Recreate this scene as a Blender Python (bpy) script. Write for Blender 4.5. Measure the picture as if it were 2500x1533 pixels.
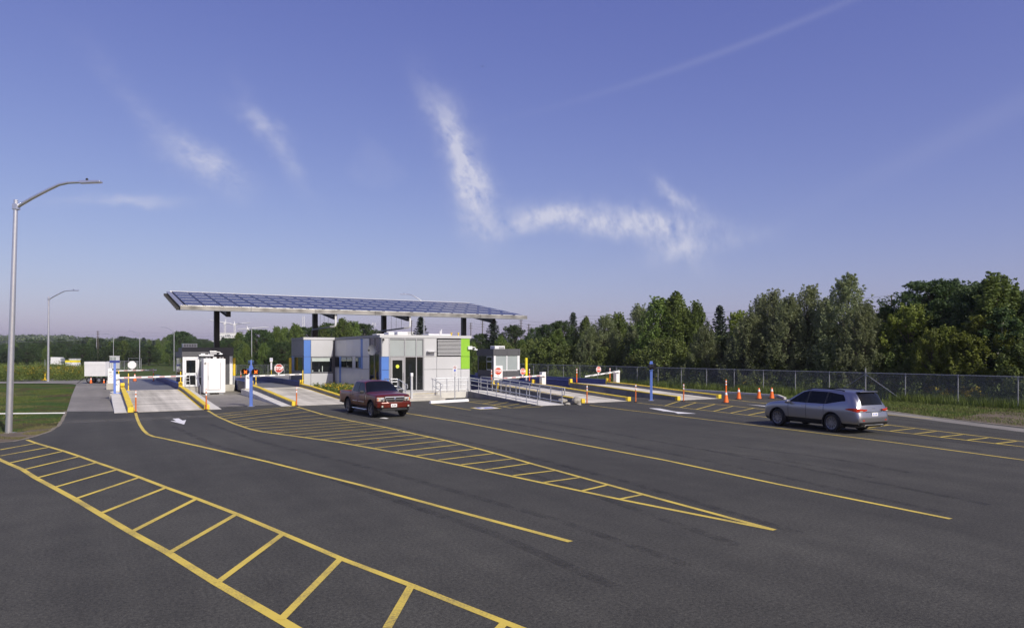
import bpy, math, random
import numpy as np
from mathutils import Vector, Matrix
from mathutils.geometry import tessellate_polygon
R = math.radians
sc = bpy.context.scene
COL = sc.collection
for o in list(bpy.data.objects):
    bpy.data.objects.remove(o)

# ------------------------------------------------------------------ camera
CH = 3.15                      # eye height above the parking lot, metres
YAW = R(30)                    # the camera looks 30 degrees right of the weigh lanes (lanes run along +Y)
FPX, HY = 1750.0, 862.0        # survey constants: focal length and horizon line of the photograph (2500 px wide)
cd = bpy.data.cameras.new('camera')
cam = bpy.data.objects.new('camera', cd)
COL.objects.link(cam)
cam.location = (0, 0, CH)
cam.rotation_euler = (R(90), 0, -YAW)
cd.sensor_fit = 'HORIZONTAL'
cd.sensor_width = 36
cd.lens = 36 * FPX / 2500
cd.shift_y = (HY - 766.5) / 2500
cd.clip_start = 0.1
cd.clip_end = 9000
sc.camera = cam

# ------------------------------------------------------------------ sun and sky
SUN_EL = R(39)
SUN_AZ = math.atan2(0.16, -0.99)          # where the sun stands, measured from +Y towards +X
sd = bpy.data.lights.new('sun', 'SUN')
sd.energy = 4.0
sd.angle = R(0.53)
sd.color = (1.0, 0.93, 0.82)
sun = bpy.data.objects.new('sun', sd)
COL.objects.link(sun)
_to = Vector((-math.sin(SUN_AZ) * math.cos(SUN_EL), -math.cos(SUN_AZ) * math.cos(SUN_EL), -math.sin(SUN_EL)))
sun.rotation_euler = _to.to_track_quat('-Z', 'Y').to_euler()
sun.location = (20, -40, 60)

SKY_STRENGTH = 0.14
w = bpy.data.worlds.new('World')
sc.world = w
w.use_nodes = True
nt = w.node_tree
nt.nodes.clear()


def N(tree, typ, **kw):
    n = tree.nodes.new(typ)
    for k, v in kw.items():
        if k.startswith('i_'):
            n.inputs[k[2:]].default_value = v
        else:
            setattr(n, k, v)
    return n


def wm(op, a, b=None):
    n = nt.nodes.new('ShaderNodeMath')
    n.operation = op
    for i, s in enumerate((a, b)):
        if s is None:
            continue
        if isinstance(s, (int, float)):
            n.inputs[i].default_value = s
        else:
            nt.links.new(s, n.inputs[i])
    return n.outputs[0]


def build_sky():
    L = nt.links
    out = N(nt, 'ShaderNodeOutputWorld')
    bg = N(nt, 'ShaderNodeBackground')
    bg.inputs['Strength'].default_value = SKY_STRENGTH
    sky = N(nt, 'ShaderNodeTexSky', sky_type='NISHITA')
    sky.sun_disc = False
    sky.sun_elevation = SUN_EL
    sky.sun_rotation = SUN_AZ
    sky.altitude = 80
    sky.air_density = 1.0
    sky.dust_density = 1.6
    sky.ozone_density = 4.0
    tint = N(nt, 'ShaderNodeMix', data_type='RGBA', blend_type='MULTIPLY')
    tint.inputs['Factor'].default_value = 1.0
    tint.inputs['B'].default_value = (0.85, 0.635, 1.46, 1)
    sp = N(nt, 'ShaderNodeSeparateColor')
    L.new(sky.outputs[0], sp.inputs[0])
    gm = N(nt, 'ShaderNodeCombineColor')   # per-channel curve grades the sky colour
    for ch, pw in enumerate((0.95, 1.0, 0.62)):
        L.new(wm('POWER', sp.outputs[ch], pw), gm.inputs[ch])
    L.new(gm.outputs[0], tint.inputs['A'])
    tc = N(nt, 'ShaderNodeTexCoord')
    sep = N(nt, 'ShaderNodeSeparateXYZ')
    L.new(tc.outputs['Generated'], sep.inputs[0])
    x, y, z = sep.outputs
    az = wm('ARCTAN2', x, y)
    el = wm('ARCSINE', z)
    # curl the directions with noise so that the cirrus is wispy
    nz = N(nt, 'ShaderNodeTexNoise', i_Scale=9.0, i_Detail=4.0, i_Roughness=0.6)
    L.new(tc.outputs['Generated'], nz.inputs['Vector'])
    sc2 = N(nt, 'ShaderNodeSeparateColor')
    L.new(nz.outputs['Color'], sc2.inputs[0])
    az2 = wm('ADD', az, wm('MULTIPLY', wm('SUBTRACT', sc2.outputs[0], 0.5), 0.085))
    el2 = wm('ADD', el, wm('MULTIPLY', wm('SUBTRACT', sc2.outputs[1], 0.5), 0.07))

    def blob(px, py, rot, la, lb, amt, warp=True):
        a0 = YAW + math.atan((px - 1250) / FPX)
        e0 = math.atan((HY - py) / FPX * math.cos(a0 - YAW))
        da = wm('SUBTRACT', az2 if warp else az, a0)
        de = wm('SUBTRACT', el2 if warp else el, e0)
        c, s = math.cos(R(rot)), math.sin(R(rot))
        p = wm('ADD', wm('MULTIPLY', da, c), wm('MULTIPLY', de, s))
        q = wm('SUBTRACT', wm('MULTIPLY', de, c), wm('MULTIPLY', da, s))
        p = wm('DIVIDE', p, la / FPX)
        q = wm('DIVIDE', q, lb / FPX)
        r2 = wm('ADD', wm('MULTIPLY', p, p), wm('MULTIPLY', q, q))
        return wm('MULTIPLY', wm('EXPONENT', wm('MULTIPLY', r2, -1.0)), amt)
    total = None
    for b in ((1105, 360, -62, 105, 34, 0.75), (1150, 455, -78, 95, 46, 0.80), (1290, 535, 8, 120, 24, 0.55),
              (1500, 530, -6, 190, 30, 0.75), (1640, 590, -35, 80, 38, 0.62), (1645, 470, -38, 60, 16, 0.50),
              (500, 395, -28, 75, 30, 0.55), (310, 495, 6, 110, 14, 0.42), (675, 345, -55, 100, 22, 0.28),
              (640, 290, -20, 60, 16, 0.22), (400, 300, -40, 160, 22, 0.14), (1720, 600, 15, 120, 22, 0.20)):
        s = blob(*b)
        total = s if total is None else wm('ADD', total, s)
    # fine fibres inside the clouds
    n2 = N(nt, 'ShaderNodeTexNoise', i_Scale=34.0, i_Detail=9.0, i_Roughness=0.66)
    mp = N(nt, 'ShaderNodeMapping')
    mp.inputs['Rotation'].default_value = (0.3, 0.9, 0.4)
    mp.inputs['Scale'].default_value = (0.55, 2.2, 1.0)
    L.new(tc.outputs['Generated'], mp.inputs[0])
    L.new(mp.outputs[0], n2.inputs['Vector'])
    fib = wm('ADD', wm('MULTIPLY', n2.outputs[0], 3.1), -0.85)
    fibc = nt.nodes.new('ShaderNodeClamp')
    L.new(fib, fibc.inputs[0])
    total = wm('MULTIPLY', total, fibc.outputs[0])
    # two faint old vapour trails high on the right
    tr = wm('ADD', blob(1850, 95, 13.0, 420, 8, 0.07, False), blob(2420, 290, 22.0, 300, 26, 0.05, False))
    total = wm('ADD', total, tr)
    # the same thin cirrus thinly spread over the rest of the sky
    n3 = N(nt, 'ShaderNodeTexNoise', i_Scale=2.3, i_Detail=6.0, i_Roughness=0.55)
    L.new(tc.outputs['Generated'], n3.inputs['Vector'])
    rare = wm('MULTIPLY', wm('MAXIMUM', wm('SUBTRACT', n3.outputs[0], 0.60), 0.0), 1.2)
    total = wm('ADD', total, rare)
    cl = nt.nodes.new('ShaderNodeClamp')
    cl.inputs['Max'].default_value = 0.75
    L.new(total, cl.inputs[0])
    mix = N(nt, 'ShaderNodeMix', data_type='RGBA')
    L.new(cl.outputs[0], mix.inputs['Factor'])
    L.new(tint.outputs['Result'], mix.inputs['A'])
    mix.inputs['B'].default_value = (4.5, 4.5, 5.2, 1)
    L.new(mix.outputs['Result'], bg.inputs['Color'])
    L.new(bg.outputs[0], out.inputs[0])


build_sky()
sc.view_settings.view_transform = 'Standard'
sc.view_settings.look = 'None'
sc.view_settings.gamma = 1
sc.view_settings.exposure = 0.12
sc.view_settings.use_curve_mapping = False
sc.cycles.max_bounces = 6
sc.cycles.transparent_max_bounces = 16
sc.cycles.use_adaptive_sampling = True

# ------------------------------------------------------------------ survey: photograph -> place
_cs, _sn = math.cos(YAW), math.sin(YAW)


def G(x, y, h=0.0):
    """ground point (at height h) that was measured at pixel x, y of the photograph"""
    Z = (CH - h) * FPX / (y - HY)
    X = (x - 1250) / FPX * Z
    return Vector((X * _cs + Z * _sn, -X * _sn + Z * _cs, h))


def D(x, Z, h=0.0):
    """point at camera depth Z in column x"""
    X = (x - 1250) / FPX * Z
    return Vector((X * _cs + Z * _sn, -X * _sn + Z * _cs, h))


def bear(x):
    return math.tan(YAW + math.atan((x - 1250) / FPX))


def UF(x, v):
    return v * bear(x)


def VS(x, u):
    return u / bear(x)


def zc(u, v):
    return u * _sn + v * _cs


def HZ(y, u, v):
    return CH + (HY - y) * zc(u, v) / FPX


def smooth(a, b, t):
    t = min(1.0, max(0.0, (t - a) / (b - a)))
    return t * t * (3 - 2 * t)


def gz(u, v):
    """the terrain falls a little behind the weigh station"""
    return -1.1 * smooth(84, 165, v)


# ------------------------------------------------------------------ materials
M = {}


def pm(name, col, rough=0.6, metal=0.0, var=0.0, scale=3.0, bump=0.0, bscale=40.0, spec=0.5, coat=0.0, col2=None, emit=None, det=5.0):
    m = bpy.data.materials.new(name)
    m.use_nodes = True
    t = m.node_tree
    b = t.nodes['Principled BSDF']
    b.inputs['Roughness'].default_value = rough
    b.inputs['Metallic'].default_value = metal
    b.inputs['Specular IOR Level'].default_value = spec
    if coat:
        b.inputs['Coat Weight'].default_value = coat
        b.inputs['Coat Roughness'].default_value = 0.04
    geo = t.nodes.new('ShaderNodeNewGeometry')
    c4 = (*col, 1)
    if var or col2:
        nz = N(t, 'ShaderNodeTexNoise', i_Scale=scale, i_Detail=det, i_Roughness=0.6)
        t.links.new(geo.outputs['Position'], nz.inputs['Vector'])
        rp = t.nodes.new('ShaderNodeValToRGB')
        rp.color_ramp.elements[0].position = 0.3
        rp.color_ramp.elements[1].position = 0.7
        rp.color_ramp.elements[0].color = tuple(max(0, c * (1 - var)) for c in col) + (1,)
        rp.color_ramp.elements[1].color = ((*col2, 1) if col2 else tuple(min(1, c * (1 + var)) for c in col) + (1,))
        t.links.new(nz.outputs[0], rp.inputs[0])
        t.links.new(rp.outputs[0], b.inputs['Base Color'])
    else:
        b.inputs['Base Color'].default_value = c4
    if bump:
        n2 = N(t, 'ShaderNodeTexNoise', i_Scale=bscale, i_Detail=3.0)
        t.links.new(geo.outputs['Position'], n2.inputs['Vector'])
        bp = t.nodes.new('ShaderNodeBump')
        bp.inputs['Strength'].default_value = bump
        bp.inputs['Distance'].default_value = 0.02
        t.links.new(n2.outputs[0], bp.inputs['Height'])
        t.links.new(bp.outputs[0], b.inputs['Normal'])
    if emit:
        b.inputs['Emission Color'].default_value = (*emit[0], 1)
        b.inputs['Emission Strength'].default_value = emit[1]
    M[name] = m
    return m


pm('white_paint', (0.78, 0.78, 0.79), 0.45, var=0.04, scale=2)
pm('white_metal', (0.74, 0.75, 0.77), 0.35, var=0.03, scale=1.5)
pm('panel_white', (0.54, 0.55, 0.565), 0.38, 0.15, var=0.035, scale=0.7)
pm('panel_joint', (0.10, 0.10, 0.11), 0.7)
pm('panel_dark', (0.085, 0.086, 0.094), 0.5, var=0.08, scale=0.8)
pm('panel_grey', (0.22, 0.23, 0.25), 0.5, var=0.05)
pm('panel_blue', (0.085, 0.195, 0.53), 0.38, var=0.03)
pm('panel_green', (0.245, 0.50, 0.035), 0.40, var=0.03)
pm('spandrel', (0.33, 0.37, 0.375), 0.12, var=0.06, scale=0.9, spec=0.6)
pm('blind', (0.44, 0.50, 0.47), 0.7, var=0.05)
pm('alu', (0.50, 0.51, 0.53), 0.38, 0.75, var=0.05)
pm('alu_glints', (0.36, 0.355, 0.335), 0.36, 0.8, var=0.40, scale=0.9, det=1.0)  # broad tone changes paint in the uneven glints along the fascia
pm('galv', (0.56, 0.58, 0.62), 0.42, 0.7, var=0.12, scale=9)
pm('galv_dark', (0.30, 0.31, 0.33), 0.5, 0.6, var=0.12, scale=6)
pm('lamp_pole', (0.70, 0.71, 0.74), 0.30, 0.8, var=0.05, scale=5)
pm('steel_black', (0.018, 0.018, 0.020), 0.45, var=0.2)
pm('black', (0.012, 0.012, 0.013), 0.6)
pm('rubber', (0.016, 0.016, 0.017), 0.8, var=0.15)
pm('glass_dark', (0.010, 0.012, 0.013), 0.04, spec=0.6)
pm('glass_car', (0.006, 0.007, 0.009), 0.03, spec=0.22)
pm('girder_blue', (0.022, 0.040, 0.21), 0.45, var=0.15, scale=2)
pm('pole_blue', (0.125, 0.215, 0.60), 0.42, var=0.04)
pm('yellow', (0.80, 0.56, 0.035), 0.55, var=0.10, scale=4)
pm('yellow_pure', (0.86, 0.72, 0.03), 0.5, var=0.06)
pm('kerb_yellow', (0.75, 0.55, 0.04), 0.65, var=0.16, scale=3.5, bump=0.15)
pm('orange', (0.85, 0.16, 0.02), 0.5, var=0.08)
pm('orange_dull', (0.62, 0.16, 0.035), 0.6, var=0.12)
pm('sign_red', (0.60, 0.075, 0.03), 0.45)
pm('sign_red_dark', (0.42, 0.035, 0.025), 0.5)
pm('stripe_red', (0.42, 0.05, 0.05), 0.5)
pm('concrete', (0.44, 0.42, 0.375), 0.85, var=0.16, scale=1.6, bump=0.25)
pm('concrete_light', (0.60, 0.585, 0.54), 0.85, var=0.12, scale=1.1, bump=0.2)
pm('concrete_dark', (0.20, 0.20, 0.195), 0.85, var=0.22, scale=1.3, bump=0.25)
pm('steel_deck', (0.17, 0.17, 0.18), 0.6, 0.2, var=0.2, scale=0.8)
pm('rock', (0.30, 0.285, 0.25), 0.9, var=0.35, scale=5, bump=0.7, bscale=12)
pm('bark', (0.11, 0.09, 0.07), 0.9, var=0.3, scale=6)
pm('birch', (0.62, 0.61, 0.57), 0.8, var=0.25, scale=8)
pm('wood_pole', (0.09, 0.075, 0.06), 0.85, var=0.25)
pm('lens_orange', (0.9, 0.20, 0.03), 0.4, emit=((1.0, 0.16, 0.02), 2.0))
pm('far_white', (0.72, 0.72, 0.72), 0.6, var=0.05, scale=0.05)
pm('far_dark', (0.16, 0.17, 0.19), 0.5)
pm('sticker', (0.62, 0.68, 0.06), 0.5)
pm('sign_blue', (0.10, 0.16, 0.62), 0.5)
pm('print_dark', (0.05, 0.05, 0.06), 0.6)
pm('chrome', (0.78, 0.79, 0.80), 0.14, 1.0)
pm('grille_chrome', (0.50, 0.51, 0.53), 0.22, 0.8)
pm('headlight', (0.46, 0.46, 0.40), 0.10, spec=0.8, coat=0.6)
pm('tail_red', (0.48, 0.035, 0.012), 0.2, coat=0.5)
pm('galv_fence', (0.34, 0.35, 0.37), 0.5, 0.5, var=0.12, scale=6)
pm('flashing', (0.36, 0.37, 0.42), 0.4, 0.5, var=0.06)
pm('seat', (0.10, 0.10, 0.10), 0.8)  # colour of the added light-blocking box in the pickup cabin
pm('flower', (0.60, 0.40, 0.02), 0.7, var=0.2, scale=5)


def paint(name, col, metal, rough, flake=0.0):
    m = pm(name, col, rough, metal, coat=0.4)
    return m


paint('suv_silver', (0.34, 0.345, 0.38), 0.9, 0.33)
paint('truck_red', (0.112, 0.0100, 0.0028), 0.2, 0.30)
pm('trim_black', (0.02, 0.02, 0.022), 0.6)
pm('rim', (0.26, 0.26, 0.28), 0.35, 0.8)
pm('rim_dark', (0.03, 0.03, 0.032), 0.4, 0.7)


def foliage(name, c1, c2, trans=0.36, rough=0.55):
    m = bpy.data.materials.new(name)
    m.use_nodes = True
    t = m.node_tree
    t.nodes.clear()
    out = N(t, 'ShaderNodeOutputMaterial')
    geo = t.nodes.new('ShaderNodeNewGeometry')
    oi = t.nodes.new('ShaderNodeObjectInfo')
    rp = t.nodes.new('ShaderNodeValToRGB')
    rp.color_ramp.elements[0].color = (*c1, 1)
    rp.color_ramp.elements[1].color = (*c2, 1)
    rp.color_ramp.elements[0].position = 0.05
    rp.color_ramp.elements[1].position = 0.95
    nz = N(t, 'ShaderNodeTexNoise', i_Scale=0.55, i_Detail=2.0)
    t.links.new(geo.outputs['Position'], nz.inputs['Vector'])
    a = N(t, 'ShaderNodeMath', operation='MULTIPLY_ADD')
    a.inputs[1].default_value = 0.55
    t.links.new(geo.outputs['Random Per Island'], a.inputs[0])
    b = N(t, 'ShaderNodeMath', operation='MULTIPLY_ADD')
    b.inputs[1].default_value = 0.9
    b.inputs[2].default_value = -0.25
    t.links.new(nz.outputs[0], b.inputs[0])
    t.links.new(b.outputs[0], a.inputs[2])
    t.links.new(a.outputs[0], rp.inputs[0])
    hs = N(t, 'ShaderNodeHueSaturation')
    r1 = N(t, 'ShaderNodeMapRange')
    r1.inputs['To Min'].default_value = 0.488
    r1.inputs['To Max'].default_value = 0.508
    t.links.new(oi.outputs['Random'], r1.inputs['Value'])
    t.links.new(r1.outputs[0], hs.inputs['Hue'])
    r2 = N(t, 'ShaderNodeMapRange')
    r2.inputs['To Min'].default_value = 0.8
    r2.inputs['To Max'].default_value = 1.2
    t.links.new(oi.outputs['Random'], r2.inputs['Value'])
    t.links.new(r2.outputs[0], hs.inputs['Value'])
    t.links.new(rp.outputs[0], hs.inputs['Color'])
    pb = N(t, 'ShaderNodeBsdfPrincipled')
    pb.inputs['Roughness'].default_value = rough
    pb.inputs['Specular IOR Level'].default_value = 0.35
    t.links.new(hs.outputs[0], pb.inputs['Base Color'])
    tr = N(t, 'ShaderNodeBsdfTranslucent')
    t.links.new(hs.outputs[0], tr.inputs['Color'])
    mx = N(t, 'ShaderNodeMixShader')
    mx.inputs[0].default_value = trans
    t.links.new(pb.outputs[0], mx.inputs[1])
    t.links.new(tr.outputs[0], mx.inputs[2])
    t.links.new(mx.outputs[0], out.inputs[0])
    M[name] = m
    return m


foliage('leaf_maple', (0.0323, 0.0624, 0.0228), (0.1048, 0.1584, 0.048))
foliage('leaf_poplar', (0.0816, 0.135, 0.0324), (0.2344, 0.3078, 0.0743))
foliage('leaf_willow', (0.0937, 0.1283, 0.054), (0.3099, 0.3375, 0.162), rough=0.45)
foliage('leaf_spruce', (0.0202, 0.036, 0.024), (0.0504, 0.07, 0.042), 0.1)
foliage('leaf_shrub', (0.0696, 0.1026, 0.027), (0.2087, 0.2538, 0.0675))
foliage('leaf_lime', (0.1149, 0.1593, 0.027), (0.2645, 0.3105, 0.054))
foliage('leaf_far', (0.068, 0.0999, 0.0405), (0.1784, 0.2228, 0.0878))
foliage('grass_blade', (0.055, 0.085, 0.018), (0.15, 0.17, 0.04), 0.2)
foliage('grass_dry', (0.085, 0.085, 0.030), (0.210, 0.185, 0.085), 0.2)
foliage('weed', (0.0702, 0.1161, 0.027), (0.2228, 0.2633, 0.0607))
foliage('goldenrod', (0.16, 0.135, 0.014), (0.40, 0.290, 0.020), 0.2)


def asphalt(name, base, speck, patch, tracks=0.0):
    m = bpy.data.materials.new(name)
    m.use_nodes = True
    t = m.node_tree
    L = t.links
    b = t.nodes['Principled BSDF']
    b.inputs['Roughness'].default_value = 0.82
    b.inputs['Specular IOR Level'].default_value = 0.35
    geo = t.nodes.new('ShaderNodeNewGeometry')

    def noise(s, d, r=0.6, vec=None):
        n = N(t, 'ShaderNodeTexNoise', i_Scale=s, i_Detail=d, i_Roughness=r)
        L.new(vec or geo.outputs['Position'], n.inputs['Vector'])
        return n.outputs[0]

    def mr(v, a, c, lo=0.3, hi=0.7):
        n = N(t, 'ShaderNodeMapRange')
        n.inputs['From Min'].default_value = lo
        n.inputs['From Max'].default_value = hi
        n.inputs['To Min'].default_value = a
        n.inputs['To Max'].default_value = c
        L.new(v, n.inputs['Value'])
        return n.outputs[0]

    def mul(a, c):
        n = N(t, 'ShaderNodeMath', operation='MULTIPLY')
        L.new(a, n.inputs[0])
        L.new(c, n.inputs[1])
        return n.outputs[0]
    big = mr(noise(0.10, 4), 1 - patch, 1 + patch)
    mid = mr(noise(1.3, 5), 1 - patch * 0.5, 1 + patch * 0.5)
    fine = mr(noise(55, 2, 0.7), 1 - speck, 1 + speck, 0.25, 0.75)
    f2 = mr(noise(19, 3, 0.75), 1 - speck * 1.1, 1 + speck * 1.1, 0.25, 0.75)
    v = mul(mul(big, mid), mul(fine, f2))
    # pale stone chips in the wearing course
    vo = N(t, 'ShaderNodeTexVoronoi', i_Scale=24.0)
    L.new(geo.outputs['Position'], vo.inputs['Vector'])
    chip = mr(vo.outputs['Distance'], 2.6, 1.0, 0.02, 0.15)
    v = mul(v, chip)
    if tracks:
        mp = N(t, 'ShaderNodeMapping')
        mp.inputs['Scale'].default_value = (1.1, 0.045, 1)
        mp.inputs['Rotation'].default_value = (0, 0, R(-6))
        L.new(geo.outputs['Position'], mp.inputs[0])
        v = mul(v, mr(noise(1.0, 3, 0.5, mp.outputs[0]), 1 - tracks, 1 + tracks * 0.4))
    cmb = N(t, 'ShaderNodeMix', data_type='RGBA', blend_type='MULTIPLY')
    cmb.inputs['Factor'].default_value = 1
    cmb.inputs['A'].default_value = (*base, 1)
    cc = N(t, 'ShaderNodeCombineColor')
    for i in range(3):
        L.new(v, cc.inputs[i])
    L.new(cc.outputs[0], cmb.inputs['B'])
    L.new(cmb.outputs['Result'], b.inputs['Base Color'])
    bp = t.nodes.new('ShaderNodeBump')
    bp.inputs['Strength'].default_value = 0.55
    bp.inputs['Distance'].default_value = 0.012
    L.new(noise(48, 3, 0.7), bp.inputs['Height'])
    L.new(bp.outputs[0], b.inputs['Normal'])
    M[name] = m


asphalt('asphalt_new', (0.058, 0.0565, 0.0470), 0.60, 0.24, 0.20)
asphalt('asphalt_old', (0.215, 0.203, 0.183), 0.24, 0.24, 0.16)
asphalt('asphalt_far', (0.20, 0.195, 0.18), 0.10, 0.14, 0.0)


def road_paint(name, col, under, wear):
    m = bpy.data.materials.new(name)
    m.use_nodes = True
    t = m.node_tree
    L = t.links
    b = t.nodes['Principled BSDF']
    b.inputs['Roughness'].default_value = 0.7
    geo = t.nodes.new('ShaderNodeNewGeometry')
    n1 = N(t, 'ShaderNodeTexNoise', i_Scale=30.0, i_Detail=4.0, i_Roughness=0.75)
    n2 = N(t, 'ShaderNodeTexNoise', i_Scale=0.9, i_Detail=3.0)
    for n in (n1, n2):
        L.new(geo.outputs['Position'], n.inputs['Vector'])
    a = N(t, 'ShaderNodeMath', operation='MULTIPLY')
    L.new(n1.outputs[0], a.inputs[0])
    L.new(n2.outputs[0], a.inputs[1])
    mr = N(t, 'ShaderNodeMapRange')
    mr.inputs['From Min'].default_value = 0.22
    mr.inputs['From Max'].default_value = 0.42
    mr.inputs['To Min'].default_value = 0.0
    mr.inputs['To Max'].default_value = wear
    L.new(a.outputs[0], mr.inputs['Value'])
    mx = N(t, 'ShaderNodeMix', data_type='RGBA')
    mx.inputs['A'].default_value = (*col, 1)
    mx.inputs['B'].default_value = (*under, 1)
    L.new(mr.outputs[0], mx.inputs['Factor'])
    L.new(mx.outputs['Result'], b.inputs['Base Color'])
    M[name] = m


road_paint('line_yellow', (0.62, 0.475, 0.075), (0.13, 0.11, 0.07), 0.80)
road_paint('line_white', (0.74, 0.74, 0.74), (0.2, 0.2, 0.2), 0.25)


def stain(name, col, amount):
    m = bpy.data.materials.new(name)
    m.use_nodes = True
    t = m.node_tree
    L = t.links
    b = t.nodes['Principled BSDF']
    b.inputs['Base Color'].default_value = (*col, 1)
    b.inputs['Roughness'].default_value = 0.75
    geo = t.nodes.new('ShaderNodeNewGeometry')
    n1 = N(t, 'ShaderNodeTexNoise', i_Scale=2.2, i_Detail=6.0, i_Roughness=0.7)
    L.new(geo.outputs['Position'], n1.inputs['Vector'])
    mr = N(t, 'ShaderNodeMapRange')
    mr.inputs['From Min'].default_value = 0.38
    mr.inputs['From Max'].default_value = 0.66
    mr.inputs['To Max'].default_value = amount
    L.new(n1.outputs[0], mr.inputs['Value'])
    L.new(mr.outputs[0], b.inputs['Alpha'])
    M[name] = m


stain('tyre_rubber', (0.026, 0.025, 0.024), 0.34)
stain('oil_stain', (0.016, 0.015, 0.014), 0.75)
stain('dust_film', (0.24, 0.225, 0.19), 0.40)


def ramp_concrete(name):
    """broomed ramp slab with tyre-darkened wheel tracks along the lane (world Y)"""
    m = bpy.data.materials.new(name)
    m.use_nodes = True
    t = m.node_tree
    L = t.links
    b = t.nodes['Principled BSDF']
    b.inputs['Roughness'].default_value = 0.85
    geo = t.nodes.new('ShaderNodeNewGeometry')

    def nz(sx, sy, s, d, rot=0.0):
        mp = N(t, 'ShaderNodeMapping')
        mp.inputs['Scale'].default_value = (sx, sy, 1)
        mp.inputs['Rotation'].default_value = (0, 0, rot)
        L.new(geo.outputs['Position'], mp.inputs[0])
        n = N(t, 'ShaderNodeTexNoise', i_Scale=s, i_Detail=d, i_Roughness=0.6)
        L.new(mp.outputs[0], n.inputs['Vector'])
        return n.outputs[0]
    r1 = t.nodes.new('ShaderNodeValToRGB')
    r1.color_ramp.elements[0].position = 0.36
    r1.color_ramp.elements[0].color = (0.27, 0.255, 0.215, 1)
    r1.color_ramp.elements[1].position = 0.62
    r1.color_ramp.elements[1].color = (0.70, 0.665, 0.575, 1)
    a = N(t, 'ShaderNodeMath', operation='ADD')
    c = N(t, 'ShaderNodeMath', operation='MULTIPLY')
    c.inputs[1].default_value = 0.5
    L.new(nz(0.12, 1.6, 1.6, 5), a.inputs[0])      # broom and form lines across the lane
    L.new(nz(1.3, 0.05, 1.0, 3), a.inputs[1])      # wheel tracks along the lane
    L.new(a.outputs[0], c.inputs[0])
    L.new(c.outputs[0], r1.inputs[0])
    L.new(r1.outputs[0], b.inputs['Base Color'])
    M[name] = m


ramp_concrete('ramp_slab')


def ground_mat():
    m = bpy.data.materials.new('ground_grass')
    m.use_nodes = True
    t = m.node_tree
    L = t.links
    b = t.nodes['Principled BSDF']
    b.inputs['Roughness'].default_value = 0.95
    b.inputs['Specular IOR Level'].default_value = 0.1
    geo = t.nodes.new('ShaderNodeNewGeometry')

    def nz(s, d):
        n = N(t, 'ShaderNodeTexNoise', i_Scale=s, i_Detail=d, i_Roughness=0.62)
        L.new(geo.outputs['Position'], n.inputs['Vector'])
        return n.outputs[0]
    r1 = t.nodes.new('ShaderNodeValToRGB')
    e = r1.color_ramp.elements
    e[0].position = 0.30
    e[0].color = (0.075, 0.060, 0.038, 1)
    e[1].position = 0.72
    e[1].color = (0.115, 0.155, 0.034, 1)
    for p, c in ((0.42, (0.085, 0.080, 0.032, 1)), (0.50, (0.060, 0.100, 0.022, 1)), (0.60, (0.045, 0.090, 0.020, 1))):
        x = e.new(p)
        x.color = c
    L.new(nz(0.30, 6), r1.inputs[0])
    r2 = t.nodes.new('ShaderNodeValToRGB')
    r2.color_ramp.elements[0].position = 0.3
    r2.color_ramp.elements[0].color = (0.45, 0.45, 0.45, 1)
    r2.color_ramp.elements[1].position = 0.7
    r2.color_ramp.elements[1].color = (1.35, 1.3, 1.2, 1)
    L.new(nz(6.0, 6), r2.inputs[0])
    mx = N(t, 'ShaderNodeMix', data_type='RGBA', blend_type='MULTIPLY')
    mx.inputs['Factor'].default_value = 1
    L.new(r1.outputs[0], mx.inputs['A'])
    L.new(r2.outputs[0], mx.inputs['B'])
    L.new(mx.outputs['Result'], b.inputs['Base Color'])
    bp = t.nodes.new('ShaderNodeBump')
    bp.inputs['Strength'].default_value = 0.9
    bp.inputs['Distance'].default_value = 0.08
    L.new(nz(9, 5), bp.inputs['Height'])
    L.new(bp.outputs[0], b.inputs['Normal'])
    M['ground'] = m


ground_mat()
pm('soil', (0.115, 0.090, 0.062), 0.95, var=0.35, scale=1.5, bump=0.8, bscale=14)
pm('gravel_edge', (0.20, 0.175, 0.135), 0.95, var=0.35, scale=9, bump=0.8, bscale=30)


def chainlink():
    m = bpy.data.materials.new('chain_link')
    m.use_nodes = True
    t = m.node_tree
    L = t.links
    t.nodes.clear()
    out = N(t, 'ShaderNodeOutputMaterial')
    tc = N(t, 'ShaderNodeTexCoord')
    sp = N(t, 'ShaderNodeSeparateXYZ')
    L.new(tc.outputs['Object'], sp.inputs[0])

    def mt(op, a, b=None):
        n = N(t, 'ShaderNodeMath', operation=op)
        for i, s in enumerate((a, b)):
            if s is None:
                continue
            if isinstance(s, (int, float)):
                n.inputs[i].default_value = s
            else:
                L.new(s, n.inputs[i])
        return n.outputs[0]
    hor = mt('ADD', sp.outputs[0], sp.outputs[1])
    k = 1 / 0.068

    def wires(s):
        q = mt('FRACT', mt('MULTIPLY', mt('ADD', hor, mt('MULTIPLY', sp.outputs[2], s)), k))
        return mt('LESS_THAN', q, 0.085)
    wire = mt('MAXIMUM', wires(1.0), wires(-1.0))
    tr = N(t, 'ShaderNodeBsdfTransparent')
    pb = N(t, 'ShaderNodeBsdfPrincipled')
    pb.inputs['Base Color'].default_value = (0.42, 0.43, 0.45, 1)
    pb.inputs['Metallic'].default_value = 0.6
    pb.inputs['Roughness'].default_value = 0.5
    mx = N(t, 'ShaderNodeMixShader')
    L.new(wire, mx.inputs[0])
    L.new(tr.outputs[0], mx.inputs[1])
    L.new(pb.outputs[0], mx.inputs[2])
    L.new(mx.outputs[0], out.inputs[0])
    M['chain_link'] = m


chainlink()


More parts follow.
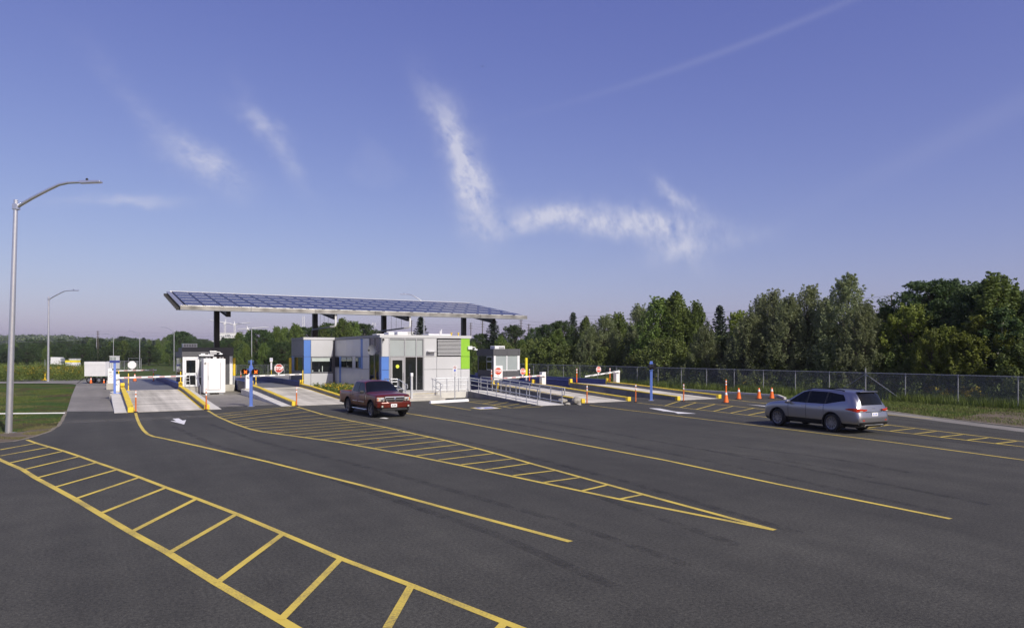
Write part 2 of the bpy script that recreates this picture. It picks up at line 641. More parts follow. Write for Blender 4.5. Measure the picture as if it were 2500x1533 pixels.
def solar_mat():
    m = bpy.data.materials.new('solar_glass')
    m.use_nodes = True
    t = m.node_tree
    L = t.links
    b = t.nodes['Principled BSDF']
    tc = N(t, 'ShaderNodeTexCoord')
    br = N(t, 'ShaderNodeTexBrick')
    br.offset = 0
    br.inputs['Color1'].default_value = (0.016, 0.014, 0.048, 1)
    br.inputs['Color2'].default_value = (0.020, 0.017, 0.055, 1)
    br.inputs['Mortar'].default_value = (0.09, 0.09, 0.15, 1)
    br.inputs['Scale'].default_value = 1.0
    br.inputs['Mortar Size'].default_value = 0.006
    br.inputs['Brick Width'].default_value = 0.205
    br.inputs['Row Height'].default_value = 0.205
    L.new(tc.outputs['Object'], br.inputs['Vector'])
    L.new(br.outputs[0], b.inputs['Base Color'])
    b.inputs['Roughness'].default_value = 0.22
    b.inputs['Specular IOR Level'].default_value = 0.14
    M['solar_glass'] = m


solar_mat()

# ------------------------------------------------------------------ mesh helpers


class MB:
    def __init__(self):
        self.v = []
        self.f = []

    def add(self, vs, fs):
        o = len(self.v)
        self.v += [tuple(p) for p in vs]
        self.f += [tuple(i + o for i in f) for f in fs]
        return self

    def box(self, x0, x1, y0, y1, z0, z1):
        return self.add([(x0, y0, z0), (x1, y0, z0), (x1, y1, z0), (x0, y1, z0), (x0, y0, z1), (x1, y0, z1), (x1, y1, z1), (x0, y1, z1)],
                        [(0, 3, 2, 1), (4, 5, 6, 7), (0, 1, 5, 4), (1, 2, 6, 5), (2, 3, 7, 6), (3, 0, 4, 7)])

    def hexa(self, bot, top):
        """eight corners: four below, four above, both counter-clockwise seen from above"""
        return self.add(list(bot) + list(top), [(3, 2, 1, 0), (4, 5, 6, 7), (0, 1, 5, 4), (1, 2, 6, 5), (2, 3, 7, 6), (3, 0, 4, 7)])

    def prism(self, poly, z0, z1):
        n = len(poly)
        p3 = [Vector((p[0], p[1], 0)) for p in poly]
        area = sum(p3[i].x * p3[(i + 1) % n].y - p3[(i + 1) % n].x * p3[i].y for i in range(n))
        if area < 0:
            p3.reverse()
        tri = tessellate_polygon([p3])
        vs = [(p.x, p.y, z0) for p in p3] + [(p.x, p.y, z1) for p in p3]
        fs = []
        for a, b, c in tri:
            nrm = (p3[b] - p3[a]).cross(p3[c] - p3[a]).z
            if nrm < 0:
                a, c = c, a
            fs.append((a + n, b + n, c + n))
            fs.append((c, b, a))
        for i in range(n):
            j = (i + 1) % n
            fs.append((i, j, j + n, i + n))
        return self.add(vs, fs)

    def tube(self, path, r, n=8, caps=True):
        path = [Vector(p) for p in path]
        rs = r if isinstance(r, (list, tuple)) else [r] * len(path)
        vs, fs = [], []
        up = Vector((0, 0, 1))
        ref = None
        for i, p in enumerate(path):
            t = (path[min(i + 1, len(path) - 1)] - path[max(i - 1, 0)]).normalized()
            if ref is None:
                ref = t.cross(up)
                if ref.length < 0.05:
                    ref = Vector((1, 0, 0))
            a = (ref - t * ref.dot(t)).normalized()
            ref = a
            b = t.cross(a)
            for k in range(n):
                q = 2 * math.pi * k / n
                vs.append(p + (a * math.cos(q) + b * math.sin(q)) * rs[i])
        for i in range(len(path) - 1):
            for k in range(n):
                k2 = (k + 1) % n
                fs.append((i * n + k, i * n + k2, (i + 1) * n + k2, (i + 1) * n + k))
        if caps:
            fs.append(tuple(range(n - 1, -1, -1)))
            fs.append(tuple((len(path) - 1) * n + k for k in range(n)))
        return self.add(vs, fs)

    def cyl(self, p0, p1, r0, r1=None, n=12):
        return self.tube([p0, p1], [r0, r0 if r1 is None else r1], n)

    def lathe(self, prof, n=16, c=(0, 0, 0)):
        vs, fs = [], []
        for r, z in prof:
            for k in range(n):
                q = 2 * math.pi * k / n
                vs.append((c[0] + r * math.cos(q), c[1] + r * math.sin(q), c[2] + z))
        for i in range(len(prof) - 1):
            for k in range(n):
                k2 = (k + 1) % n
                fs.append((i * n + k, i * n + k2, (i + 1) * n + k2, (i + 1) * n + k))
        fs.append(tuple(range(n - 1, -1, -1)))
        fs.append(tuple((len(prof) - 1) * n + k for k in range(n)))
        return self.add(vs, fs)

    def xf(self, mat):
        self.v = [tuple(mat @ Vector(p)) for p in self.v]
        return self

    def mesh(self, name, mat):
        me = bpy.data.meshes.new(name)
        me.from_pydata(self.v, [], self.f)
        me.materials.append(M[mat] if isinstance(mat, str) else mat)
        me.validate()
        return me

    def build(self, name, mat, parent=None, bevel=0.0, smooth_=False):
        o = bpy.data.objects.new(name, self.mesh(name, mat))
        COL.objects.link(o)
        if parent is not None:
            o.parent = parent
        if bevel:
            b = o.modifiers.new('bevel', 'BEVEL')
            b.width = bevel
            b.segments = 2
            b.limit_method = 'ANGLE'
        if smooth_:
            shade(o.data, R(40))
        return o


def shade(me, ang=None):
    me.polygons.foreach_set('use_smooth', [True] * len(me.polygons))
    if ang:
        try:
            me.set_sharp_from_angle(angle=ang)
        except Exception:
            pass


def B(*a):
    return MB().box(*a)


def tag(o, label=None, cat=None, group=None, kind=None):
    for k, v in (('label', label), ('category', cat), ('group', group), ('kind', kind)):
        if v:
            o[k] = v
    return o


def thing(name, label, cat, loc=(0, 0, 0), rz=0.0, group=None):
    o = bpy.data.objects.new(name, None)
    o.empty_display_size = 0.2
    COL.objects.link(o)
    o.location = loc
    o.rotation_euler = (0, 0, rz)
    return tag(o, label, cat, group)


def copy_tree(o, parent=None):
    c = o.copy()
    COL.objects.link(c)
    c.parent = parent
    for ch in o.children:
        copy_tree(ch, c)
    return c


def text_mesh(s, size, bold=0.0, depth=0.002):
    """lettering as a mesh in the XZ plane facing -Y, centred on the origin"""
    cu = bpy.data.curves.new('lettering', 'FONT')
    cu.body = s
    cu.size = size
    cu.offset = bold
    cu.extrude = depth
    cu.align_x = 'CENTER'
    cu.align_y = 'CENTER'
    cu.resolution_u = 3
    o = bpy.data.objects.new('lettering', cu)
    COL.objects.link(o)
    dg = bpy.context.evaluated_depsgraph_get()
    me = bpy.data.meshes.new_from_object(o.evaluated_get(dg))
    bpy.data.objects.remove(o)
    me.transform(Matrix.Rotation(R(90), 4, 'X'))
    return me


def lettering(name, s, size, mat, parent, loc, rz=0.0, bold=0.0, sx=1.0):
    me = text_mesh(s, size, bold)
    me.transform(Matrix.Scale(sx, 4, Vector((1, 0, 0))))
    me.materials.clear()
    me.materials.append(M[mat])
    o = bpy.data.objects.new(name, me)
    COL.objects.link(o)
    o.parent = parent
    o.location = loc
    o.rotation_euler = (0, 0, rz)
    return o


def np_mesh(name, V, Fq, mat):
    me = bpy.data.meshes.new(name)
    V = np.asarray(V, dtype=np.float32)
    Fq = np.asarray(Fq, dtype=np.int32)
    k = Fq.shape[1]
    me.vertices.add(len(V))
    me.vertices.foreach_set('co', V.ravel())
    me.loops.add(Fq.size)
    me.loops.foreach_set('vertex_index', Fq.ravel())
    me.polygons.add(len(Fq))
    me.polygons.foreach_set('loop_start', np.arange(0, Fq.size, k, dtype=np.int32))
    me.polygons.foreach_set('loop_total', np.full(len(Fq), k, dtype=np.int32))
    me.materials.append(M[mat])
    me.update()
    return me


def link(name, me, parent=None):
    o = bpy.data.objects.new(name, me)
    COL.objects.link(o)
    if parent is not None:
        o.parent = parent
    return o


def structure(o):
    o['kind'] = 'structure'
    return o

# ================================================================== THE SETTING: ground and pavements
def build_ground():
    us = np.unique(np.concatenate([np.linspace(-3000, -300, 22), np.linspace(-300, -60, 25), np.linspace(-60, 120, 61), np.linspace(120, 400, 20), np.linspace(400, 3500, 22)]))
    vs = np.unique(np.concatenate([np.linspace(-300, -40, 10), np.linspace(-40, 180, 90), np.linspace(180, 500, 30), np.linspace(500, 4000, 26)]))
    V = []
    rng = random.Random(3)
    for v in vs:
        for u in us:
            d = 0.0
            if -70 < u < 0 and 20 < v < 95:      # a shallow swale in the lawn left of the lanes
                d = -0.22 * math.exp(-((u + 9 - 0.05 * (v - 50)) / 4.5) ** 2)
            V.append((u, v, gz(u, v) - 0.05 + d * smooth(24, 40, v) * (1 - smooth(66, 84, v)) + (rng.uniform(-0.03, 0.02) if u < -2 or u > 44 else -0.02)))
    nu = len(us)
    Fq = [(j * nu + i, j * nu + i + 1, (j + 1) * nu + i + 1, (j + 1) * nu + i) for j in range(len(vs) - 1) for i in range(nu - 1)]
    me = np_mesh('ground', V, Fq, 'ground')
    shade(me)
    structure(link('ground', me))


build_ground()


def poly_px(pts):
    return [G(x, y) for x, y in pts]


# new dark asphalt of the lot
left_edge = [(-1500, 1560), (-700, 1190), (-260, 1112), (-60, 1086), (38, 1077), (85, 1066), (126, 1052), (147, 1038), (157, 1022), (163, 1004)]
right_edge = [(1903, 968), (1917, 975), (1990, 983), (2153, 1000), (2265, 1016), (2400, 1031), (2500, 1042), (2800, 1080), (3600, 1200)]


def ragged(pts, step, amp, seed):
    rng = random.Random(seed)
    out = []
    for p, q in zip(pts[:-1], pts[1:]):
        L_ = (q - p).length
        n = max(1, int(min(L_ / step, 60)))
        d = (q - p).normalized()
        nn = Vector((-d.y, d.x, 0))
        for k in range(n):
            out.append(p.lerp(q, k / n) + (nn * rng.uniform(-amp, amp) if 0 < k else Vector((0, 0, 0))))
    out.append(pts[-1])
    return out


LEFT_W = ragged(poly_px(left_edge), 0.30, 0.025, 5)
RIGHT_W = ragged(poly_px(right_edge[2:]), 0.35, 0.04, 6)
lot_poly = list(LEFT_W)
lot_poly += [G(318, 1003.5), Vector((1.4, 44.9, 0)), Vector((14.5, 45.3, 0)), Vector((24.8, 46.6, 0)), Vector((26.2, 44.0, 0)), Vector((33.3, 44.0, 0)), Vector((40.2, 45.0, 0)), Vector((40.6, 52, 0))]
lot_poly += [G(1671, 953.5)] + poly_px(right_edge[:2]) + RIGHT_W
lot_poly += [Vector((42, -30, 0)), Vector((-35, -30, 0)), Vector((-35, 6, 0))]
lot = structure(MB().prism(lot_poly, -0.06, 0.0).build('parking_lot', 'asphalt_new'))

old = MB().prism([G(163, 1003.0), Vector((-1.7, 62, 0)), Vector((-1.9, 84, 0)), Vector((42.6, 84, 0)), Vector((42.6, 46, 0)), Vector((30, 38, 0)), Vector((0, 40, 0))], -0.07, -0.006)
structure(old.build('old_pavement', 'asphalt_old'))


def drape(poly, name, mat, dz, step=6.0):
    """sheet that follows the falling terrain behind the station"""
    us = [p[0] for p in poly]
    vs = [p[1] for p in poly]
    import bmesh
    bm = bmesh.new()
    f = bm.faces.new([bm.verts.new((p[0], p[1], 0)) for p in poly])
    bmesh.ops.triangulate(bm, faces=[f])
    for a in np.arange(min(vs), max(vs), step)[1:]:
        bmesh.ops.bisect_plane(bm, geom=bm.verts[:] + bm.edges[:] + bm.faces[:], plane_co=(0, a, 0), plane_no=(0, 1, 0))
    for vv in bm.verts:
        vv.co.z = gz(vv.co.x, vv.co.y) + dz
    bmesh.ops.recalc_face_normals(bm, faces=bm.faces[:])
    for ff in bm.faces:
        if ff.normal.z < 0:
            ff.normal_flip()
    me = bpy.data.meshes.new(name)
    bm.to_mesh(me)
    bm.free()
    me.materials.append(M[mat])
    return structure(link(name, me))


drape([(-1.9, 84), (42.6, 84), (42.6, 112), (30, 120), (6, 128), (-14, 150), (-40, 190), (-60, 190), (-30, 140), (-12, 112), (-4, 97)], 'exit_road', 'asphalt_far', -0.012)
drape([G(x, y) for x, y in ((-300, 936), (0, 934.6), (110, 935), (196, 937.4), (203, 929.4), (100, 928.6), (0, 928.2), (-300, 928.2))], 'service_road', 'asphalt_old', -0.008)
drape([(-40.2, 190), (-60, 190), (-105, 240), (-40, 250), (-20, 215)], 'far_yard', 'asphalt_far', -0.02)

# concrete kerb and gravel edges
kb = [G(1671, 953), G(1780, 960), G(1900, 967.5), G(1917, 974.5)]


def strip(pts, w, z=0.004, off=0.0):
    pts = [Vector((p[0], p[1], 0)) for p in pts]
    n = len(pts)
    L_, R_ = [], []
    for i in range(n):
        a = pts[max(i - 1, 0)]
        b = pts[min(i + 1, n - 1)]
        t = (b - a).normalized()
        nn = Vector((-t.y, t.x, 0))
        if 0 < i < n - 1:
            t1 = (pts[i] - a).normalized()
            k = max(0.5, nn.dot(Vector((-t1.y, t1.x, 0))))
        else:
            k = 1.0
        L_.append(pts[i] + nn * (w / 2 / k + off))
        R_.append(pts[i] - nn * (w / 2 / k - off))
    m = MB()
    vs = [(p.x, p.y, z) for p in L_] + [(p.x, p.y, z) for p in R_]
    fs = [(i, i + n, i + 1 + n, i + 1) for i in range(n - 1)]
    m.add(vs, fs)
    return m


k = structure(strip(kb, 0.16, 0.13).build('kerb', 'concrete_light'))
k.modifiers.new('t', 'SOLIDIFY').thickness = 0.17
k.modifiers['t'].offset = -1
structure(strip(RIGHT_W, 0.22, 0.005, -0.05).build('gravel_edge', 'gravel_edge'))
structure(strip(LEFT_W[-60:], 0.14, 0.005, 0.05).build('gravel_edge', 'gravel_edge'))
structure(strip([G(1950, 985), G(2100, 999), G(2265, 1021), G(2400, 1038), G(2560, 1058)], 1.1, 0.003).build('sand_streak', 'asphalt_old'))
# bare soil beside the near-left pavement edge and along the right verge
soil_l = [G(x, y) for x, y in ((-200, 1105), (-60, 1085), (38, 1076), (85, 1065), (122, 1052), (140, 1038), (110, 1040), (60, 1052), (0, 1058), (-200, 1075))]
structure(MB().prism(soil_l, -0.05, -0.012).build('soil_patch', 'soil'))
soil_r = [G(x, y) for x, y in ((2330, 1020), (2420, 1032), (2500, 1041), (2800, 1078), (2900, 1050), (2560, 1010), (2430, 1003))]
structure(MB().prism(soil_r, -0.05, -0.012).build('soil_patch', 'soil'))

# ------------------------------------------------------------------ painted markings
LW = 0.125


ZN = [0]


def line(pts, name='lane_line', w_=LW, mat='line_yellow', z=0.004):
    ZN[0] += 1
    z += (ZN[0] % 12) * 0.00012
    o = strip([G(*p) for p in pts], w_, z).build(name, mat, lot)
    return o


low = [(-160, 1062), (0, 1122), (19.5, 1131), (55, 1146), (88, 1167), (131.5, 1190), (183, 1218), (243.5, 1254), (320, 1299), (412, 1350), (529, 1423), (685, 1513), (900, 1640)]
low[0] = (-120, 1062.5)
upp = [(66, 1073.5), (88, 1081.5), (156, 1101), (195, 1114), (237, 1129), (287, 1146), (341, 1165), (406, 1190), (480.5, 1217), (578, 1254.5), (691.6, 1302.6), (832, 1363), (1004.5, 1428.6), (1233, 1519), (1420, 1592)]
line(low, w_=0.135)
line(upp, w_=0.118)
for a, b in (((88, 1082), (0, 1098)), ((123, 1091), (0, 1113)), ((156, 1101), (19.5, 1131)), ((195, 1114), (55, 1147)), ((237, 1129), (88, 1167)), ((287, 1146), (131.5, 1190)),
             ((341, 1165), (183, 1218)), ((406, 1190), (243.5, 1254)), ((480.5, 1217), (320, 1299)), ((578, 1254.5), (412, 1350)), ((691.6, 1302.6), (529, 1423)),
             ((832, 1363), (685, 1513)), ((1004.5, 1428.6), (945, 1533)), ((1233, 1519), (1195, 1560))):
    line([a, b], 'hatch_stripe', 0.11, z=0.0065)
line([(331, 1008), (335, 1022), (341, 1036), (350, 1050), (361, 1060), (375, 1065.5), (392, 1068.5), (500, 1092), (649, 1126), (883, 1184.6), (1117, 1248), (1393, 1322)])
line([(507, 1002), (532, 1017), (571, 1034), (613, 1048), (646, 1054.7), (743, 1067.7), (825, 1079), (912, 1094.6), (1010, 1113), (1120, 1135), (1247, 1162), (1532, 1222.6), (1891, 1293.6)])
line([(725.7, 993), (789, 1012), (857, 1027), (941.6, 1043), (1019.5, 1060.5), (1087.7, 1075), (1165.6, 1094.6), (1250, 1118), (1295.5, 1131), (1481, 1182), (1572.6, 1207.4), (1891, 1293.6)])


def z6(p):
    return (500 + p[0] * 0.32468, 980 + p[1] * 0.32468)


def fl(p):
    return (p[0] * 1.01461, p[1] * 1.01461)


hp = [(fl((1495, 1200)), fl((1545, 1190))), (fl((1400, 1181)), fl((1465, 1166))), (fl((1310, 1160.5)), fl((1400, 1148))), (z6((2320, 557)), fl((1335, 1132)))]
for a, b in (((2110, 513), (2450, 465)), ((1930, 475), (2320, 430)), ((1755, 440), (2180, 390)), ((1590, 408), (2050, 355)), ((1430, 378), (1925, 323)), ((1280, 350), (1810, 293)),
             ((1130, 325), (1700, 268)), ((1000, 303), (1600, 248)), ((875, 285), (1510, 230)), ((755, 268), (1430, 213)), ((640, 252), (1355, 197)), ((535, 238), (1275, 180)),
             ((430, 227), (1200, 165)), ((345, 208), (1130, 152)), ((300, 187), (1060, 137)), ((262, 173), (975, 118)), ((225, 160), (890, 98)), ((195, 145), (790, 75)), ((150, 127), (715, 55)), ((115, 113), (640, 52)), ((80, 97), (690, 36))):
    hp.append((z6(a), z6(b)))
for a, b in hp:
    line([a, b], 'hatch_stripe', 0.10, z=0.0065)
line([(985, 1007.5), (1125, 1030), (1623, 1123), (1900, 1182), (2321, 1266.5)])
line([(1440, 989), (1500, 997), (1900, 1045), (2160, 1077), (2500, 1123), (2900, 1177)], w_=0.105)


def z7(p):
    return (1500 + p[0] * 0.18263, 840 + p[1] * 0.18263)


def z8(p):
    return (1900 + p[0] * 0.24351, 950 + p[1] * 0.24351)


line([(1555, 983), (1650, 993.5), (1874, 1018.6), (2134, 1048), (2500, 1090.7), (2900, 1138)], w_=0.105)
line([(1668, 979.7), (1760, 988), (1873.5, 1000), (2153, 1035), (2500, 1078), (2900, 1128)], w_=0.105)
for a, b in (((670, 825), (875, 760)), ((875, 848), (1090, 782)), ((1090, 873), (1350, 803)), ((1325, 898), (1590, 827)), ((1555, 922), (1865, 855)), ((1790, 948), (2110, 884))):
    line([z7(a), z7(b)], 'hatch_stripe', 0.10, z=0.0065)
for a, b in (((420, 325), (640, 292)), ((660, 353), (880, 325)), ((890, 388), (1120, 357)), ((1125, 420), (1365, 393)), ((1365, 448), (1585, 422)), ((1620, 480), (1840, 455)), ((1880, 512), (2100, 488)), ((2180, 545), (2390, 522)), ((2500, 582), (2700, 560))):
    line([z8(a), z8(b)], 'hatch_stripe', 0.10, z=0.0065)
line([(1777.6, 975), (1880, 985.6), (2163, 1011.6), (2275, 1022)], w_=0.11)
# accessible bay by the ramp
line([(1053, 986), (1149, 1000.7)], w_=0.10)
line([(1143.6, 980.6), (1200, 988), (1248, 996), (1262, 995.6), (1325, 992)], w_=0.10)
for a, b in (((1150, 980.5), (1215, 976.5)), ((1178, 985.5), (1222, 977.6)), ((1203, 989), (1245, 981)), ((1226, 992.7), (1272, 984.6)), ((1252, 995.8), (1297, 988.6))):
    line([a, b], 'hatch_stripe', 0.085, z=0.0065)


def flat(pts, name, mat, z):
    n = len(pts)
    p3 = [G(*p) for p in pts]
    p3 = [Vector((p.x, p.y, 0)) for p in p3]
    tri = tessellate_polygon([p3])
    fs = []
    for a, b, c in tri:
        if (p3[b] - p3[a]).cross(p3[c] - p3[a]).z < 0:
            a, c = c, a
        fs.append((a, b, c))
    return MB().add([(p.x, p.y, z) for p in p3], fs).build(name, mat, lot)


bx0 = G(1148, 995.3)
flat([(1147, 995.3), (1199, 992.6), (1226, 996.7), (1173, 999.5)], 'access_symbol_border', 'line_yellow', 0.004)
flat([(1154, 995.4), (1197, 993.2), (1219, 996.6), (1175, 998.7)], 'access_symbol_field', 'line_white', 0.0075)
flat([(1160, 995.4), (1170, 994.9), (1178, 996.3), (1168, 996.9)], 'access_symbol_mark', 'sign_blue', 0.0105)
flat([(1178, 995.2), (1200, 994.3), (1207, 995.7), (1184, 996.9)], 'access_symbol_mark', 'sign_blue', 0.0105)
# white arrows
flat([(421, 1022), (436.5, 1021), (445.5, 1026.3), (454.5, 1025), (449.5, 1036), (415.5, 1027.4), (430, 1027.6)], 'lane_arrow', 'line_white', 0.005)
flat([(1584, 996), (1612, 997.3), (1648, 1004.5), (1664, 1006), (1700, 1009.5), (1655, 1009.6), (1646, 1006), (1620, 1003.5)], 'lane_arrow', 'line_white', 0.005)
flat([(1823, 987.0), (1880, 991.5), (1925, 996), (1925, 998.5), (1880, 993.5), (1850, 990)], 'lane_arrow', 'line_white', 0.005)
flat([(926, 1020.5), (938, 1018.7), (949, 1021), (944, 1022.2)], 'lane_arrow', 'line_white', 0.005)

def mark(pts, w_, mat, name, z):
    strip([G(*p) for p in pts], w_, z).build(name, mat, lot)


TM = iter(range(99))
for off in (0.0, 1.55):
    for pts in ([(1700, 1095), (1900, 1122), (2010, 1140), (2130, 1166)], [(2120, 1024), (2260, 1041), (2420, 1056), (2560, 1068)], [(760, 1010), (900, 1050), (1100, 1100), (1400, 1190), (1800, 1330)], [(420, 1040), (520, 1085), (800, 1165), (1200, 1300), (1500, 1430)], [(1480, 986), (1700, 1015), (2000, 1052), (2400, 1102)], [(1120, 1012), (1400, 1060), (1800, 1140), (2300, 1250)]):
        P_ = [G(*p) for p in pts]
        d = (P_[-1] - P_[0]).normalized()
        strip([p + Vector((-d.y, d.x, 0)) * off for p in P_], 0.24, 0.0010 + 0.00012 * next(TM)).build('tyre_mark', 'tyre_rubber', lot)
strip([G(x, y) for x, y in ((150, 1030), (260, 1026), (420, 1020), (600, 1010))], 1.6, 0.0028).build('dust_patch', 'dust_film', lot)
strip([G(x, y) for x, y in ((520, 996), (640, 985), (800, 990), (1000, 1000))], 1.5, 0.0031).build('dust_patch', 'dust_film', lot)

# ================================================================== weigh lanes: ramps and scale decks
HR = 0.50
LANES = {   # lane: u of the inner kerb faces, front edge v, deck start v, deck end v
    1: (1.62, 5.12, 43.1, 57.8, 82.0),
    2: (10.28, 13.80, 43.6, 57.4, 82.0),
    3: (26.62, 30.05, 36.9, 48.8, 73.0),
    4: (33.72, 37.25, 35.9, 48.5, 73.0)}
WORDS = {1: 'leftmost', 2: 'second from left', 3: 'third from left', 4: 'rightmost'}
WHERE = {1: 'beside the white equipment cabinet', 2: 'beside the panelled scale house', 3: 'beside the railed walkway', 4: 'nearest the chain-link fence'}


def ramp(lane):
    u0, u1, vf, vd, ve = LANES[lane]
    t = thing('scale_ramp', f'pale concrete ramp of the {WORDS[lane]} weigh lane, {WHERE[lane]}', 'ramp', ((u0 + u1) / 2, vf, 0), 0, 'ramps up to the truck scales')
    hw = (u1 - u0) / 2
    L_ = vd - vf
    ob = 0.55 if lane in (1, 2) else 0.02

    def zr(y):      # slope profile: eases off at the top
        s = y / L_
        return HR * min(1.0, s * 1.12) if s < 0.75 else HR * (0.84 + 0.16 * smooth(0.75, 1.0, s))
    ys = [0, 0.02, L_ * 0.25, L_ * 0.5, L_ * 0.75, L_ * 0.87, L_]
    m = MB()
    n = len(ys)
    vs = []
    for y in ys:
        z = max(zr(y), 0.012)
        vs += [(-hw, y, z), (hw, y, z), (-hw, y, -0.05), (hw, y, -0.05)]
    fs = []
    for i in range(n - 1):
        a, b = 4 * i, 4 * i + 4
        fs += [(a, a + 1, b + 1, b), (a, b, b + 2, a + 2), (a + 1, a + 3, b + 3, b + 1)]
    fs += [(0, 2, 3, 1), (4 * n - 4, 4 * n - 3, 4 * n - 1, 4 * n - 2)]
    m.add(vs, fs)
    m.build('slab', 'ramp_slab', t)
    for s in (-1, 1):
        kw, kh = 0.26, 0.24
        m = MB()
        p = MB()
        vs, pv = [], []
        for y in ys:
            z = max(zr(y), 0.012)
            a, b = s * hw, s * (hw + kw)
            xs = (min(a, b), max(a, b))
            vs += [(xs[0], y, z + kh), (xs[1], y, z + kh), (xs[0], y, -0.05), (xs[1], y, -0.05)]
            pv += [(xs[0] + 0.0, y, z + kh + 0.004), (xs[1], y, z + kh + 0.004), (xs[1] + 0.004, y, z + kh - 0.05), (xs[0] - 0.004, y, z + kh - 0.05)]
        fs = []
        pf = []
        for i in range(n - 1):
            a, b = 4 * i, 4 * i + 4
            fs += [(a, a + 1, b + 1, b), (a, b, b + 2, a + 2), (a + 1, a + 3, b + 3, b + 1)]
            pf += [(a, a + 1, b + 1, b), (a + 1, a + 2, b + 2, b + 1), (a + 3, a, b, b + 3)]
        fs += [(0, 2, 3, 1), (4 * n - 4, 4 * n - 3, 4 * n - 1, 4 * n - 2)]
        kk = m.add(vs, fs).build('kerb', 'concrete_dark', t)
        p.add(pv, pf).build('yellow_paint', 'kerb_yellow', kk)
        xa, xb = sorted((s * (hw - 0.006), s * (hw + kw + 0.006)))
        B(xa, xb, -0.035, 0.20, 0.0, 0.275).build('kerb_end', 'kerb_yellow', t, bevel=0.02)
        B(xa, xb, L_ - 0.02, L_ + 0.16, HR + 0.05, HR + kh + 0.30).build('kerb_end', 'kerb_yellow', t, bevel=0.02)
        # wide concrete wing outside the kerb
        if lane in (1, 2) and not (lane == 2 and s == 1):
            a, b = s * (hw + kw), s * (hw + kw + 0.62)
            xs = (min(a, b), max(a, b))
            m = MB()
            vs = []
            for y in ys:
                z = max(zr(y) * 0.86, 0.012)
                vs += [(xs[0], y, z), (xs[1], y, z), (xs[0], y, -0.05), (xs[1], y, -0.05)]
            fs = []
            for i in range(n - 1):
                a, b = 4 * i, 4 * i + 4
                fs += [(a, a + 1, b + 1, b), (a, b, b + 2, a + 2), (a + 1, a + 3, b + 3, b + 1)]
            fs += [(0, 2, 3, 1), (4 * n - 4, 4 * n - 3, 4 * n - 1, 4 * n - 2)]
            m.add(vs, fs).build('wing', 'concrete_light', t)
    for q in (0.28, 0.52, 0.76):
        y = L_ * q
        z = zr(y)
        dz_ = (zr(y + 0.05) - zr(y - 0.05)) / 0.1 * 0.012
        MB().add([(-hw + 0.01, y - 0.012, z - dz_ + 0.003), (hw - 0.01, y - 0.012, z - dz_ + 0.003), (hw - 0.01, y + 0.012, z + dz_ + 0.003), (-hw + 0.01, y + 0.012, z + dz_ + 0.003)], [(0, 1, 2, 3)]).build('joint', 'concrete_dark', t)
    # ground stripe of yellow splash along the kerbs
    if lane in (1, 2):
        for s in (-1, 1):
            if s == 1 or lane == 1:
                xa, xb = sorted((s * (hw - 0.002), s * (hw - 0.12)))
                vs = []
                for y in ys[1:]:
                    vs += [(xa, y, max(zr(y), 0.012) + 0.004), (xb, y, max(zr(y), 0.012) + 0.004)]
                MB().add(vs, [(2 * i, 2 * i + 1, 2 * i + 3, 2 * i + 2) for i in range(n - 2)]).build('edge_stripe', 'kerb_yellow', t)
    return t


def scale(lane):
    u0, u1, vf, vd, ve = LANES[lane]
    t = thing('truck_scale', f'dark blue steel truck scale deck of the {WORDS[lane]} weigh lane', 'truck scale', ((u0 + u1) / 2, vd, 0), 0, 'truck scale decks')
    hw = (u1 - u0) / 2
    L_ = ve - vd
    B(-hw + 0.02, hw - 0.02, 0.03, L_, 0.30, HR).build('deck', 'steel_deck' if lane in (1, 2) else 'concrete', t)
    n = 4
    for s in (-1, 1):
        for i in range(n):
            y0, y1 = L_ * i / n + 0.03, L_ * (i + 1) / n - 0.012
            a, b = sorted((s * (hw + 0.01), s * (hw + 0.22)))
            g = B(a, b, y0, y1, 0.10, HR + 0.38).build('girder', 'girder_blue', t, bevel=0.01)
            a, b = sorted((s * (hw - 0.05), s * (hw + 0.27)))
            B(a, b, y0, y1, HR + 0.38, HR + 0.42).build('flange', 'girder_blue', g)
    # exit ramp slab at the far end
    m = MB().hexa([(-hw, L_ + 0.05, -0.05), (hw, L_ + 0.05, -0.05), (hw, L_ + 10, -0.05), (-hw, L_ + 10, -0.05)],
                  [(-hw, L_ + 0.05, HR), (hw, L_ + 0.05, HR), (hw, L_ + 10, 0.01), (-hw, L_ + 10, 0.01)])
    m.build('exit_slab', 'concrete', t)
    return t


for ln in (1, 2, 3, 4):
    ramp(ln)
    sc_t = scale(ln)
    if ln == 3:   # pale stencilled characters on the girder, too worn to read
        rng = random.Random(8)
        for wx, wn in ((4.6, 6), (6.6, 3), (7.7, 1), (8.4, 3), (9.6, 2)):
            for q in range(wn):
                hw = 1.72
                zz = HR + 0.08
                m = MB()
                x = -hw - 0.235
                y = wx + q * 0.22
                m.box(x - 0.004, x, y, y + 0.05, zz, zz + 0.22)
                if rng.random() < 0.8:
                    m.box(x - 0.004, x, y + 0.05, y + 0.15, zz + rng.choice((0, 0.09, 0.17)), zz + 0.22)
                m.build('stencil_mark', 'white_paint', sc_t)

# raised concrete islands that carry the booths
isl = structure(MB().prism([(5.52, 60.42), (8.0, 60.42), (8.0, 63.6), (9.92, 63.6), (9.92, 70), (5.52, 70)], -0.05, 0.53).build('booth_island', 'concrete'))
isl2 = structure(B(30.42, 33.40, 55.2, 66.0, -0.05, 0.53).build('booth_island', 'concrete'))

# ================================================================== solar canopy
CV, CB, CZ, CS = 59.0, 71.4, 6.75, 0.16       # fascia v, back v, fascia top z, slope
CU0, CU1 = 5.33, 35.75
CANG = math.atan(CS)


def cz(v, off=0.0):
    return CZ + (v - CV) * CS + off


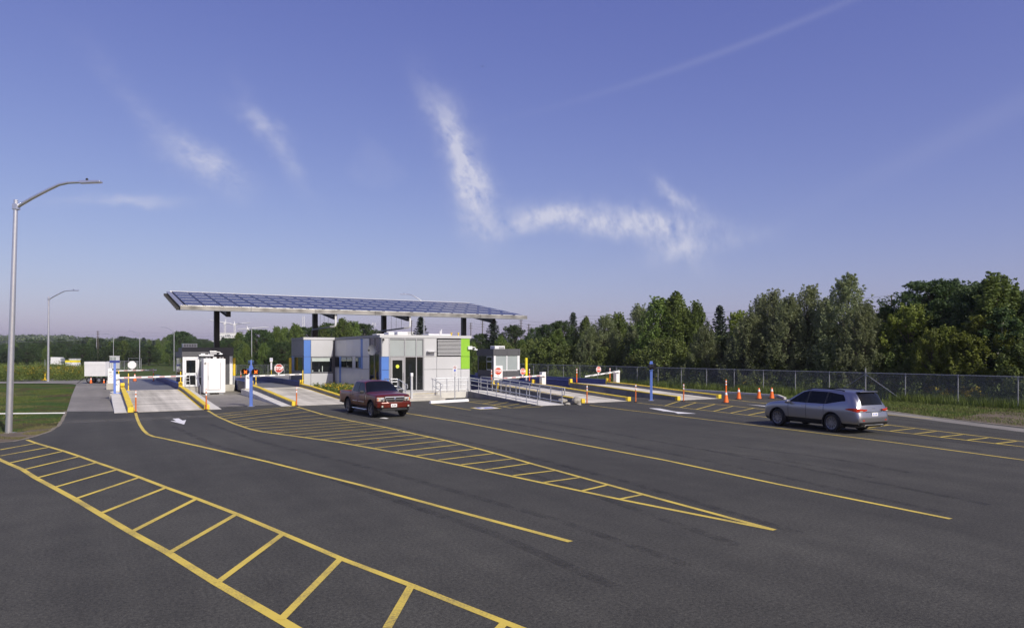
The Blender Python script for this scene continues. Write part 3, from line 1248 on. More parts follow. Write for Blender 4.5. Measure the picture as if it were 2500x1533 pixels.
def canopy():
    t = thing('solar_canopy', 'long tilted solar panel canopy on four black posts above the weigh lanes', 'canopy', (0, 0, 0))
    # roof deck under the panels
    m = MB().hexa([(CU0, CV + 0.05, cz(CV, -0.16)), (CU1, CV + 0.05, cz(CV, -0.16)), (CU1, CB, cz(CB, -0.16)), (CU0, CB, cz(CB, -0.16))],
                  [(CU0, CV + 0.05, cz(CV, -0.08)), (CU1, CV + 0.05, cz(CV, -0.08)), (CU1, CB, cz(CB, -0.08)), (CU0, CB, cz(CB, -0.08))])
    m.build('roof_deck', 'steel_black', t)
    e = 0.34
    MB().hexa([(CU0 - 0.02, CV + 0.06, cz(CV, -0.075)), (CU0 + e, CV + 0.06, cz(CV, -0.075)), (CU0 + e, CB, cz(CB, -0.075)), (CU0 - 0.02, CB, cz(CB, -0.075))],
              [(CU0 - 0.02, CV + 0.06, cz(CV, -0.045)), (CU0 + e, CV + 0.06, cz(CV, -0.045)), (CU0 + e, CB, cz(CB, -0.045)), (CU0 - 0.02, CB, cz(CB, -0.045))]).build('edge_flashing', 'flashing', t)
    # fascia in six lengths
    n = 6
    for i in range(n):
        a = CU0 + (CU1 - CU0) * i / n
        b = CU0 + (CU1 - CU0) * (i + 1) / n - 0.02
        f = B(a, b, CV - 0.06, CV + 0.04, CZ - 0.33, CZ - 0.01).build('fascia', 'alu_glints', t, bevel=0.012)
        B(a, b, CV - 0.075, CV - 0.06, CZ - 0.36, CZ - 0.31).build('drip_edge', 'galv_dark', f)
    # end plates and purlin ends showing along the left side
    for i in range(11):
        v = CV + 0.4 + i * (CB - CV - 0.8) / 10
        B(CU0 - 0.26, CU1 - 0.3, v - 0.10, v + 0.10, cz(v, -0.42), cz(v, -0.20)).build('purlin', 'steel_black', t)
    # panels: 23 across, 5 rows
    nx, ny = 23, 5
    pw = (35.62 - 5.72) / nx
    sl = math.hypot(CB - CV - 0.12, (CB - CV - 0.12) * CS) / ny
    pm_ = MB().box(-pw / 2 + 0.035, pw / 2 - 0.035, -sl / 2 + 0.03, sl / 2 - 0.03, -0.006, 0.012).mesh('solar_panel', 'solar_glass')
    fm = MB()
    fm.box(-pw / 2 + 0.14, pw / 2 - 0.14, -sl / 2 - 0.03, -sl / 2 + 0.040, -0.012, 0.020)
    fm = fm.mesh('panel_frame', 'white_metal')  # white bars paint in the glints along the frame edges
    for j in range(ny):
        for i in range(nx):
            v = CV + 0.10 + (j + 0.5) * sl * math.cos(CANG)
            p = link('solar_panel', pm_, t)
            p.location = (5.72 + (i + 0.5) * pw, v, cz(v, -0.01))
            p.rotation_euler = (CANG, 0, 0)
            link('panel_frame', fm, p)
    B(CU0 + 0.3, CU1, CB - 0.01, CB + 0.05, cz(CB, -0.25), cz(CB, 0.03)).build('ridge_flashing', 'white_metal', t)
    for k, x in enumerate((529, 769, 937, 1132)):
        vc = 67.5
        u = UF(x, vc)
        c = B(u - 0.22, u + 0.22, vc - 0.22, vc + 0.22, 0, cz(vc, -0.55)).build('post', 'steel_black', t, bevel=0.015)
        B(u - 0.36, u + 0.36, vc - 0.36, vc + 0.36, 0.0, 0.05).build('base_plate', 'steel_black', c)
        va, vb = 60.9, 71.0
        dep = 1.02
        m = MB()
        for (xa, xb, o0, o1) in ((-0.02, 0.02, -dep + 0.04, -0.53), (-0.17, 0.17, -dep, -dep + 0.035), (-0.17, 0.17, -0.53, -0.50)):
            m.hexa([(u + xa, va, cz(va, o0)), (u + xb, va, cz(va, o0)), (u + xb, vb, cz(vb, o0)), (u + xa, vb, cz(vb, o0))],
                   [(u + xa, va, cz(va, o1)), (u + xb, va, cz(va, o1)), (u + xb, vb, cz(vb, o1)), (u + xa, vb, cz(vb, o1))])
        bm_ = m.build('beam', 'steel_black', t)
        B(u - 0.17, u + 0.17, va - 0.02, va, cz(va, -dep), cz(va, -0.52)).build('end_plate', 'steel_black', bm_)
        if k in (1, 2):
            dv = 59.2
            ud = UF(819.5 if k == 1 else 1001.0, dv)
            MB().tube([(ud, dv, CZ - 0.36), (ud, dv, 5.62), (ud - 0.02, dv + 0.06, 5.46), (ud - 0.10, dv + 0.25, 5.38), (ud - 0.2, dv + 0.8, 5.38)], 0.085, 10).build('downspout', 'white_metal', t, smooth_=True)
            MB().tube([(ud - 0.18, dv + 0.7, 5.38), (u - 0.24, vc - 0.3, 5.32), (u - 0.30, vc - 0.05, 5.30), (u - 0.30, vc, 4.6), (u - 0.30, vc, 0.6)], 0.07, 8).build('drain_pipe', 'galv_dark', t, smooth_=True)
            for q in range(4):
                f = 0.15 + q * 0.22
                vv = dv + 0.7 + (vc - 1 - dv) * f
                MB().cyl((ud - 0.18 + (u - 0.24 - ud + 0.18) * f, vv, 5.37), (ud - 0.18 + (u - 0.24 - ud + 0.18) * f, vv, cz(vv, -0.5)), 0.012, n=5).build('pipe_hanger', 'steel_black', t)
    return t


canopy()

# ================================================================== scale house
FV, SU, RU, BV = 47.5, 16.9, 23.9, 62.7       # front plane v, left side plane u, right plane u, back v
BU, BF = 14.35, 58.4                          # small bay on the left: u of its left face, v of its front
Z0, ZA, ZB, ZP, ZT = 0.45, 1.98, 2.90, 4.22, 4.43


def scale_house():
    t = thing('scale_house', 'low flat-roofed scale house with white, blue and green wall panels', 'building', (0, 0, 0))
    B(SU + 0.06, RU - 0.05, FV + 0.06, BV, Z0, ZP + 0.02).build('wall', 'panel_joint', t)
    B(BU + 0.06, SU + 0.05, BF + 0.06, BV, Z0, ZP + 0.02).build('wall', 'panel_joint', t)
    B(SU + 0.02, RU - 0.02, FV + 0.02, BV - 0.02, -0.05, Z0).build('plinth', 'concrete', t)
    B(BU + 0.02, SU + 0.02, BF + 0.02, BV - 0.02, -0.05, Z0).build('plinth', 'concrete', t)
    # parapet, grey on the left faces to paint in their shade
    pr = MB()
    B(SU - 0.03, RU + 0.03, FV - 0.04, FV + 0.20, ZP + 0.01, ZT).build('parapet', 'panel_white', t)
    B(RU - 0.20, RU + 0.03, FV + 0.205, BV, ZP + 0.01, ZT).build('parapet', 'panel_white', t)
    B(SU - 0.03, SU + 0.17, FV + 0.205, BF - 0.04, ZP + 0.01, ZT).build('parapet', 'panel_grey', t)
    B(BU - 0.03, SU + 0.17, BF - 0.035, BF + 0.20, ZP + 0.01, ZT).build('parapet', 'panel_white', t)
    B(BU - 0.03, BU + 0.17, BF + 0.205, BV, ZP + 0.01, ZT).build('parapet', 'panel_grey', t)
    B(BU + 0.17, RU - 0.2, BV - 0.2, BV, ZP + 0.01, ZT - 0.01).build('parapet', 'panel_white', t)
    B(SU + 0.17, RU - 0.2, FV + 0.2, BV - 0.2, ZP + 0.02, ZP + 0.10).build('roof', 'concrete', t)
    B(BU + 0.17, SU + 0.17, BF + 0.2, BV - 0.2, ZP + 0.02, ZP + 0.10).build('roof', 'concrete', t)
    g = 0.012
    X = lambda x: UF(x, FV)

    def fp(x0, x1, z0, z1, mat, name='wall_panel', d=0.035, y=FV):
        return B(X(x0) + g, X(x1) - g, y - d + 0.03, y + 0.065, z0 + g, z1 - g).build(name, mat, t, bevel=0.006)
    # front wall, left to right
    fp(931.5, 949.8, ZB, ZP, 'panel_white')
    fp(931.5, 949.8, ZA, ZB, 'panel_blue')
    fp(931.5, 949.8, Z0, ZA, 'panel_blue')
    # curtain wall
    yg = FV + 0.02
    MB().box(X(950), X(1034.7), yg + 0.035, yg + 0.05, Z0, ZP).build('curtain_wall_backing', 'black', t)
    for a, b in ((951.5, 987.5), (989.5, 1015.5), (1017.5, 1031.5)):
        B(X(a), X(b), yg + 0.010, yg + 0.03, ZB + 0.05, ZP - 0.10).build('spandrel_panel', 'spandrel', t)
    for a, b in ((989.5, 1015.5), (1017.5, 1031.5)):
        w_ = B(X(a), X(b), yg + 0.010, yg + 0.03, Z0 + 0.10, ZB - 0.03).build('window_pane', 'glass_dark', t)
    for x in (950.4, 988.3, 1016.4, 1033.2):
        B(X(x) - 0.035, X(x) + 0.035, FV - 0.03, yg + 0.04, Z0, ZP - 0.02).build('mullion', 'alu', t, bevel=0.004)
    B(X(950.4), X(1034), FV - 0.025, yg + 0.038, ZB - 0.03, ZB + 0.04).build('transom', 'alu', t)
    B(X(989), X(1034), FV - 0.025, yg + 0.038, Z0, Z0 + 0.09).build('transom', 'alu', t)
    B(X(950.4), X(1034), FV - 0.02, yg + 0.038, ZP - 0.11, ZP - 0.005).build('transom', 'galv_dark', t)  # dark strip stands for the shadow line under the parapet
    # door
    d = B(X(952.5), X(987), FV - 0.02, yg + 0.02, Z0 + 0.01, ZB - 0.05).build('door', 'alu', t)
    B(X(958), X(982), FV - 0.028, FV - 0.02, Z0 + 0.22, ZB - 0.24).build('door_glass', 'glass_dark', d)
    MB().lathe([(0.001, 0), (0.13, 0), (0.13, 0.006), (0.001, 0.006)], 18).xf(Matrix.Translation((X(970), FV - 0.03, 2.22)) @ Matrix.Rotation(R(90), 4, 'X')).build('round_sticker', 'sticker', d)
    hx = X(984.3)
    MB().tube([(hx, FV - 0.02, 1.25), (hx, FV - 0.10, 1.28), (hx, FV - 0.10, 1.75), (hx, FV - 0.02, 1.78)], 0.018, 6).build('door_handle', 'galv_dark', d)
    # right of the door
    for a, b in ((1034.9, 1066.3), (1066.3, 1125.2)):
        for z0, z1 in ((Z0, ZA), (ZA, ZB)):
            fp(a, b, z0, z1, 'panel_white')
    fp(1034.9, 1066.3, ZB, ZP, 'panel_white')
    fp(1125.2, 1147, ZB, ZP, 'panel_green')
    fp(1125.2, 1147, ZA, ZB, 'panel_green')
    fp(1125.2, 1147, Z0, ZA, 'panel_white')
    # louvre
    lv = B(X(1067.3), X(1124.6), FV + 0.045, FV + 0.06, ZB + 0.03, ZP - 0.01).build('louvre_backing', 'black', t)
    nl = 12
    for i in range(nl):
        z = ZB + 0.09 + i * (ZP - 0.06 - ZB - 0.09) / nl
        MB().hexa([(X(1067.6), FV - 0.10, z), (X(1124.2), FV - 0.10, z), (X(1124.2), FV - 0.03, z + 0.012), (X(1067.6), FV - 0.03, z + 0.012)],
                  [(X(1067.6), FV - 0.10, z + 0.046), (X(1124.2), FV - 0.10, z + 0.046), (X(1124.2), FV - 0.03, z + 0.052), (X(1067.6), FV - 0.03, z + 0.052)]).build('louvre_slat', 'panel_white', t)
    # wall lamp, camera
    lx = X(1051)
    wl = B(lx - 0.32, lx + 0.32, FV - 0.34, FV - 0.005, 3.22, 3.30).build('wall_lamp', 'alu', t, bevel=0.01)
    B(lx - 0.30, lx - 0.1, FV - 0.15, FV - 0.006, 3.10, 3.215).build('lamp_bracket', 'galv_dark', wl)
    B(X(932), X(936), FV - 0.20, FV - 0.006, 4.0, 4.16).build('corner_fixture', 'black', t)
    cm = B(RU - 0.28, RU + 0.06, FV - 0.16, FV - 0.006, 3.42, 3.66).build('camera_box', 'white_metal', t, bevel=0.01)
    MB().tube([(RU + 0.05, FV - 0.08, 3.58), (RU + 0.30, FV - 0.08, 3.58), (RU + 0.36, FV - 0.08, 3.46)], 0.03, 8).build('camera_arm', 'white_metal', cm)
    MB().lathe([(0.04, 0), (0.15, -0.03), (0.16, -0.09), (0.10, -0.12), (0.01, -0.13)], 14, (RU + 0.36, FV - 0.08, 3.47)).build('camera_dome', 'white_metal', cm, smooth_=True)
    # side wall in shade (plane u = SU)
    S = lambda x: VS(x, SU)

    def sp(x0, x1, z0, z1, mat, name='wall_panel', d=0.0):
        a, b = S(x1), S(x0)
        return B(SU - d, SU + 0.065, a + g, b - g, z0 + g, z1 - g).build(name, mat, t, bevel=0.006)
    xs = [814, 828, 832.5, 846, 860, 864, 880, 885.5, 901.5]
    for i in range(len(xs) - 1):
        a, b = xs[i], xs[i + 1]
        blue = (i in (1,))
        sp(a, b, ZB, ZP, 'panel_blue' if i == 6 else 'panel_white')
        sp(a, b, Z0, ZA, 'panel_blue' if blue else 'panel_white')
    for a, b, mat in ((828, 832.5, 'panel_blue'), (860, 867.5, 'panel_white'), (880, 885.5, 'panel_blue'), (885.5, 901.5, 'panel_white'), (812, 816, 'panel_blue')):
        sp(a, b, ZA, ZB, mat)
    for a, b in ((816, 828), (832.5, 846), (846, 860), (867.5, 880)):
        f = sp(a, b, ZA, ZB, 'galv_dark', 'window_frame', -0.02)
        va, vb = S(b), S(a)
        B(SU - 0.0, SU + 0.055, va + 0.07, vb - 0.07, ZA + 0.07, ZB - 0.07).build('window_pane', 'glass_dark', f)
    for a, b in ((834, 845), (847.5, 858.5)):
        va, vb = S(b), S(a)
        B(SU - 0.006, SU - 0.002, va + 0.05, vb - 0.05, ZB - 0.24, ZB - 0.09).build('window_blind', 'blind', t)
    for a, b in ((902.5, 913.5), (914.5, 925.5)):
        va, vb = S(b), S(a)
        B(SU + 0.02, SU + 0.05, va + 0.03, vb - 0.03, Z0, ZP).build('window_pane', 'glass_dark', t)
    for x in (902, 914, 926):
        B(SU - 0.02, SU + 0.06, S(x) - 0.035, S(x) + 0.035, Z0, ZP - 0.01).build('mullion', 'galv_dark', t)
    sp(926.4, 931.4, ZB, ZP, 'panel_grey')
    sp(926.4, 931.4, Z0, ZB, 'panel_blue')
    # bay front
    Y = lambda x: UF(x, BF)

    def bp(x0, x1, z0, z1, mat, name='wall_panel', d=0.0):
        return B(Y(x0) + g, min(Y(x1) - g, SU), BF - d, BF + 0.065, z0 + g, z1 - g).build(name, mat, t, bevel=0.006)
    bp(741.5, 759, ZB - 0.04, ZP, 'panel_blue')
    bp(741.5, 759, 1.50, ZB - 0.04, 'panel_blue')
    bp(741.5, 759, Z0, 1.50, 'panel_white')
    bp(759, 813, ZB - 0.04, ZP, 'panel_white')
    bp(759, 813, Z0, 1.50, 'panel_white')
    f = bp(760, 811.5, 1.54, ZB - 0.06, 'galv_dark', 'window_frame', -0.02)
    B(Y(761.5), Y(810.3), BF - 0.0, BF + 0.05, 1.62, ZB - 0.14).build('window_pane', 'glass_dark', f)
    B(Y(761.5), Y(805), BF - 0.008, BF - 0.003, ZB - 0.42, ZB - 0.15).build('window_blind', 'blind', f)
    # things seen on the sill behind the glass
    for x, z1 in ((779, 1.83), (787, 2.10), (763.5, 1.78)):
        B(Y(x) - 0.03, Y(x) + 0.03, BF - 0.012, BF - 0.004, 1.63, z1).build('sill_bottle', 'blind', f)
    # bay left face, its shade put into grey panels
    def lp(v0, v1, z0, z1, mat, name='wall_panel'):
        return B(BU, BU + 0.065, v0 + g, v1 - g, z0 + g, z1 - g).build(name, mat, t, bevel=0.006)
    lp(BF, BV, ZB, ZP, 'panel_grey')
    lp(BF, BV, Z0, ZA - 0.35, 'panel_grey')
    lp(BF + 3.3, BV, ZA - 0.35, ZB, 'panel_blue')
    f = lp(BF + 0.3, BF + 3.3, ZA - 0.35, ZB, 'galv_dark', 'window_frame')
    B(BU - 0.01, BU + 0.01, BF + 0.4, BF + 3.2, ZA - 0.27, ZB - 0.08).build('window_pane', 'glass_dark', f)
    # satellite dish on the corner, darkened grey to paint in its shade
    c = Vector((SU - 0.38, S(923), 3.36))
    ds = thing('satellite_dish', 'grey satellite dish on the corner of the scale house', 'satellite dish', c)
    rot = Vector((-0.78, -0.40, 0.06)).to_track_quat('Z', 'Y').to_matrix().to_4x4()
    prof = [(0.001, 0.0), (0.15, 0.008), (0.28, 0.03), (0.38, 0.062), (0.40, 0.075), (0.38, 0.05), (0.28, 0.015), (0.15, -0.008), (0.001, -0.016)]
    MB().lathe(prof, 24).xf(rot @ Matrix.Scale(0.92, 4, Vector((0, 1, 0)))).build('dish', 'panel_grey', ds, smooth_=True)
    MB().tube([(0, -0.36, 0.05), (0, -0.2, 0.33), (0, -0.06, 0.42)], 0.018, 6).xf(rot).build('feed_arm', 'galv_dark', ds)
    MB().lathe([(0.02, 0.0), (0.06, 0.01), (0.07, 0.08), (0.03, 0.12)], 12, (0, -0.04, 0.34)).xf(rot).build('feed_horn', 'black', ds)
    MB().tube([(0, 0, -0.02), (0.12, 0.06, -0.1), (0.36, 0.05, -0.1)], 0.03, 8).build('bracket', 'galv_dark', ds)
    # rooftop units
    for i, (x, dv, wd, hh, mat) in enumerate(((950, 3.0, 0.22, 0.36, 'white_metal'), (977, 3.0, 0.40, 0.40, 'white_metal'), (1068, 3.4, 0.95, 0.30, 'white_metal'), (925, 5.5, 0.35, 0.30, 'white_metal'))):
        v = FV + dv
        u = UF(x, v)
        un = thing('roof_unit', ('small white ventilator box left of centre on the scale house roof', 'white square rooftop unit above the glass door', 'long low white rooftop unit above the louvre', 'white rooftop box beside the third canopy post')[i], 'rooftop unit', (u, v, ZP + 0.10))
        B(-wd, wd, -0.5, 0.5, 0.06, hh).build('casing', mat, un, bevel=0.02)
        B(-wd * 0.9, wd * 0.9, -0.45, 0.45, 0, 0.06).build('curb', 'galv_dark', un)
    for x in (1102, 1119):
        u = UF(x, FV + 1.2)
        rp = thing('roof_anchor', f'stubby yellow roof anchor {"near the long rooftop unit" if x < 1110 else "near the green wall panel"}', 'roof anchor', (u, FV + 1.2, ZP + 0.1))
        MB().lathe([(0.05, 0), (0.05, 0.30), (0.09, 0.30), (0.09, 0.36)], 8).build('post', 'yellow', rp)
    for x in (1074.5, 1077.5):
        u = UF(x, FV + 2.0)
        rp = thing('vent_pipe', f'thin white vent pipe on the scale house roof, {"left" if x < 1076 else "right"} of a pair', 'vent pipe', (u, FV + 2.0, ZP + 0.1))
        MB().cyl((0, 0, 0), (0, 0, 0.62 if x > 1076 else 0.5), 0.045, n=8).build('pipe', 'white_metal', rp)
    return t


scale_house()

# ------------------------------------------------------------------ porch, steps, walkway
PZ, PF, WU0, WU1, WV = 0.42, 45.8, 22.95, 24.65, 36.3


def porch():
    t = thing('porch', 'concrete porch with steps and sloping walkway before the scale house', 'porch', (0, 0, 0))
    B(16.95, WU1, PF, FV + 0.015, -0.05, PZ).build('landing', 'concrete_light', t, bevel=0.01)
    m = MB().hexa([(WU0, WV, -0.05), (WU1, WV, -0.05), (WU1, PF - 0.005, -0.05), (WU0, PF - 0.005, -0.05)],
                  [(WU0, WV, 0.014), (WU1, WV, 0.014), (WU1, PF - 0.005, PZ), (WU0, PF - 0.005, PZ)])
    m.build('walkway', 'concrete_light', t)
    wd = 0.12
    for u in (WU0 - wd, WU1):
        m = MB().hexa([(u, WV + 0.3, -0.05), (u + wd, WV + 0.3, -0.05), (u + wd, PF - 0.01, -0.05), (u, PF - 0.01, -0.05)],
                      [(u, WV + 0.3, 0.03), (u + wd, WV + 0.3, 0.03), (u + wd, PF - 0.01, PZ + 0.02), (u, PF - 0.01, PZ + 0.02)])
        m.build('walkway_wall', 'concrete_dark', t)
    for i in range(3):
        z = PZ - 0.14 * i
        B(17.55, 20.2, PF - 0.02 - 0.62 * (i + 1), PF - 0.02 - 0.62 * i + (0.015 if i == 0 else -0.003), -0.05, z - (0.005 if i == 0 else 0)).build('step', 'concrete', t, bevel=0.012)
    B(17.6, 20.15, PF - 0.60, PF - 0.48, PZ - 0.001, PZ + 0.004).build('nosing_stripe', 'kerb_yellow', t)
    return t


porch()


def wz(v):
    return 0.014 + (PZ - 0.014) * min(1, max(0, (v - WV) / (PF - WV)))


def rail(name_label, pts, zf, ends=None, h=0.98):
    """galvanised handrail: posts at pts, three rails"""
    t = thing('handrail', name_label, 'handrail', (pts[0][0], pts[0][1], 0))
    ox, oy = pts[0][0], pts[0][1]
    P = [Vector((p[0] - ox, p[1] - oy, zf(p[1]))) for p in pts]
    for p in P:
        MB().cyl(p, p + Vector((0, 0, h)), 0.030, n=8).build('post', 'galv', t)
    for f, r in ((h, 0.030), (0.80, 0.024), (0.50, 0.024), (0.14, 0.024)):
        path = [p + Vector((0, 0, f)) for p in P]
        if f == h and ends:
            e = Vector((ends[0], ends[1], 0))
            path = path + [path[-1] + e, path[-1] + e + Vector((0, 0, -0.12)), path[-1] + e * 0.9 + Vector((0, 0, -0.42)), path[-1] + Vector((0, 0, -0.43))]
        MB().tube(path, r, 8).build('rail', 'galv', t)
    return t


vsn = [PF - 0.2 - i * (PF - 0.5 - WV) / 7 for i in range(8)]
rail('galvanised handrail on the parking side of the sloping walkway', [(WU0 - 0.04, v) for v in vsn], wz, (0.0, -0.28))
rail('galvanised handrail on the weigh lane side of the sloping walkway', [(WU1 + 0.04, v) for v in [FV - 0.1] + vsn], wz, (0.0, -0.28))
rail('galvanised handrail along the front of the porch landing', [(20.35, PF + 0.06), (21.2, PF + 0.06), (22.1, PF + 0.06), (22.85, PF + 0.06)], lambda v: PZ)
rail('galvanised handrail beside the glass door left of the steps', [(17.1, FV - 0.3), (17.05, PF + 0.9), (17.05, PF + 0.05), (17.52, PF + 0.04)], lambda v: PZ)


def stair_rail(u, label):
    t = thing('handrail', label, 'handrail', (u, PF, 0))
    a, b = Vector((0, 0.05, PZ)), Vector((0, -1.25, 0.14))
    h = Vector((0, 0, 0.95))
    for p in (a, b):
        MB().cyl(p, p + h, 0.024, n=8).build('post', 'galv', t)
    for f in (1.0, 0.5):
        MB().tube([a + h * f + Vector((0, 0.25, 0)), a + h * f, b + h * f, b + h * f + Vector((0, -0.28, -0.02)), b + h * f + Vector((0, -0.30, -0.25)), b + h * f * 0.7 + Vector((0, -0.04, 0))] if f == 1.0 else [a + h * f, b + h * f], 0.024, 8).build('rail', 'galv', t)


stair_rail(17.62, 'sloping handrail at the left end of the porch steps')
stair_rail(20.12, 'sloping handrail at the right end of the porch steps')

p = G(1005, 978)
t = thing('intercom_post', 'square white post with cap at the foot of the porch steps', 'post', (p.x, p.y, 0))
B(-0.065, 0.065, -0.065, 0.065, 0, 1.62).build('shaft', 'panel_white', t, bevel=0.01)
B(-0.085, 0.085, -0.085, 0.085, 1.62, 1.84).build('cap', 'white_paint', t, bevel=0.02)
B(-0.14, 0.14, -0.14, 0.14, 0, 0.03).build('base_plate', 'galv_dark', t)

a, b = G(1050, 985.3), G(1143, 979.8)
ang = math.atan2(b.y - a.y, b.x - a.x)
Lw = (b - a).length
t = thing('wheel_stop', 'white concrete wheel stop at the accessible parking bay', 'wheel stop', (*((a + b) / 2)[:2], 0.0), ang)
MB().hexa([(-Lw / 2, -0.11, 0.004), (Lw / 2, -0.11, 0.004), (Lw / 2, 0.11, 0.004), (-Lw / 2, 0.11, 0.004)], [(-Lw / 2 + 0.03, -0.07, 0.17), (Lw / 2 - 0.03, -0.07, 0.17), (Lw / 2 - 0.03, 0.07, 0.17), (-Lw / 2 + 0.03, 0.07, 0.17)]).build('block', 'white_paint', t, bevel=0.02)
for s in (-1, 1):
    MB().cyl((s * Lw * 0.33, 0, 0.168), (s * Lw * 0.33, 0, 0.178), 0.02, n=8).build('pin', 'galv_dark', t)

p = G(1110.6, 976.6)
t = thing('accessible_parking_sign', 'tall white accessible parking sign on a steel post by the walkway', 'sign', (p.x, p.y, 0), R(-28))
MB().cyl((0, 0, 0), (0, 0, 2.3), 0.03, n=8).build('post', 'galv', t)
B(-0.15, 0.15, -0.045, -0.03, 1.60, 2.32).build('sign_plate', 'white_paint', t, bevel=0.004)
rg = MB()
for q in range(16):
    a0, a1 = 2 * math.pi * q / 16, 2 * math.pi * (q + 1) / 16
    rg.add([(0.085 * math.cos(a0), -0.049, 2.19 + 0.085 * math.sin(a0)), (0.085 * math.cos(a1), -0.049, 2.19 + 0.085 * math.sin(a1)), (0.06 * math.cos(a1), -0.049, 2.19 + 0.06 * math.sin(a1)), (0.06 * math.cos(a0), -0.049, 2.19 + 0.06 * math.sin(a0))], [(3, 2, 1, 0)])
rg.build('ring_mark', 'sign_red', t)
MB().tube([(-0.055, -0.049, 2.245), (0.055, -0.049, 2.135)], 0.008, 5).build('slash_mark', 'print_dark', t)
B(-0.06, 0.06, -0.05, -0.046, 1.93, 2.06).build('blue_square', 'sign_blue', t)
for z, wdt in ((1.86, 0.20), (1.80, 0.10), (1.74, 0.18), (1.68, 0.12)):
    B(-wdt / 2, wdt / 2, -0.049, -0.046, z - 0.008, z + 0.008).build('print_line', 'panel_grey', t)

# ================================================================== booths
def left_booth():
    u0, u1, v0 = 5.62, 7.85, 60.6
    t = thing('scale_booth', 'dark grey attendant booth with a white framed glass door between the left lanes', 'booth', (0, 0, 0))
    zb = 0.54
    B(u0 + 0.04, u1, v0 + 0.05, v0 + 5.4, zb, 3.0).build('wall', 'panel_dark', t)
    B(u1, 9.80, v0 + 3.4, v0 + 6.2, zb, 3.1).build('wall', 'panel_dark', t)
    B(u0 - 0.03, u1 + 0.06, v0 - 0.06, v0 + 5.45, 2.88, 3.26).build('roof_band', 'panel_dark', t, bevel=0.01)
    B(u1 + 0.065, 9.86, v0 + 3.3, v0 + 6.25, 2.95, 3.62).build('roof_band', 'panel_dark', t, bevel=0.01)
    B(u0 + 0.2, u1 + 0.05, v0 + 2.4, v0 + 5.4, 3.265, 3.60).build('roof_band', 'panel_dark', t, bevel=0.01)
    # front: door left, panel and window right
    for a, b, z0, z1 in ((u0 + 0.02, u0 + 0.16, zb, 2.86), (u0 + 1.06, u0 + 1.20, zb, 2.86), (u0 + 0.165, u0 + 1.055, 2.72, 2.86)):
        B(a, b, v0 - 0.03, v0 + 0.045, z0, z1).build('door_frame', 'white_metal', t)
    d = B(u0 + 0.17, u0 + 1.05, v0 - 0.015, v0 + 0.04, zb + 0.02, 2.71).build('door', 'white_metal', t)
    B(u0 + 0.28, u0 + 0.94, v0 - 0.022, v0 - 0.016, 1.62, 2.60).build('door_glass', 'glass_dark', d)
    B(u0 + 0.28, u0 + 0.94, v0 - 0.022, v0 - 0.016, zb + 0.16, 1.42).build('door_glass', 'glass_dark', d)
    MB().tube([(u0 + 1.0, v0 - 0.02, 1.4), (u0 + 1.0, v0 - 0.09, 1.42), (u0 + 1.0, v0 - 0.09, 1.62), (u0 + 1.0, v0 - 0.02, 1.64)], 0.015, 6).build('door_handle', 'galv_dark', d)
    B(u0 + 1.25, u0 + 1.75, v0 - 0.0, v0 + 0.046, 1.35, 2.84).build('spandrel_panel', 'spandrel', t)
    B(u0 + 1.8, u1 - 0.05, v0 - 0.0, v0 + 0.046, 1.65, 2.84).build('window_pane', 'glass_dark', t)
    B(u0 + 1.2, u0 + 1.7, v0 - 0.30, v0 + 0.045, 1.28, 1.34).build('shelf', 'white_metal', t)
    # shaded back part: window and white post
    B(u1 + 0.1, 9.2, v0 + 3.36, v0 + 3.398, 1.62, 2.85).build('window_pane', 'glass_dark', t)
    B(9.55, 9.79, v0 + 3.33, v0 + 3.395, zb, 2.9).build('corner_post', 'white_metal', t)
    B(u0 - 0.0, u0 + 0.038, v0 + 0.4, v0 + 4.6, 1.45, 2.8).build('window_pane', 'glass_dark', t)
    # lamps
    for k, (u, w_) in enumerate(((u0 + 1.45, 0.30), (u1 - 0.25, 0.25))):
        l = B(u - w_, u + w_, v0 - 0.36, v0 - 0.065, 2.93, 3.02).build('wall_lamp', 'white_metal', t, bevel=0.01)
        B(u - w_ * 0.5, u + w_ * 0.5, v0 - 0.22, v0 - 0.066, 3.02, 3.12).build('lamp_body', 'white_metal', l)
    cm = B(7.55, 8.05, v0 - 0.42, v0 - 0.10, 3.05, 3.32).build('camera_box', 'alu', t, bevel=0.01)
    MB().tube([(8.05, v0 - 0.26, 3.24), (8.28, v0 - 0.26, 3.24), (8.36, v0 - 0.26, 3.14)], 0.03, 8).build('camera_arm', 'white_metal', cm)
    MB().lathe([(0.03, 0), (0.14, -0.03), (0.16, -0.09), (0.02, -0.13)], 12, (8.36, v0 - 0.26, 3.15)).build('camera_dome', 'white_metal', cm, smooth_=True)
    ac = thing('roof_unit', 'flat grey air conditioner on the left booth roof', 'air conditioner', (6.5, 64.2, 3.60))
    B(-0.55, 0.55, -0.4, 0.4, 0, 0.34).build('casing', 'galv', ac, bevel=0.03)
    for i in range(5):
        B(-0.45 + i * 0.19, -0.32 + i * 0.19, -0.412, -0.40, 0.06, 0.28).build('grille', 'galv_dark', ac)


left_booth()


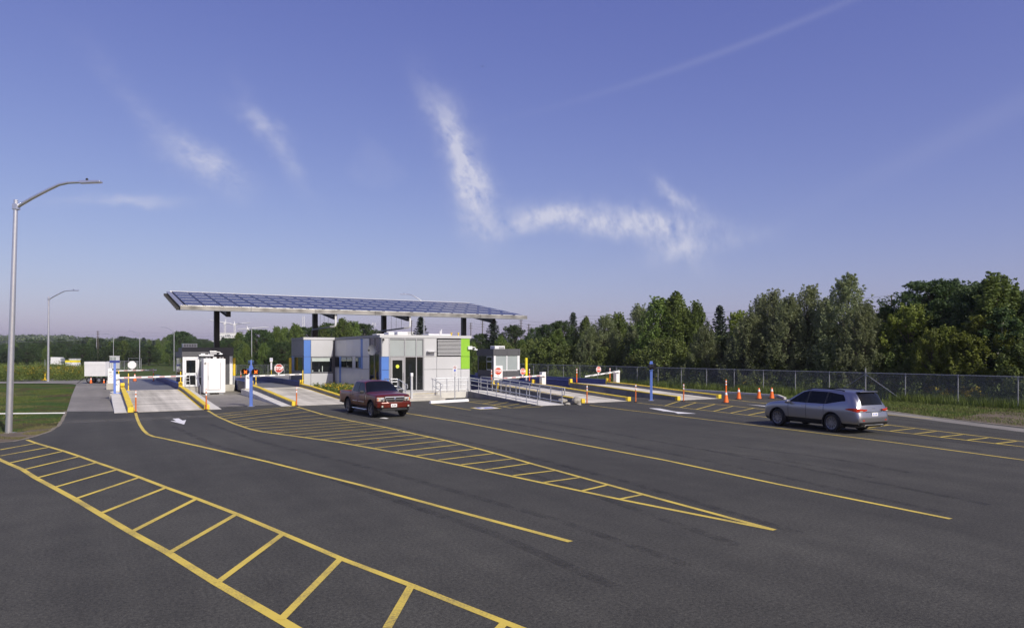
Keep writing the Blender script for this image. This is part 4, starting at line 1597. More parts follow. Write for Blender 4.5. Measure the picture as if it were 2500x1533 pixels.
def right_booth():
    u0, u1, v0, v1 = 30.62, 33.30, 56.3, 59.5
    zb = 0.54
    t = thing('scale_booth', 'dark grey attendant booth with pale blinds between the right lanes', 'booth', (0, 0, 0))
    B(u0 + 0.04, u1 - 0.02, v0 + 0.05, v1, zb, 2.9).build('wall', 'panel_dark', t)
    for a, b in ((u0 - 0.05, u0 + 0.18), (u0 + 0.19, (u0 + u1) / 2 - 0.005), ((u0 + u1) / 2 + 0.005, u1 - 0.14), (u1 - 0.13, u1 + 0.05)):
        B(a, b, v0 - 0.05, v0 + 0.2, 2.93, 3.53).build('fascia_panel', 'panel_dark', t, bevel=0.008)
    B(u0 - 0.05, u0 + 0.2, v0 + 0.205, v1 + 0.05, 2.93, 3.53).build('fascia_panel', 'panel_dark', t)
    B(u1 - 0.2, u1 + 0.05, v0 + 0.205, v1 + 0.05, 2.93, 3.53).build('fascia_panel', 'panel_dark', t)
    B(u0 + 0.2, u1 - 0.2, v0 + 0.2, v1, 3.3, 3.38).build('roof', 'panel_dark', t)
    um = (u0 + u1) / 2
    for a, b in ((u0, u0 + 0.20), (um - 0.05, um + 0.05), (u1 - 0.24, u1)):
        B(a, b, v0 - 0.02, v0 + 0.06, 1.62, 2.92).build('window_post', 'white_metal', t)
    B(u0 + 0.205, u1 - 0.245, v0 - 0.03, v0 + 0.055, 1.56, 1.62).build('sill', 'white_metal', t)
    for a, b in ((u0 + 0.21, um - 0.06), (um + 0.06, u1 - 0.25)):
        pn = B(a, b, v0 + 0.01, v0 + 0.045, 1.63, 2.90).build('window_pane', 'spandrel', t)
    for a, b in ((u0 + 0.02, um - 0.006), (um + 0.006, u1 - 0.02)):
        B(a, b, v0 + 0.0, v0 + 0.048, 0.56, 1.55).build('wall_panel', 'panel_dark', t, bevel=0.006)
    # shaded left face: two windows with frames
    f = B(u0 + 0.0, u0 + 0.038, v0 + 0.30, v0 + 1.35, 1.62, 2.86).build('window_frame', 'galv', t)
    B(u0 - 0.008, u0 + 0.0, v0 + 0.38, v0 + 1.28, 1.70, 2.35).build('window_pane', 'glass_dark', f)
    B(u0 - 0.008, u0 + 0.0, v0 + 0.38, v0 + 1.28, 2.43, 2.80).build('window_pane', 'glass_dark', f)
    B(u0 + 0.0, u0 + 0.036, v0 + 1.45, v1 - 0.3, 1.62, 2.86).build('window_pane', 'glass_dark', t)
    ac = thing('roof_unit', 'white air conditioner on the right booth roof', 'air conditioner', (u0 + 0.85, v0 + 0.8, 3.385))
    B(-0.55, 0.50, -0.45, 0.45, 0, 0.42).build('casing', 'white_metal', ac, bevel=0.05)
    for i in range(6):
        B(-0.12 + i * 0.09, -0.06 + i * 0.09, -0.462, -0.45, 0.08, 0.34).build('grille', 'panel_grey', ac)


right_booth()

# white equipment cabinet beside the left booth
def cabinet():
    p = Vector((7.72, 59.65, 0.0))
    t = thing('equipment_cabinet', 'tall white steel cabinet with a panelled door beside the left booth', 'cabinet', p)
    w_, d_, z0, z1 = 0.78, 0.72, 0.12, 2.72
    B(-w_, w_, -d_, d_, z0, z1).build('casing', 'white_paint', t, bevel=0.02)
    dr = B(-w_ + 0.24, w_ - 0.30, -d_ - 0.055, -d_, z0 + 0.24, z1 - 0.22).build('door', 'white_paint', t, bevel=0.02)
    for x in (-0.46, 0.42):
        B(x - 0.012, x + 0.012, -d_ - 0.062, -d_ - 0.0552, z0 + 0.30, z1 - 0.28).build('seal', 'panel_grey', dr)
    for z in (1.20, 1.36):
        MB().cyl((-0.42, -d_ - 0.05, z), (-0.42, -d_ - 0.10, z), 0.025, n=8).build('lock', 'galv_dark', dr)
    for x in (-0.55, -0.35, 0.42, 0.6):
        MB().tube([(x - 0.04, -d_ + 0.08, z1), (x - 0.04, -d_ + 0.08, z1 + 0.10), (x + 0.04, -d_ + 0.08, z1 + 0.10), (x + 0.04, -d_ + 0.08, z1)], 0.02, 6).build('lifting_lug', 'white_paint', t)
    B(-0.10, 0.14, -d_ + 0.02, -d_ + 0.2, z1, z1 + 0.13).build('vent_cap', 'white_paint', t)
    for x in (-0.5, 0.5):
        B(x - 0.17, x + 0.17, -d_ + 0.05, d_ - 0.05, -0.006, z0).build('skid', 'galv_dark', t)
    MB().tube([(-w_ + 0.1, -d_ - 0.01, z1 - 0.28), (-w_ + 0.06, -d_ - 0.02, z1 - 0.38), (-w_ + 0.12, -d_ - 0.02, z1 - 0.44), (-w_ + 0.17, -d_ - 0.02, z1 - 0.36), (-w_ + 0.12, -d_ - 0.01, z1 - 0.27)], 0.02, 6).build('cable_loop', 'black', t)
    # steel stair rail leaning up to the booth door
    s = thing('handrail', 'bent steel stair rail between the left booth door and the white cabinet', 'handrail', (6.45, 59.7, 0.0))
    MB().tube([(0, 0.6, 1.5), (0.28, -0.2, 0.75), (0.30, -0.4, 0.70), (0.30, -0.45, 0.0)], 0.022, 6).build('rail', 'galv', s)
    MB().tube([(0.14, 0.5, 1.3), (0.34, -0.1, 0.62), (0.34, -0.1, 0.0)], 0.022, 6).build('rail', 'galv', s)
    ld = thing('step_ladder', 'grey aluminium step ladder folded against the left booth door', 'ladder', (5.98, 60.25, 0.53))
    for x in (-0.16, 0.16):
        MB().tube([(x, 0.05, 0), (x * 0.8, 0.28, 1.12)], 0.018, 6).build('leg', 'alu', ld)
    for q in range(4):
        zq = 0.2 + q * 0.25
        MB().tube([(-0.15, 0.05 + 0.2 * zq, zq), (0.15, 0.05 + 0.2 * zq, zq)], 0.014, 6).build('rung', 'alu', ld)


cabinet()

# ================================================================== gates, signals, signs, posts, cones
def octagon(r, y0, y1):
    m = MB()
    ps = [(r * math.cos(R(22.5 + 45 * k)), r * math.sin(R(22.5 + 45 * k))) for k in range(8)]
    vs = [(x, y0, z) for x, z in ps] + [(x, y1, z) for x, z in ps]
    fs = [tuple(range(8)), tuple(range(15, 7, -1))] + [(k + 8, (k + 1) % 8 + 8, (k + 1) % 8, k) for k in range(8)]
    return m.add(vs, fs)


def stop_plate(parent, loc, r, rz=0.0, red='sign_red', back=False):
    o = octagon(r, -0.004, 0.004).build('sign_plate', 'white_paint', parent)
    o.location = loc
    o.rotation_euler = (0, 0, rz)
    if not back:
        octagon(r * 0.90, -0.007, -0.0045).build('red_face', red, o)
        lettering('lettering', 'STOP', r * 0.98, 'white_paint', o, (0, -0.010, 0), 0, bold=r * 0.035, sx=0.70)
    return o


def barrier(u, v, z0, direction, length, label, tilt=0.0, sign=None, hgt=1.15, base=0.0, stripes=True, zarm=None):
    """white gate cabinet with a striped arm that reaches along u; sign = (distance, radius, red material or 'back')"""
    t = thing('barrier_gate', label, 'barrier gate', (u, v, 0), 0)
    if base:
        B(-0.28, 0.28, -0.28, 0.28, -0.01, base).build('pedestal', 'concrete', t, bevel=0.015)
    B(-0.18, 0.18, -0.20, 0.20, z0, z0 + hgt).build('cabinet', 'white_paint', t, bevel=0.015)
    B(-0.19, 0.19, -0.21, 0.21, z0 + hgt, z0 + hgt + 0.03).build('cabinet_lid', 'white_paint', t)
    za = zarm if zarm else z0 + hgt * 0.80
    s = direction
    hub = MB().cyl((0, -0.20, za), (0, -0.34, za), 0.10, n=14).build('hub', 'white_paint', t)
    ya, yb = -0.345, -0.30
    e = length
    dz = math.tan(tilt) * e
    xs = sorted((s * 0.05, s * e))
    za0, za1 = (za, za + dz) if s > 0 else (za + dz, za)
    hh = 0.055
    arm = MB().hexa([(xs[0], ya, za0 - hh), (xs[1], ya, za1 - hh), (xs[1], yb, za1 - hh), (xs[0], yb, za0 - hh)],
                    [(xs[0], ya, za0 + hh), (xs[1], ya, za1 + hh), (xs[1], yb, za1 + hh), (xs[0], yb, za0 + hh)]).build('arm', 'white_paint', t, bevel=0.008)
    q = 0.45
    while q < e - 0.3:
        a, b = q, q + 0.34
        xa, xb = sorted((s * a, s * b))
        f = lambda x: za + dz * abs(x) / e
        MB().hexa([(xa, ya - 0.004, f(xa) - 0.026), (xb, ya - 0.004, f(xb) - 0.026), (xb, ya, f(xb) - 0.026), (xa, ya, f(xa) - 0.026)],
                  [(xa, ya - 0.004, f(xa) + 0.026), (xb, ya - 0.004, f(xb) + 0.026), (xb, ya, f(xb) + 0.026), (xa, ya, f(xa) + 0.026)]).build('stripe', 'stripe_red' if stripes else 'print_dark', arm)
        q += 0.74
    if sign:
        dx, r, red = sign
        x = s * dx
        zz = za + dz * dx / e
        B(x - 0.035, x + 0.035, ya - 0.012, ya - 0.001, zz - 0.05, zz + 0.16 + r).build('sign_stem', 'white_paint', t)
        stop_plate(t, (x, ya - 0.02, zz + 0.15 + r), r, 0, 'sign_red' if red == 'back' else red, red == 'back')
    return t


V1, V2, V3, V4 = 57.3, 56.9, 48.0, 47.8
g1 = barrier(1.12, V1, 0.50, 1, 4.45, 'white barrier gate with red-striped arm across the leftmost lane', R(1.0), base=0.50)
# printed emblem on the cabinet face
rg = MB()
for q in range(14):
    a0, a1 = 2 * math.pi * q / 14, 2 * math.pi * (q + 1) / 14
    rg.add([(0.115 * math.cos(a), -0.202, 1.02 + 0.115 * math.sin(a)) for a in (a0, a1)] + [(0.10 * math.cos(a), -0.202, 1.02 + 0.10 * math.sin(a)) for a in (a1, a0)], [(3, 2, 1, 0)])
rg.build('round_emblem', 'print_dark', g1)
B(-0.05, 0.03, -0.203, -0.201, 0.96, 1.0).build('emblem_mark', 'print_dark', g1)
g2 = barrier(9.80, V2, 0.50, 1, 3.95, 'white barrier gate carrying a dark red STOP sign across the second lane', R(1.2), sign=(2.2, 0.36, 'sign_red_dark'), base=0.50, stripes=False)
g3 = barrier(30.52, V3, 0.48, -1, 3.75, 'white barrier gate with red-striped arm and STOP sign over the third lane', R(-2.4), sign=(2.05, 0.265, 'sign_red'), base=0.48)
g4 = barrier(37.75, V4, 0.48, -1, 3.5, 'white barrier gate with raised black-striped arm and STOP sign nearest the fence', R(-6.0), sign=(2.15, 0.265, 'sign_red'), base=0.48, stripes=False, zarm=1.62)
barrier(1.0, 80.5, 0.50, 1, 4.1, 'far barrier gate showing the blank back of its octagonal sign', R(0.5), sign=(1.9, 0.40, 'back'), base=0.5)
c0 = G(271, 950)
t = thing('control_cabinet', 'narrow white control cabinet on a concrete block left of the leftmost lane', 'cabinet', (c0.x, c0.y, 0))
B(-0.36, 0.36, -0.3, 0.3, -0.01, 0.52).build('block', 'concrete', t, bevel=0.02)
B(-0.25, 0.25, -0.2, 0.2, 0.52, 1.64).build('casing', 'white_paint', t, bevel=0.015)
rg = MB()
for q in range(14):
    a0, a1 = 2 * math.pi * q / 14, 2 * math.pi * (q + 1) / 14
    rg.add([(0.115 * math.cos(a), -0.202, 1.15 + 0.115 * math.sin(a)) for a in (a0, a1)] + [(0.10 * math.cos(a), -0.202, 1.15 + 0.10 * math.sin(a)) for a in (a1, a0)], [(3, 2, 1, 0)])
rg.build('round_emblem', 'print_dark', t)
B(-0.15, 0.03, -0.203, -0.201, 1.45, 1.50).build('print_line', 'print_dark', t)

# white board with STOP printed on it, beside the walkway
u = 26.35
v = VS(1216, u)
t = thing('stop_board', 'rectangular white board printed with a red STOP octagon beside the walkway', 'sign', (u, v, 0), R(-20))
MB().cyl((0, 0.02, 0), (0, 0.02, 2.0), 0.05, n=10).build('post', 'galv', t)
MB().cyl((0, 0.02, 0.02), (0, 0.02, 0.95), 0.068, n=10).build('post_sleeve', 'yellow', t)
B(-0.34, 0.34, -0.05, -0.03, 1.12, 2.20).build('board', 'white_paint', t, bevel=0.005)
octagon(0.275, -0.056, -0.051).build('red_octagon', 'sign_red', t).location = (0, 0, 1.78)
lettering('lettering', 'STOP', 0.275, 'white_paint', t, (0, -0.060, 1.78), 0, bold=0.010, sx=0.72)
B(-0.03, 0.03, -0.056, -0.05, 1.40, 1.47).build('bolt', 'galv_dark', t)


def signal_head(parent, x, z, lit, face=-1):
    h = MB().lathe([(0.02, 0), (0.18, 0.01), (0.19, 0.04), (0.19, 0.10), (0.10, 0.20), (0.02, 0.21)], 20).xf(Matrix.Translation((x, -0.05, z)) @ Matrix.Rotation(R(-90), 4, 'X')).build('signal_head', 'black', parent, smooth_=True)
    vis = MB()
    n = 16
    vs, fs = [], []
    for k in range(n + 1):
        a = R(-40) + R(260) * k / n
        for yy, rr in ((-0.05, 0.185), (-0.05 - 0.20, 0.19)):
            vs.append((x + rr * math.cos(a), yy, z + rr * math.sin(a)))
    for k in range(n):
        fs.append((2 * k, 2 * k + 1, 2 * k + 3, 2 * k + 2))
    o = vis.add(vs, fs).build('visor', 'black', h)
    o.modifiers.new('t', 'SOLIDIFY').thickness = 0.008
    for a in (45, -45):
        m = B(-0.115, 0.115, -0.012, -0.002, -0.026 if a > 0 else -0.0255, 0.026)
        m.xf(Matrix.Translation((x, -0.048 - (0.002 if a > 0 else 0), z)) @ Matrix.Rotation(R(a), 4, 'Y'))
        m.build('cross_lens', 'lens_orange' if lit else 'galv_dark', h)


def signal(u, v, z0, h, rz, label, lit=True, spread=0.31):
    t = thing('lane_signal', label, 'lane signal', (u, v, 0), rz)
    B(-0.075, 0.075, -0.075, 0.075, z0, z0 + h).build('pole', 'pole_blue', t, bevel=0.008)
    B(-0.17, 0.17, -0.17, 0.17, z0, z0 + 0.02).build('base_plate', 'galv', t)
    zz = z0 + h - 0.36
    B(-spread, spread, -0.03, 0.05, zz + 0.09, zz + 0.17).build('cross_arm', 'pole_blue', t)
    B(-0.10, 0.10, -0.10, 0.10, zz + 0.02, zz + 0.26).build('bracket', 'pole_blue', t, bevel=0.01)
    B(-0.10, 0.10, -0.10, 0.10, zz - 0.28, zz - 0.22).build('clamp', 'pole_blue', t)
    for s in (-1, 1):
        signal_head(t, s * spread, zz - 0.02, lit)
    return t


p = G(613, 992)
s2 = signal(p.x, p.y, 0, 2.42, R(-32), 'blue signal pole with two lit orange crosses between the left lanes')
MB().tube([(0.0, 0.0, 2.42), (0.0, 0.0, 2.74)], 0.05, 8).build('mast_tip', 'pole_blue', s2)
for z in (2.58, 2.68):
    B(-0.17, 0.17, -0.02, 0.02, z, z + 0.025).build('antenna_bar', 'pole_blue', s2)
p = G(1590, 977.7)
s4 = signal(p.x, p.y, 0, 2.62, R(40), 'blue signal pole with two dark signal heads between the right lanes', lit=False, spread=0.30)
v = 55.2
t = thing('lane_signal', 'blue post on a bracket at the left edge of the leftmost lane', 'lane signal', (UF(280, v), v, 0))
B(-0.075, 0.075, -0.075, 0.075, 0.42, 2.62).build('pole', 'pole_blue', t, bevel=0.008)
MB().tube([(0, -0.02, 0.45), (0.2, -0.02, 0.42), (0.75, 0.3, 0.52)], 0.05, 8).build('bracket', 'pole_blue', t)
B(-0.30, 0.30, -0.10, 0.10, 2.50, 2.66).build('head', 'girder_blue', t)
B(-0.30, 0.30, -0.20, 0.28, -0.01, 0.42).build('footing', 'concrete', t, bevel=0.04)


# slim posts
def delineator(x=None, y=None, label='', pos=None, mat='orange_dull', h=1.16, z=0.0, group='orange delineator posts at the lane edges'):
    p = G(x, y, z) if pos is None else Vector((pos[0], pos[1], z))
    t = thing('delineator_post', label, 'delineator post', (p.x, p.y, z), 0, group)
    MB().lathe([(0.11, 0.0), (0.11, 0.03), (0.04, 0.05)], 12).build('base', 'rubber', t)
    MB().lathe([(0.038, 0.04), (0.038, h - 0.02), (0.030, h)], 10).build('tube', mat, t)
    for z0, z1 in ((h - 0.36, h - 0.24), (h - 0.16, h - 0.03)):
        MB().lathe([(0.0395, z0), (0.041, z0 + 0.004), (0.041, z1 - 0.004), (0.0395, z1)], 10).build('white_band', 'white_paint', t)
    return t


delineator(331.5, 1006.5, 'orange delineator post at the left kerb end of the leftmost ramp')
delineator(503.5, 1000.5, 'orange delineator post at the right kerb end of the leftmost ramp')
delineator(724, 990.8, 'orange delineator post at the left kerb end of the second ramp')
delineator(1433, 985.6, 'orange delineator post at the left kerb end of the third ramp')
delineator(1552, 982.0, 'orange delineator post at the right kerb end of the third ramp')
delineator(1669, 980.2, 'orange delineator post at the left kerb end of the ramp nearest the fence')
for x, u, z, lab in ((1200, 26.5, HR + 0.2, 'orange post beside the walkway at the top of the third ramp'), (1292.5, 30.18, HR + 0.24, 'orange post next to the tall yellow bollard at the third scale'),
                     (1408, 33.6, HR + 0.24, 'white-topped orange post at the left top of the ramp nearest the fence'), (1489, 37.4, HR + 0.24, 'white-topped orange post at the right top of the ramp nearest the fence')):
    delineator(label=lab, pos=(u, VS(x, u)), z=z, mat='orange', group='orange posts at the top of the ramps')


def yellow_post(u, v, z, label, h=1.2):
    t = thing('flexible_post', label, 'post', (u, v, z), 0, 'thin yellow posts at the scale corners')
    B(-0.028, 0.028, -0.018, 0.018, 0, h).build('blade', 'yellow', t)
    B(-0.09, 0.09, -0.09, 0.09, 0, 0.03).build('foot', 'yellow', t)


yellow_post(1.86, 57.6, HR + 0.01, 'thin yellow post at the left front corner of the leftmost scale')
yellow_post(1.35, 62.0, HR + 0.43, 'thin yellow post behind the gate cabinet of the leftmost lane', 0.9)
yellow_post(5.25, 57.75, HR + 0.5, 'thin yellow post at the right front corner of the leftmost scale', 0.8)
yellow_post(10.42, 57.1, HR + 0.24, 'thin yellow post at the left front corner of the second scale', 0.95)
yellow_post(13.95, 57.1, HR + 0.5, 'thin yellow post at the right front corner of the second scale', 0.8)


def bollard(u, v, label, h=2.75, z=0.5, mat='yellow_pure'):
    t = thing('bollard', label, 'bollard', (u, v, 0), 0, 'tall pipe bollards guarding the booths')
    MB().lathe([(0.10, -0.02), (0.10, z + 1.0)], 14).build('pipe', 'galv', t, smooth_=True)
    MB().lathe([(0.115, z + 0.75), (0.115, h - 0.02), (0.09, h), (0.001, h)], 14).build('sleeve', mat, t, smooth_=True)
    for q in (0.28, 0.34):
        MB().lathe([(0.117, h - q), (0.119, h - q + 0.005), (0.119, h - q + 0.03), (0.117, h - q + 0.035)], 14).build('groove', 'yellow', t)


bollard(31.25, VS(1284.6, 31.25), 'tall bright yellow pipe bollard beside the right booth')
bollard(9.93, VS(571.5, 9.93), 'tall shaded yellow pipe bollard at the right side of the left booth', mat='yellow')  # duller yellow paints in the shade on this sleeve
bollard(14.08, VS(709, 14.08), 'tall shaded yellow pipe bollard at the rear left corner of the scale house', mat='yellow')  # shade put into the sleeve colour, a duller yellow


def stub(x, y, label, h=0.42):
    p = G(x, y)
    t = thing('concrete_stub', label, 'bollard', (p.x, p.y, 0), R(10), 'short square concrete stubs')
    MB().hexa([(-0.13, -0.13, -0.01), (0.13, -0.13, -0.01), (0.13, 0.13, -0.01), (-0.13, 0.13, -0.01)], [(-0.105, -0.105, h), (0.105, -0.105, h), (0.105, 0.105, h), (-0.105, 0.105, h)]).build('stub', 'concrete_light', t, bevel=0.015)


stub(273, 971.5, 'short square concrete stub on the pavement left of the leftmost ramp', 0.45)
stub(599.5, 963.5, 'short square concrete stub between the left lanes')


# cones
def cone(p, label, tube=False, z=0.0, h=0.76):
    t = thing('traffic_cone', label, 'traffic cone', (p.x, p.y, z), 0, 'orange traffic cones')
    s = h / 0.76
    B(-0.20 * s, 0.20 * s, -0.20 * s, 0.20 * s, 0, 0.035).build('base', 'rubber', t, bevel=0.01)
    MB().lathe([(0.165 * s, 0.035), (0.125 * s, 0.26 * s), (0.085 * s, 0.50 * s), (0.045 * s, 0.74 * s), (0.030 * s, h)], 16).build('cone_body', 'orange', t, smooth_=True)
    MB().lathe([(0.0865 * s, 0.50 * s), (0.0875 * s, 0.505 * s), (0.063 * s, 0.65 * s), (0.0615 * s, 0.655 * s)], 16).build('white_collar', 'white_paint', t, smooth_=True)
    if tube:
        MB().lathe([(0.045, h - 0.02), (0.045, 1.42), (0.03, 1.46)], 10).build('tube', 'orange', t)
        for z0 in (1.12, 1.30):
            MB().lathe([(0.0465, z0), (0.048, z0 + 0.004), (0.048, z0 + 0.09), (0.0465, z0 + 0.094)], 10).build('white_band', 'white_paint', t)
    return t


cone(G(1772.5, 983), 'orange cone topped with a tall banded tube near the right ramp', True)
cone(G(1803.5, 974.4), 'orange traffic cone just right of the cone with the tall tube')
cone(G(1853, 973.6), 'middle orange traffic cone of the three along the kerb')
cone(G(1884.4, 972.8), 'orange traffic cone closest to the silver car')
cone(Vector((3.0, 76.5, 0)), 'small distant orange cone on the leftmost scale deck', z=HR, h=0.7)
delineator(label='distant orange post on the leftmost scale deck', pos=(4.55, 76.0), z=HR, mat='orange')
delineator(label='distant orange post on the far pavement behind the second lane', pos=(UF(588, 84), 84), z=0, mat='orange')


# rocks by the walkway
def rock(p, s, seed, label):
    rng = random.Random(seed)
    import bmesh
    bm = bmesh.new()
    bmesh.ops.create_icosphere(bm, subdivisions=3, radius=1)
    ph = [rng.uniform(0, 6) for _ in range(6)]
    for vv in bm.verts:
        c = vv.co
        k = 1 + 0.16 * math.sin(2.3 * c.x + ph[0]) * math.cos(2.1 * c.y + ph[1]) + 0.10 * math.sin(4.7 * c.z + ph[2] + 2 * c.x) + 0.06 * math.sin(7 * c.y + ph[3])
        vv.co = Vector((c.x * s[0] * k, c.y * s[1] * k, max(-0.1, c.z * s[2] * k)))
    me = bpy.data.meshes.new('rock')
    bm.to_mesh(me)
    bm.free()
    me.materials.append(M['rock'])
    o = link('rock', me)
    o.location = (p.x, p.y, s[2] * 0.45)
    o.rotation_euler = (0, 0, rng.uniform(0, 6))
    tag(o, label, 'rock', 'boulders beside the third ramp')


rock(G(1406, 986), (0.33, 0.30, 0.30), 1, 'largest grey boulder at the left kerb end of the third ramp')
rock(G(1374, 982), (0.40, 0.28, 0.20), 2, 'flat grey boulder behind the walkway handrail')
rock(G(1386, 988.3), (0.17, 0.14, 0.11), 3, 'small pale stone at the foot of the largest boulder')
rock(G(1414, 988.6), (0.13, 0.11, 0.08), 4, 'small stone right of the largest boulder')


# ================================================================== street lamps
def lamp(base, h, arm_dir, arm, label, lean=0.0, r=0.115, detail=False, rise=1.0):
    t = thing('street_lamp', label, 'street lamp', base, math.atan2(arm_dir[1], arm_dir[0]), 'galvanised street lamps')
    tipx = math.tan(lean) * h
    MB().tube([(0, 0, 0), (tipx * 0.5, 0, h * 0.5), (tipx, 0, h)], [r, r * 0.8, r * 0.62], 14).build('pole', 'lamp_pole', t, smooth_=True)
    B(-0.2, 0.2, -0.2, 0.2, 0, 0.035).build('base_plate', 'lamp_pole', t)
    x0, z0 = tipx, h - 0.28
    MB().tube([(x0 + 0.05, 0, z0), (x0 + arm * 0.25, 0, z0 + rise * 0.36), (x0 + arm * 0.5, 0, z0 + rise * 0.70), (x0 + arm * 0.66, 0, z0 + rise * 0.90), (x0 + arm * 0.8, 0, z0 + rise * 0.98), (x0 + arm, 0, z0 + rise)], [0.07, 0.065, 0.06, 0.055, 0.05, 0.045], 10).build('arm', 'lamp_pole', t, smooth_=True)
    xh, zh = x0 + arm - 0.05, z0 + rise
    hd = MB().hexa([(xh, -0.09, zh - 0.06), (xh + 0.85, -0.13, zh - 0.02), (xh + 0.85, 0.13, zh - 0.02), (xh, 0.09, zh - 0.06)], [(xh, -0.07, zh + 0.07), (xh + 0.85, -0.11, zh + 0.06), (xh + 0.85, 0.11, zh + 0.06), (xh, 0.07, zh + 0.07)]).build('lamp_head', 'lamp_pole', t, bevel=0.02)
    MB().lathe([(0.045, 0), (0.045, 0.08), (0.02, 0.09)], 10, (xh + 0.28, 0, zh + 0.07)).build('photocell', 'black', hd)
    B(tipx - 0.10, tipx + 0.12, -0.10, 0.10, z0 - 0.12, z0 + 0.12).build('arm_clamp', 'lamp_pole', t, bevel=0.02)
    if detail:
        rg = MB()
        a_c = R(-62)
        for ring in ((0.115, 0.098), (0.055, 0.040)):
            for q in range(14):
                a0, a1 = 2 * math.pi * q / 14, 2 * math.pi * (q + 1) / 14
                pts = []
                for rr, a in ((ring[0], a0), (ring[0], a1), (ring[1], a1), (ring[1], a0)):
                    th = a_c + rr * math.cos(a) / 0.118
                    pts.append((0.1185 * math.cos(th), 0.1185 * math.sin(th), 0.62 + rr * math.sin(a)))
                rg.add(pts, [(0, 1, 2, 3)])
        rg.build('round_emblem', 'print_dark', t)
        m = MB()
        for a, b, z0_, z1_ in ((-0.045, 0.045, 0.88, 0.90), (-0.008, 0.008, 0.84, 0.88)):
            ths = [a_c + q / 0.118 for q in (a, b)]
            m.add([(0.1185 * math.cos(ths[0]), 0.1185 * math.sin(ths[0]), z0_), (0.1185 * math.cos(ths[1]), 0.1185 * math.sin(ths[1]), z0_), (0.1185 * math.cos(ths[1]), 0.1185 * math.sin(ths[1]), z1_), (0.1185 * math.cos(ths[0]), 0.1185 * math.sin(ths[0]), z1_)], [(0, 1, 2, 3)])
        m.build('print_mark', 'print_dark', t)
    return t


right = (_cs, -_sn)
left = (-_cs, _sn)
p = G(21, 1055)
lamp((p.x, p.y, -0.05), 9.3, right, 2.6, 'tall galvanised street lamp on the near lawn at far left', R(1.8), 0.128, True, rise=0.98)
p = D(117.5, 82.6)
lamp((p.x, p.y, gz(p.x, p.y) - 0.03), 9.75, right, 2.65, 'galvanised street lamp by the service road, second from the left edge', R(0.4), 0.13)
for x, Z, h, lab in ((425, 172, 9.6, 'distant street lamp just left of the dark left booth'), (341, 205, 9.7, 'distant street lamp above the blank sign back'), (277, 232, 9.7, 'distant street lamp above the white trailer right edge'),
                     (235.5, 262, 10, 'farthest street lamp beside the wooden utility pole'), (614.5, 150, 9.6, 'distant street lamp above the lit lane crosses'), (1035, 98, 10.4, 'street lamp rising behind the canopy and scale house roof')):
    p = D(x, Z)
    lamp((p.x, p.y, gz(p.x, p.y)), h, left, 2.5, lab, 0, 0.12, rise=1.1)

# ================================================================== chain link fence
def fence():
    u = 45.5
    t = thing('chain_link_fence', 'long galvanised chain-link fence in front of the wood', 'fence', (u, 0, 0))
    vs = [8.0, 11.0, 14.2, 17.6, 21.0, 24.3, 27.6, 30.4, 33.2, 36.1, 39.1, 42.1, 45.2, 48.3, 51.4, 54.4, 57.6, 60.8, 64.0, 67.2, 70.4, 73.6, 76.8, 80]
    tall = 30.4
    for v in vs:
        hh = 2.12 if abs(v - tall) < 0.1 else 1.84
        r = 0.045 if abs(v - tall) < 0.1 else 0.033
        MB().cyl((0, v, -0.1), (0, v, hh), r, n=8).build('post', 'galv_fence', t)
    for a, b in ((8.0, 30.4), (30.4, 56), (56, 80)):
        MB().tube([(0, a, 1.80), (0, b, 1.80)], 0.024, 8).build('top_rail', 'galv_fence', t)
        MB().add([(-0.03, a, 0.0), (-0.03, b, 0.0), (-0.03, b, 1.86), (-0.03, a, 1.86)], [(0, 1, 2, 3)]).build('mesh_panel', 'chain_link', t)
    for s in (-1, 1):
        MB().tube([(-0.02, tall, 1.72), (-0.02, tall + s * 2.6, 0.1)], 0.022, 8).build('brace', 'galv_fence', t)
    # run across the back of the station
    t2 = thing('chain_link_fence', 'distant chain-link fence crossing the grass behind the second lane', 'fence', (0, 0, 0))
    p0, p1 = D(430, 150), D(1180, 128)
    n = 18
    for i in range(n + 1):
        p = p0.lerp(p1, i / n)
        z = gz(p.x, p.y)
        MB().cyl((p.x, p.y, z - 0.1), (p.x, p.y, z + 1.86), 0.04, n=6).build('post', 'galv_fence', t2)
        if i < n:
            q = p0.lerp(p1, (i + 1) / n)
            zq = gz(q.x, q.y)
            MB().tube([(p.x, p.y, z + 1.82), (q.x, q.y, zq + 1.82)], 0.03, 6).build('top_rail', 'galv_fence', t2)
            MB().add([(p.x, p.y, z), (q.x, q.y, zq), (q.x, q.y, zq + 1.82), (p.x, p.y, z + 1.82)], [(0, 1, 2, 3)]).build('mesh_panel', 'chain_link', t2)
    t3 = thing('chain_link_fence', 'distant pipe-framed gate and chain-link fence at far left', 'fence', (0, 0, 0))
    p0, p1 = D(262, 185), D(345, 185)
    for i in range(9):
        p = p0.lerp(p1, i / 8)
        z = gz(p.x, p.y)
        MB().cyl((p.x, p.y, z - 0.1), (p.x, p.y, z + (2.9 if i in (5, 8) else 2.2)), 0.05, n=6).build('post', 'galv_fence', t3)
    for za, a, b in ((2.2, 0, 0.62), (2.9, 0.62, 1.0), (2.2, 0.62, 1.0)):
        p, q = p0.lerp(p1, a), p0.lerp(p1, b)
        MB().tube([(p.x, p.y, gz(p.x, p.y) + za), (q.x, q.y, gz(q.x, q.y) + za)], 0.045, 6).build('top_rail', 'galv_fence', t3)
    MB().add([(p0.x, p0.y, gz(p0.x, p0.y)), (p1.x, p1.y, gz(p1.x, p1.y)), (p1.x, p1.y, gz(p1.x, p1.y) + 2.2), (p0.x, p0.y, gz(p0.x, p0.y) + 2.2)], [(0, 1, 2, 3)]).build('mesh_panel', 'chain_link', t3)


fence()

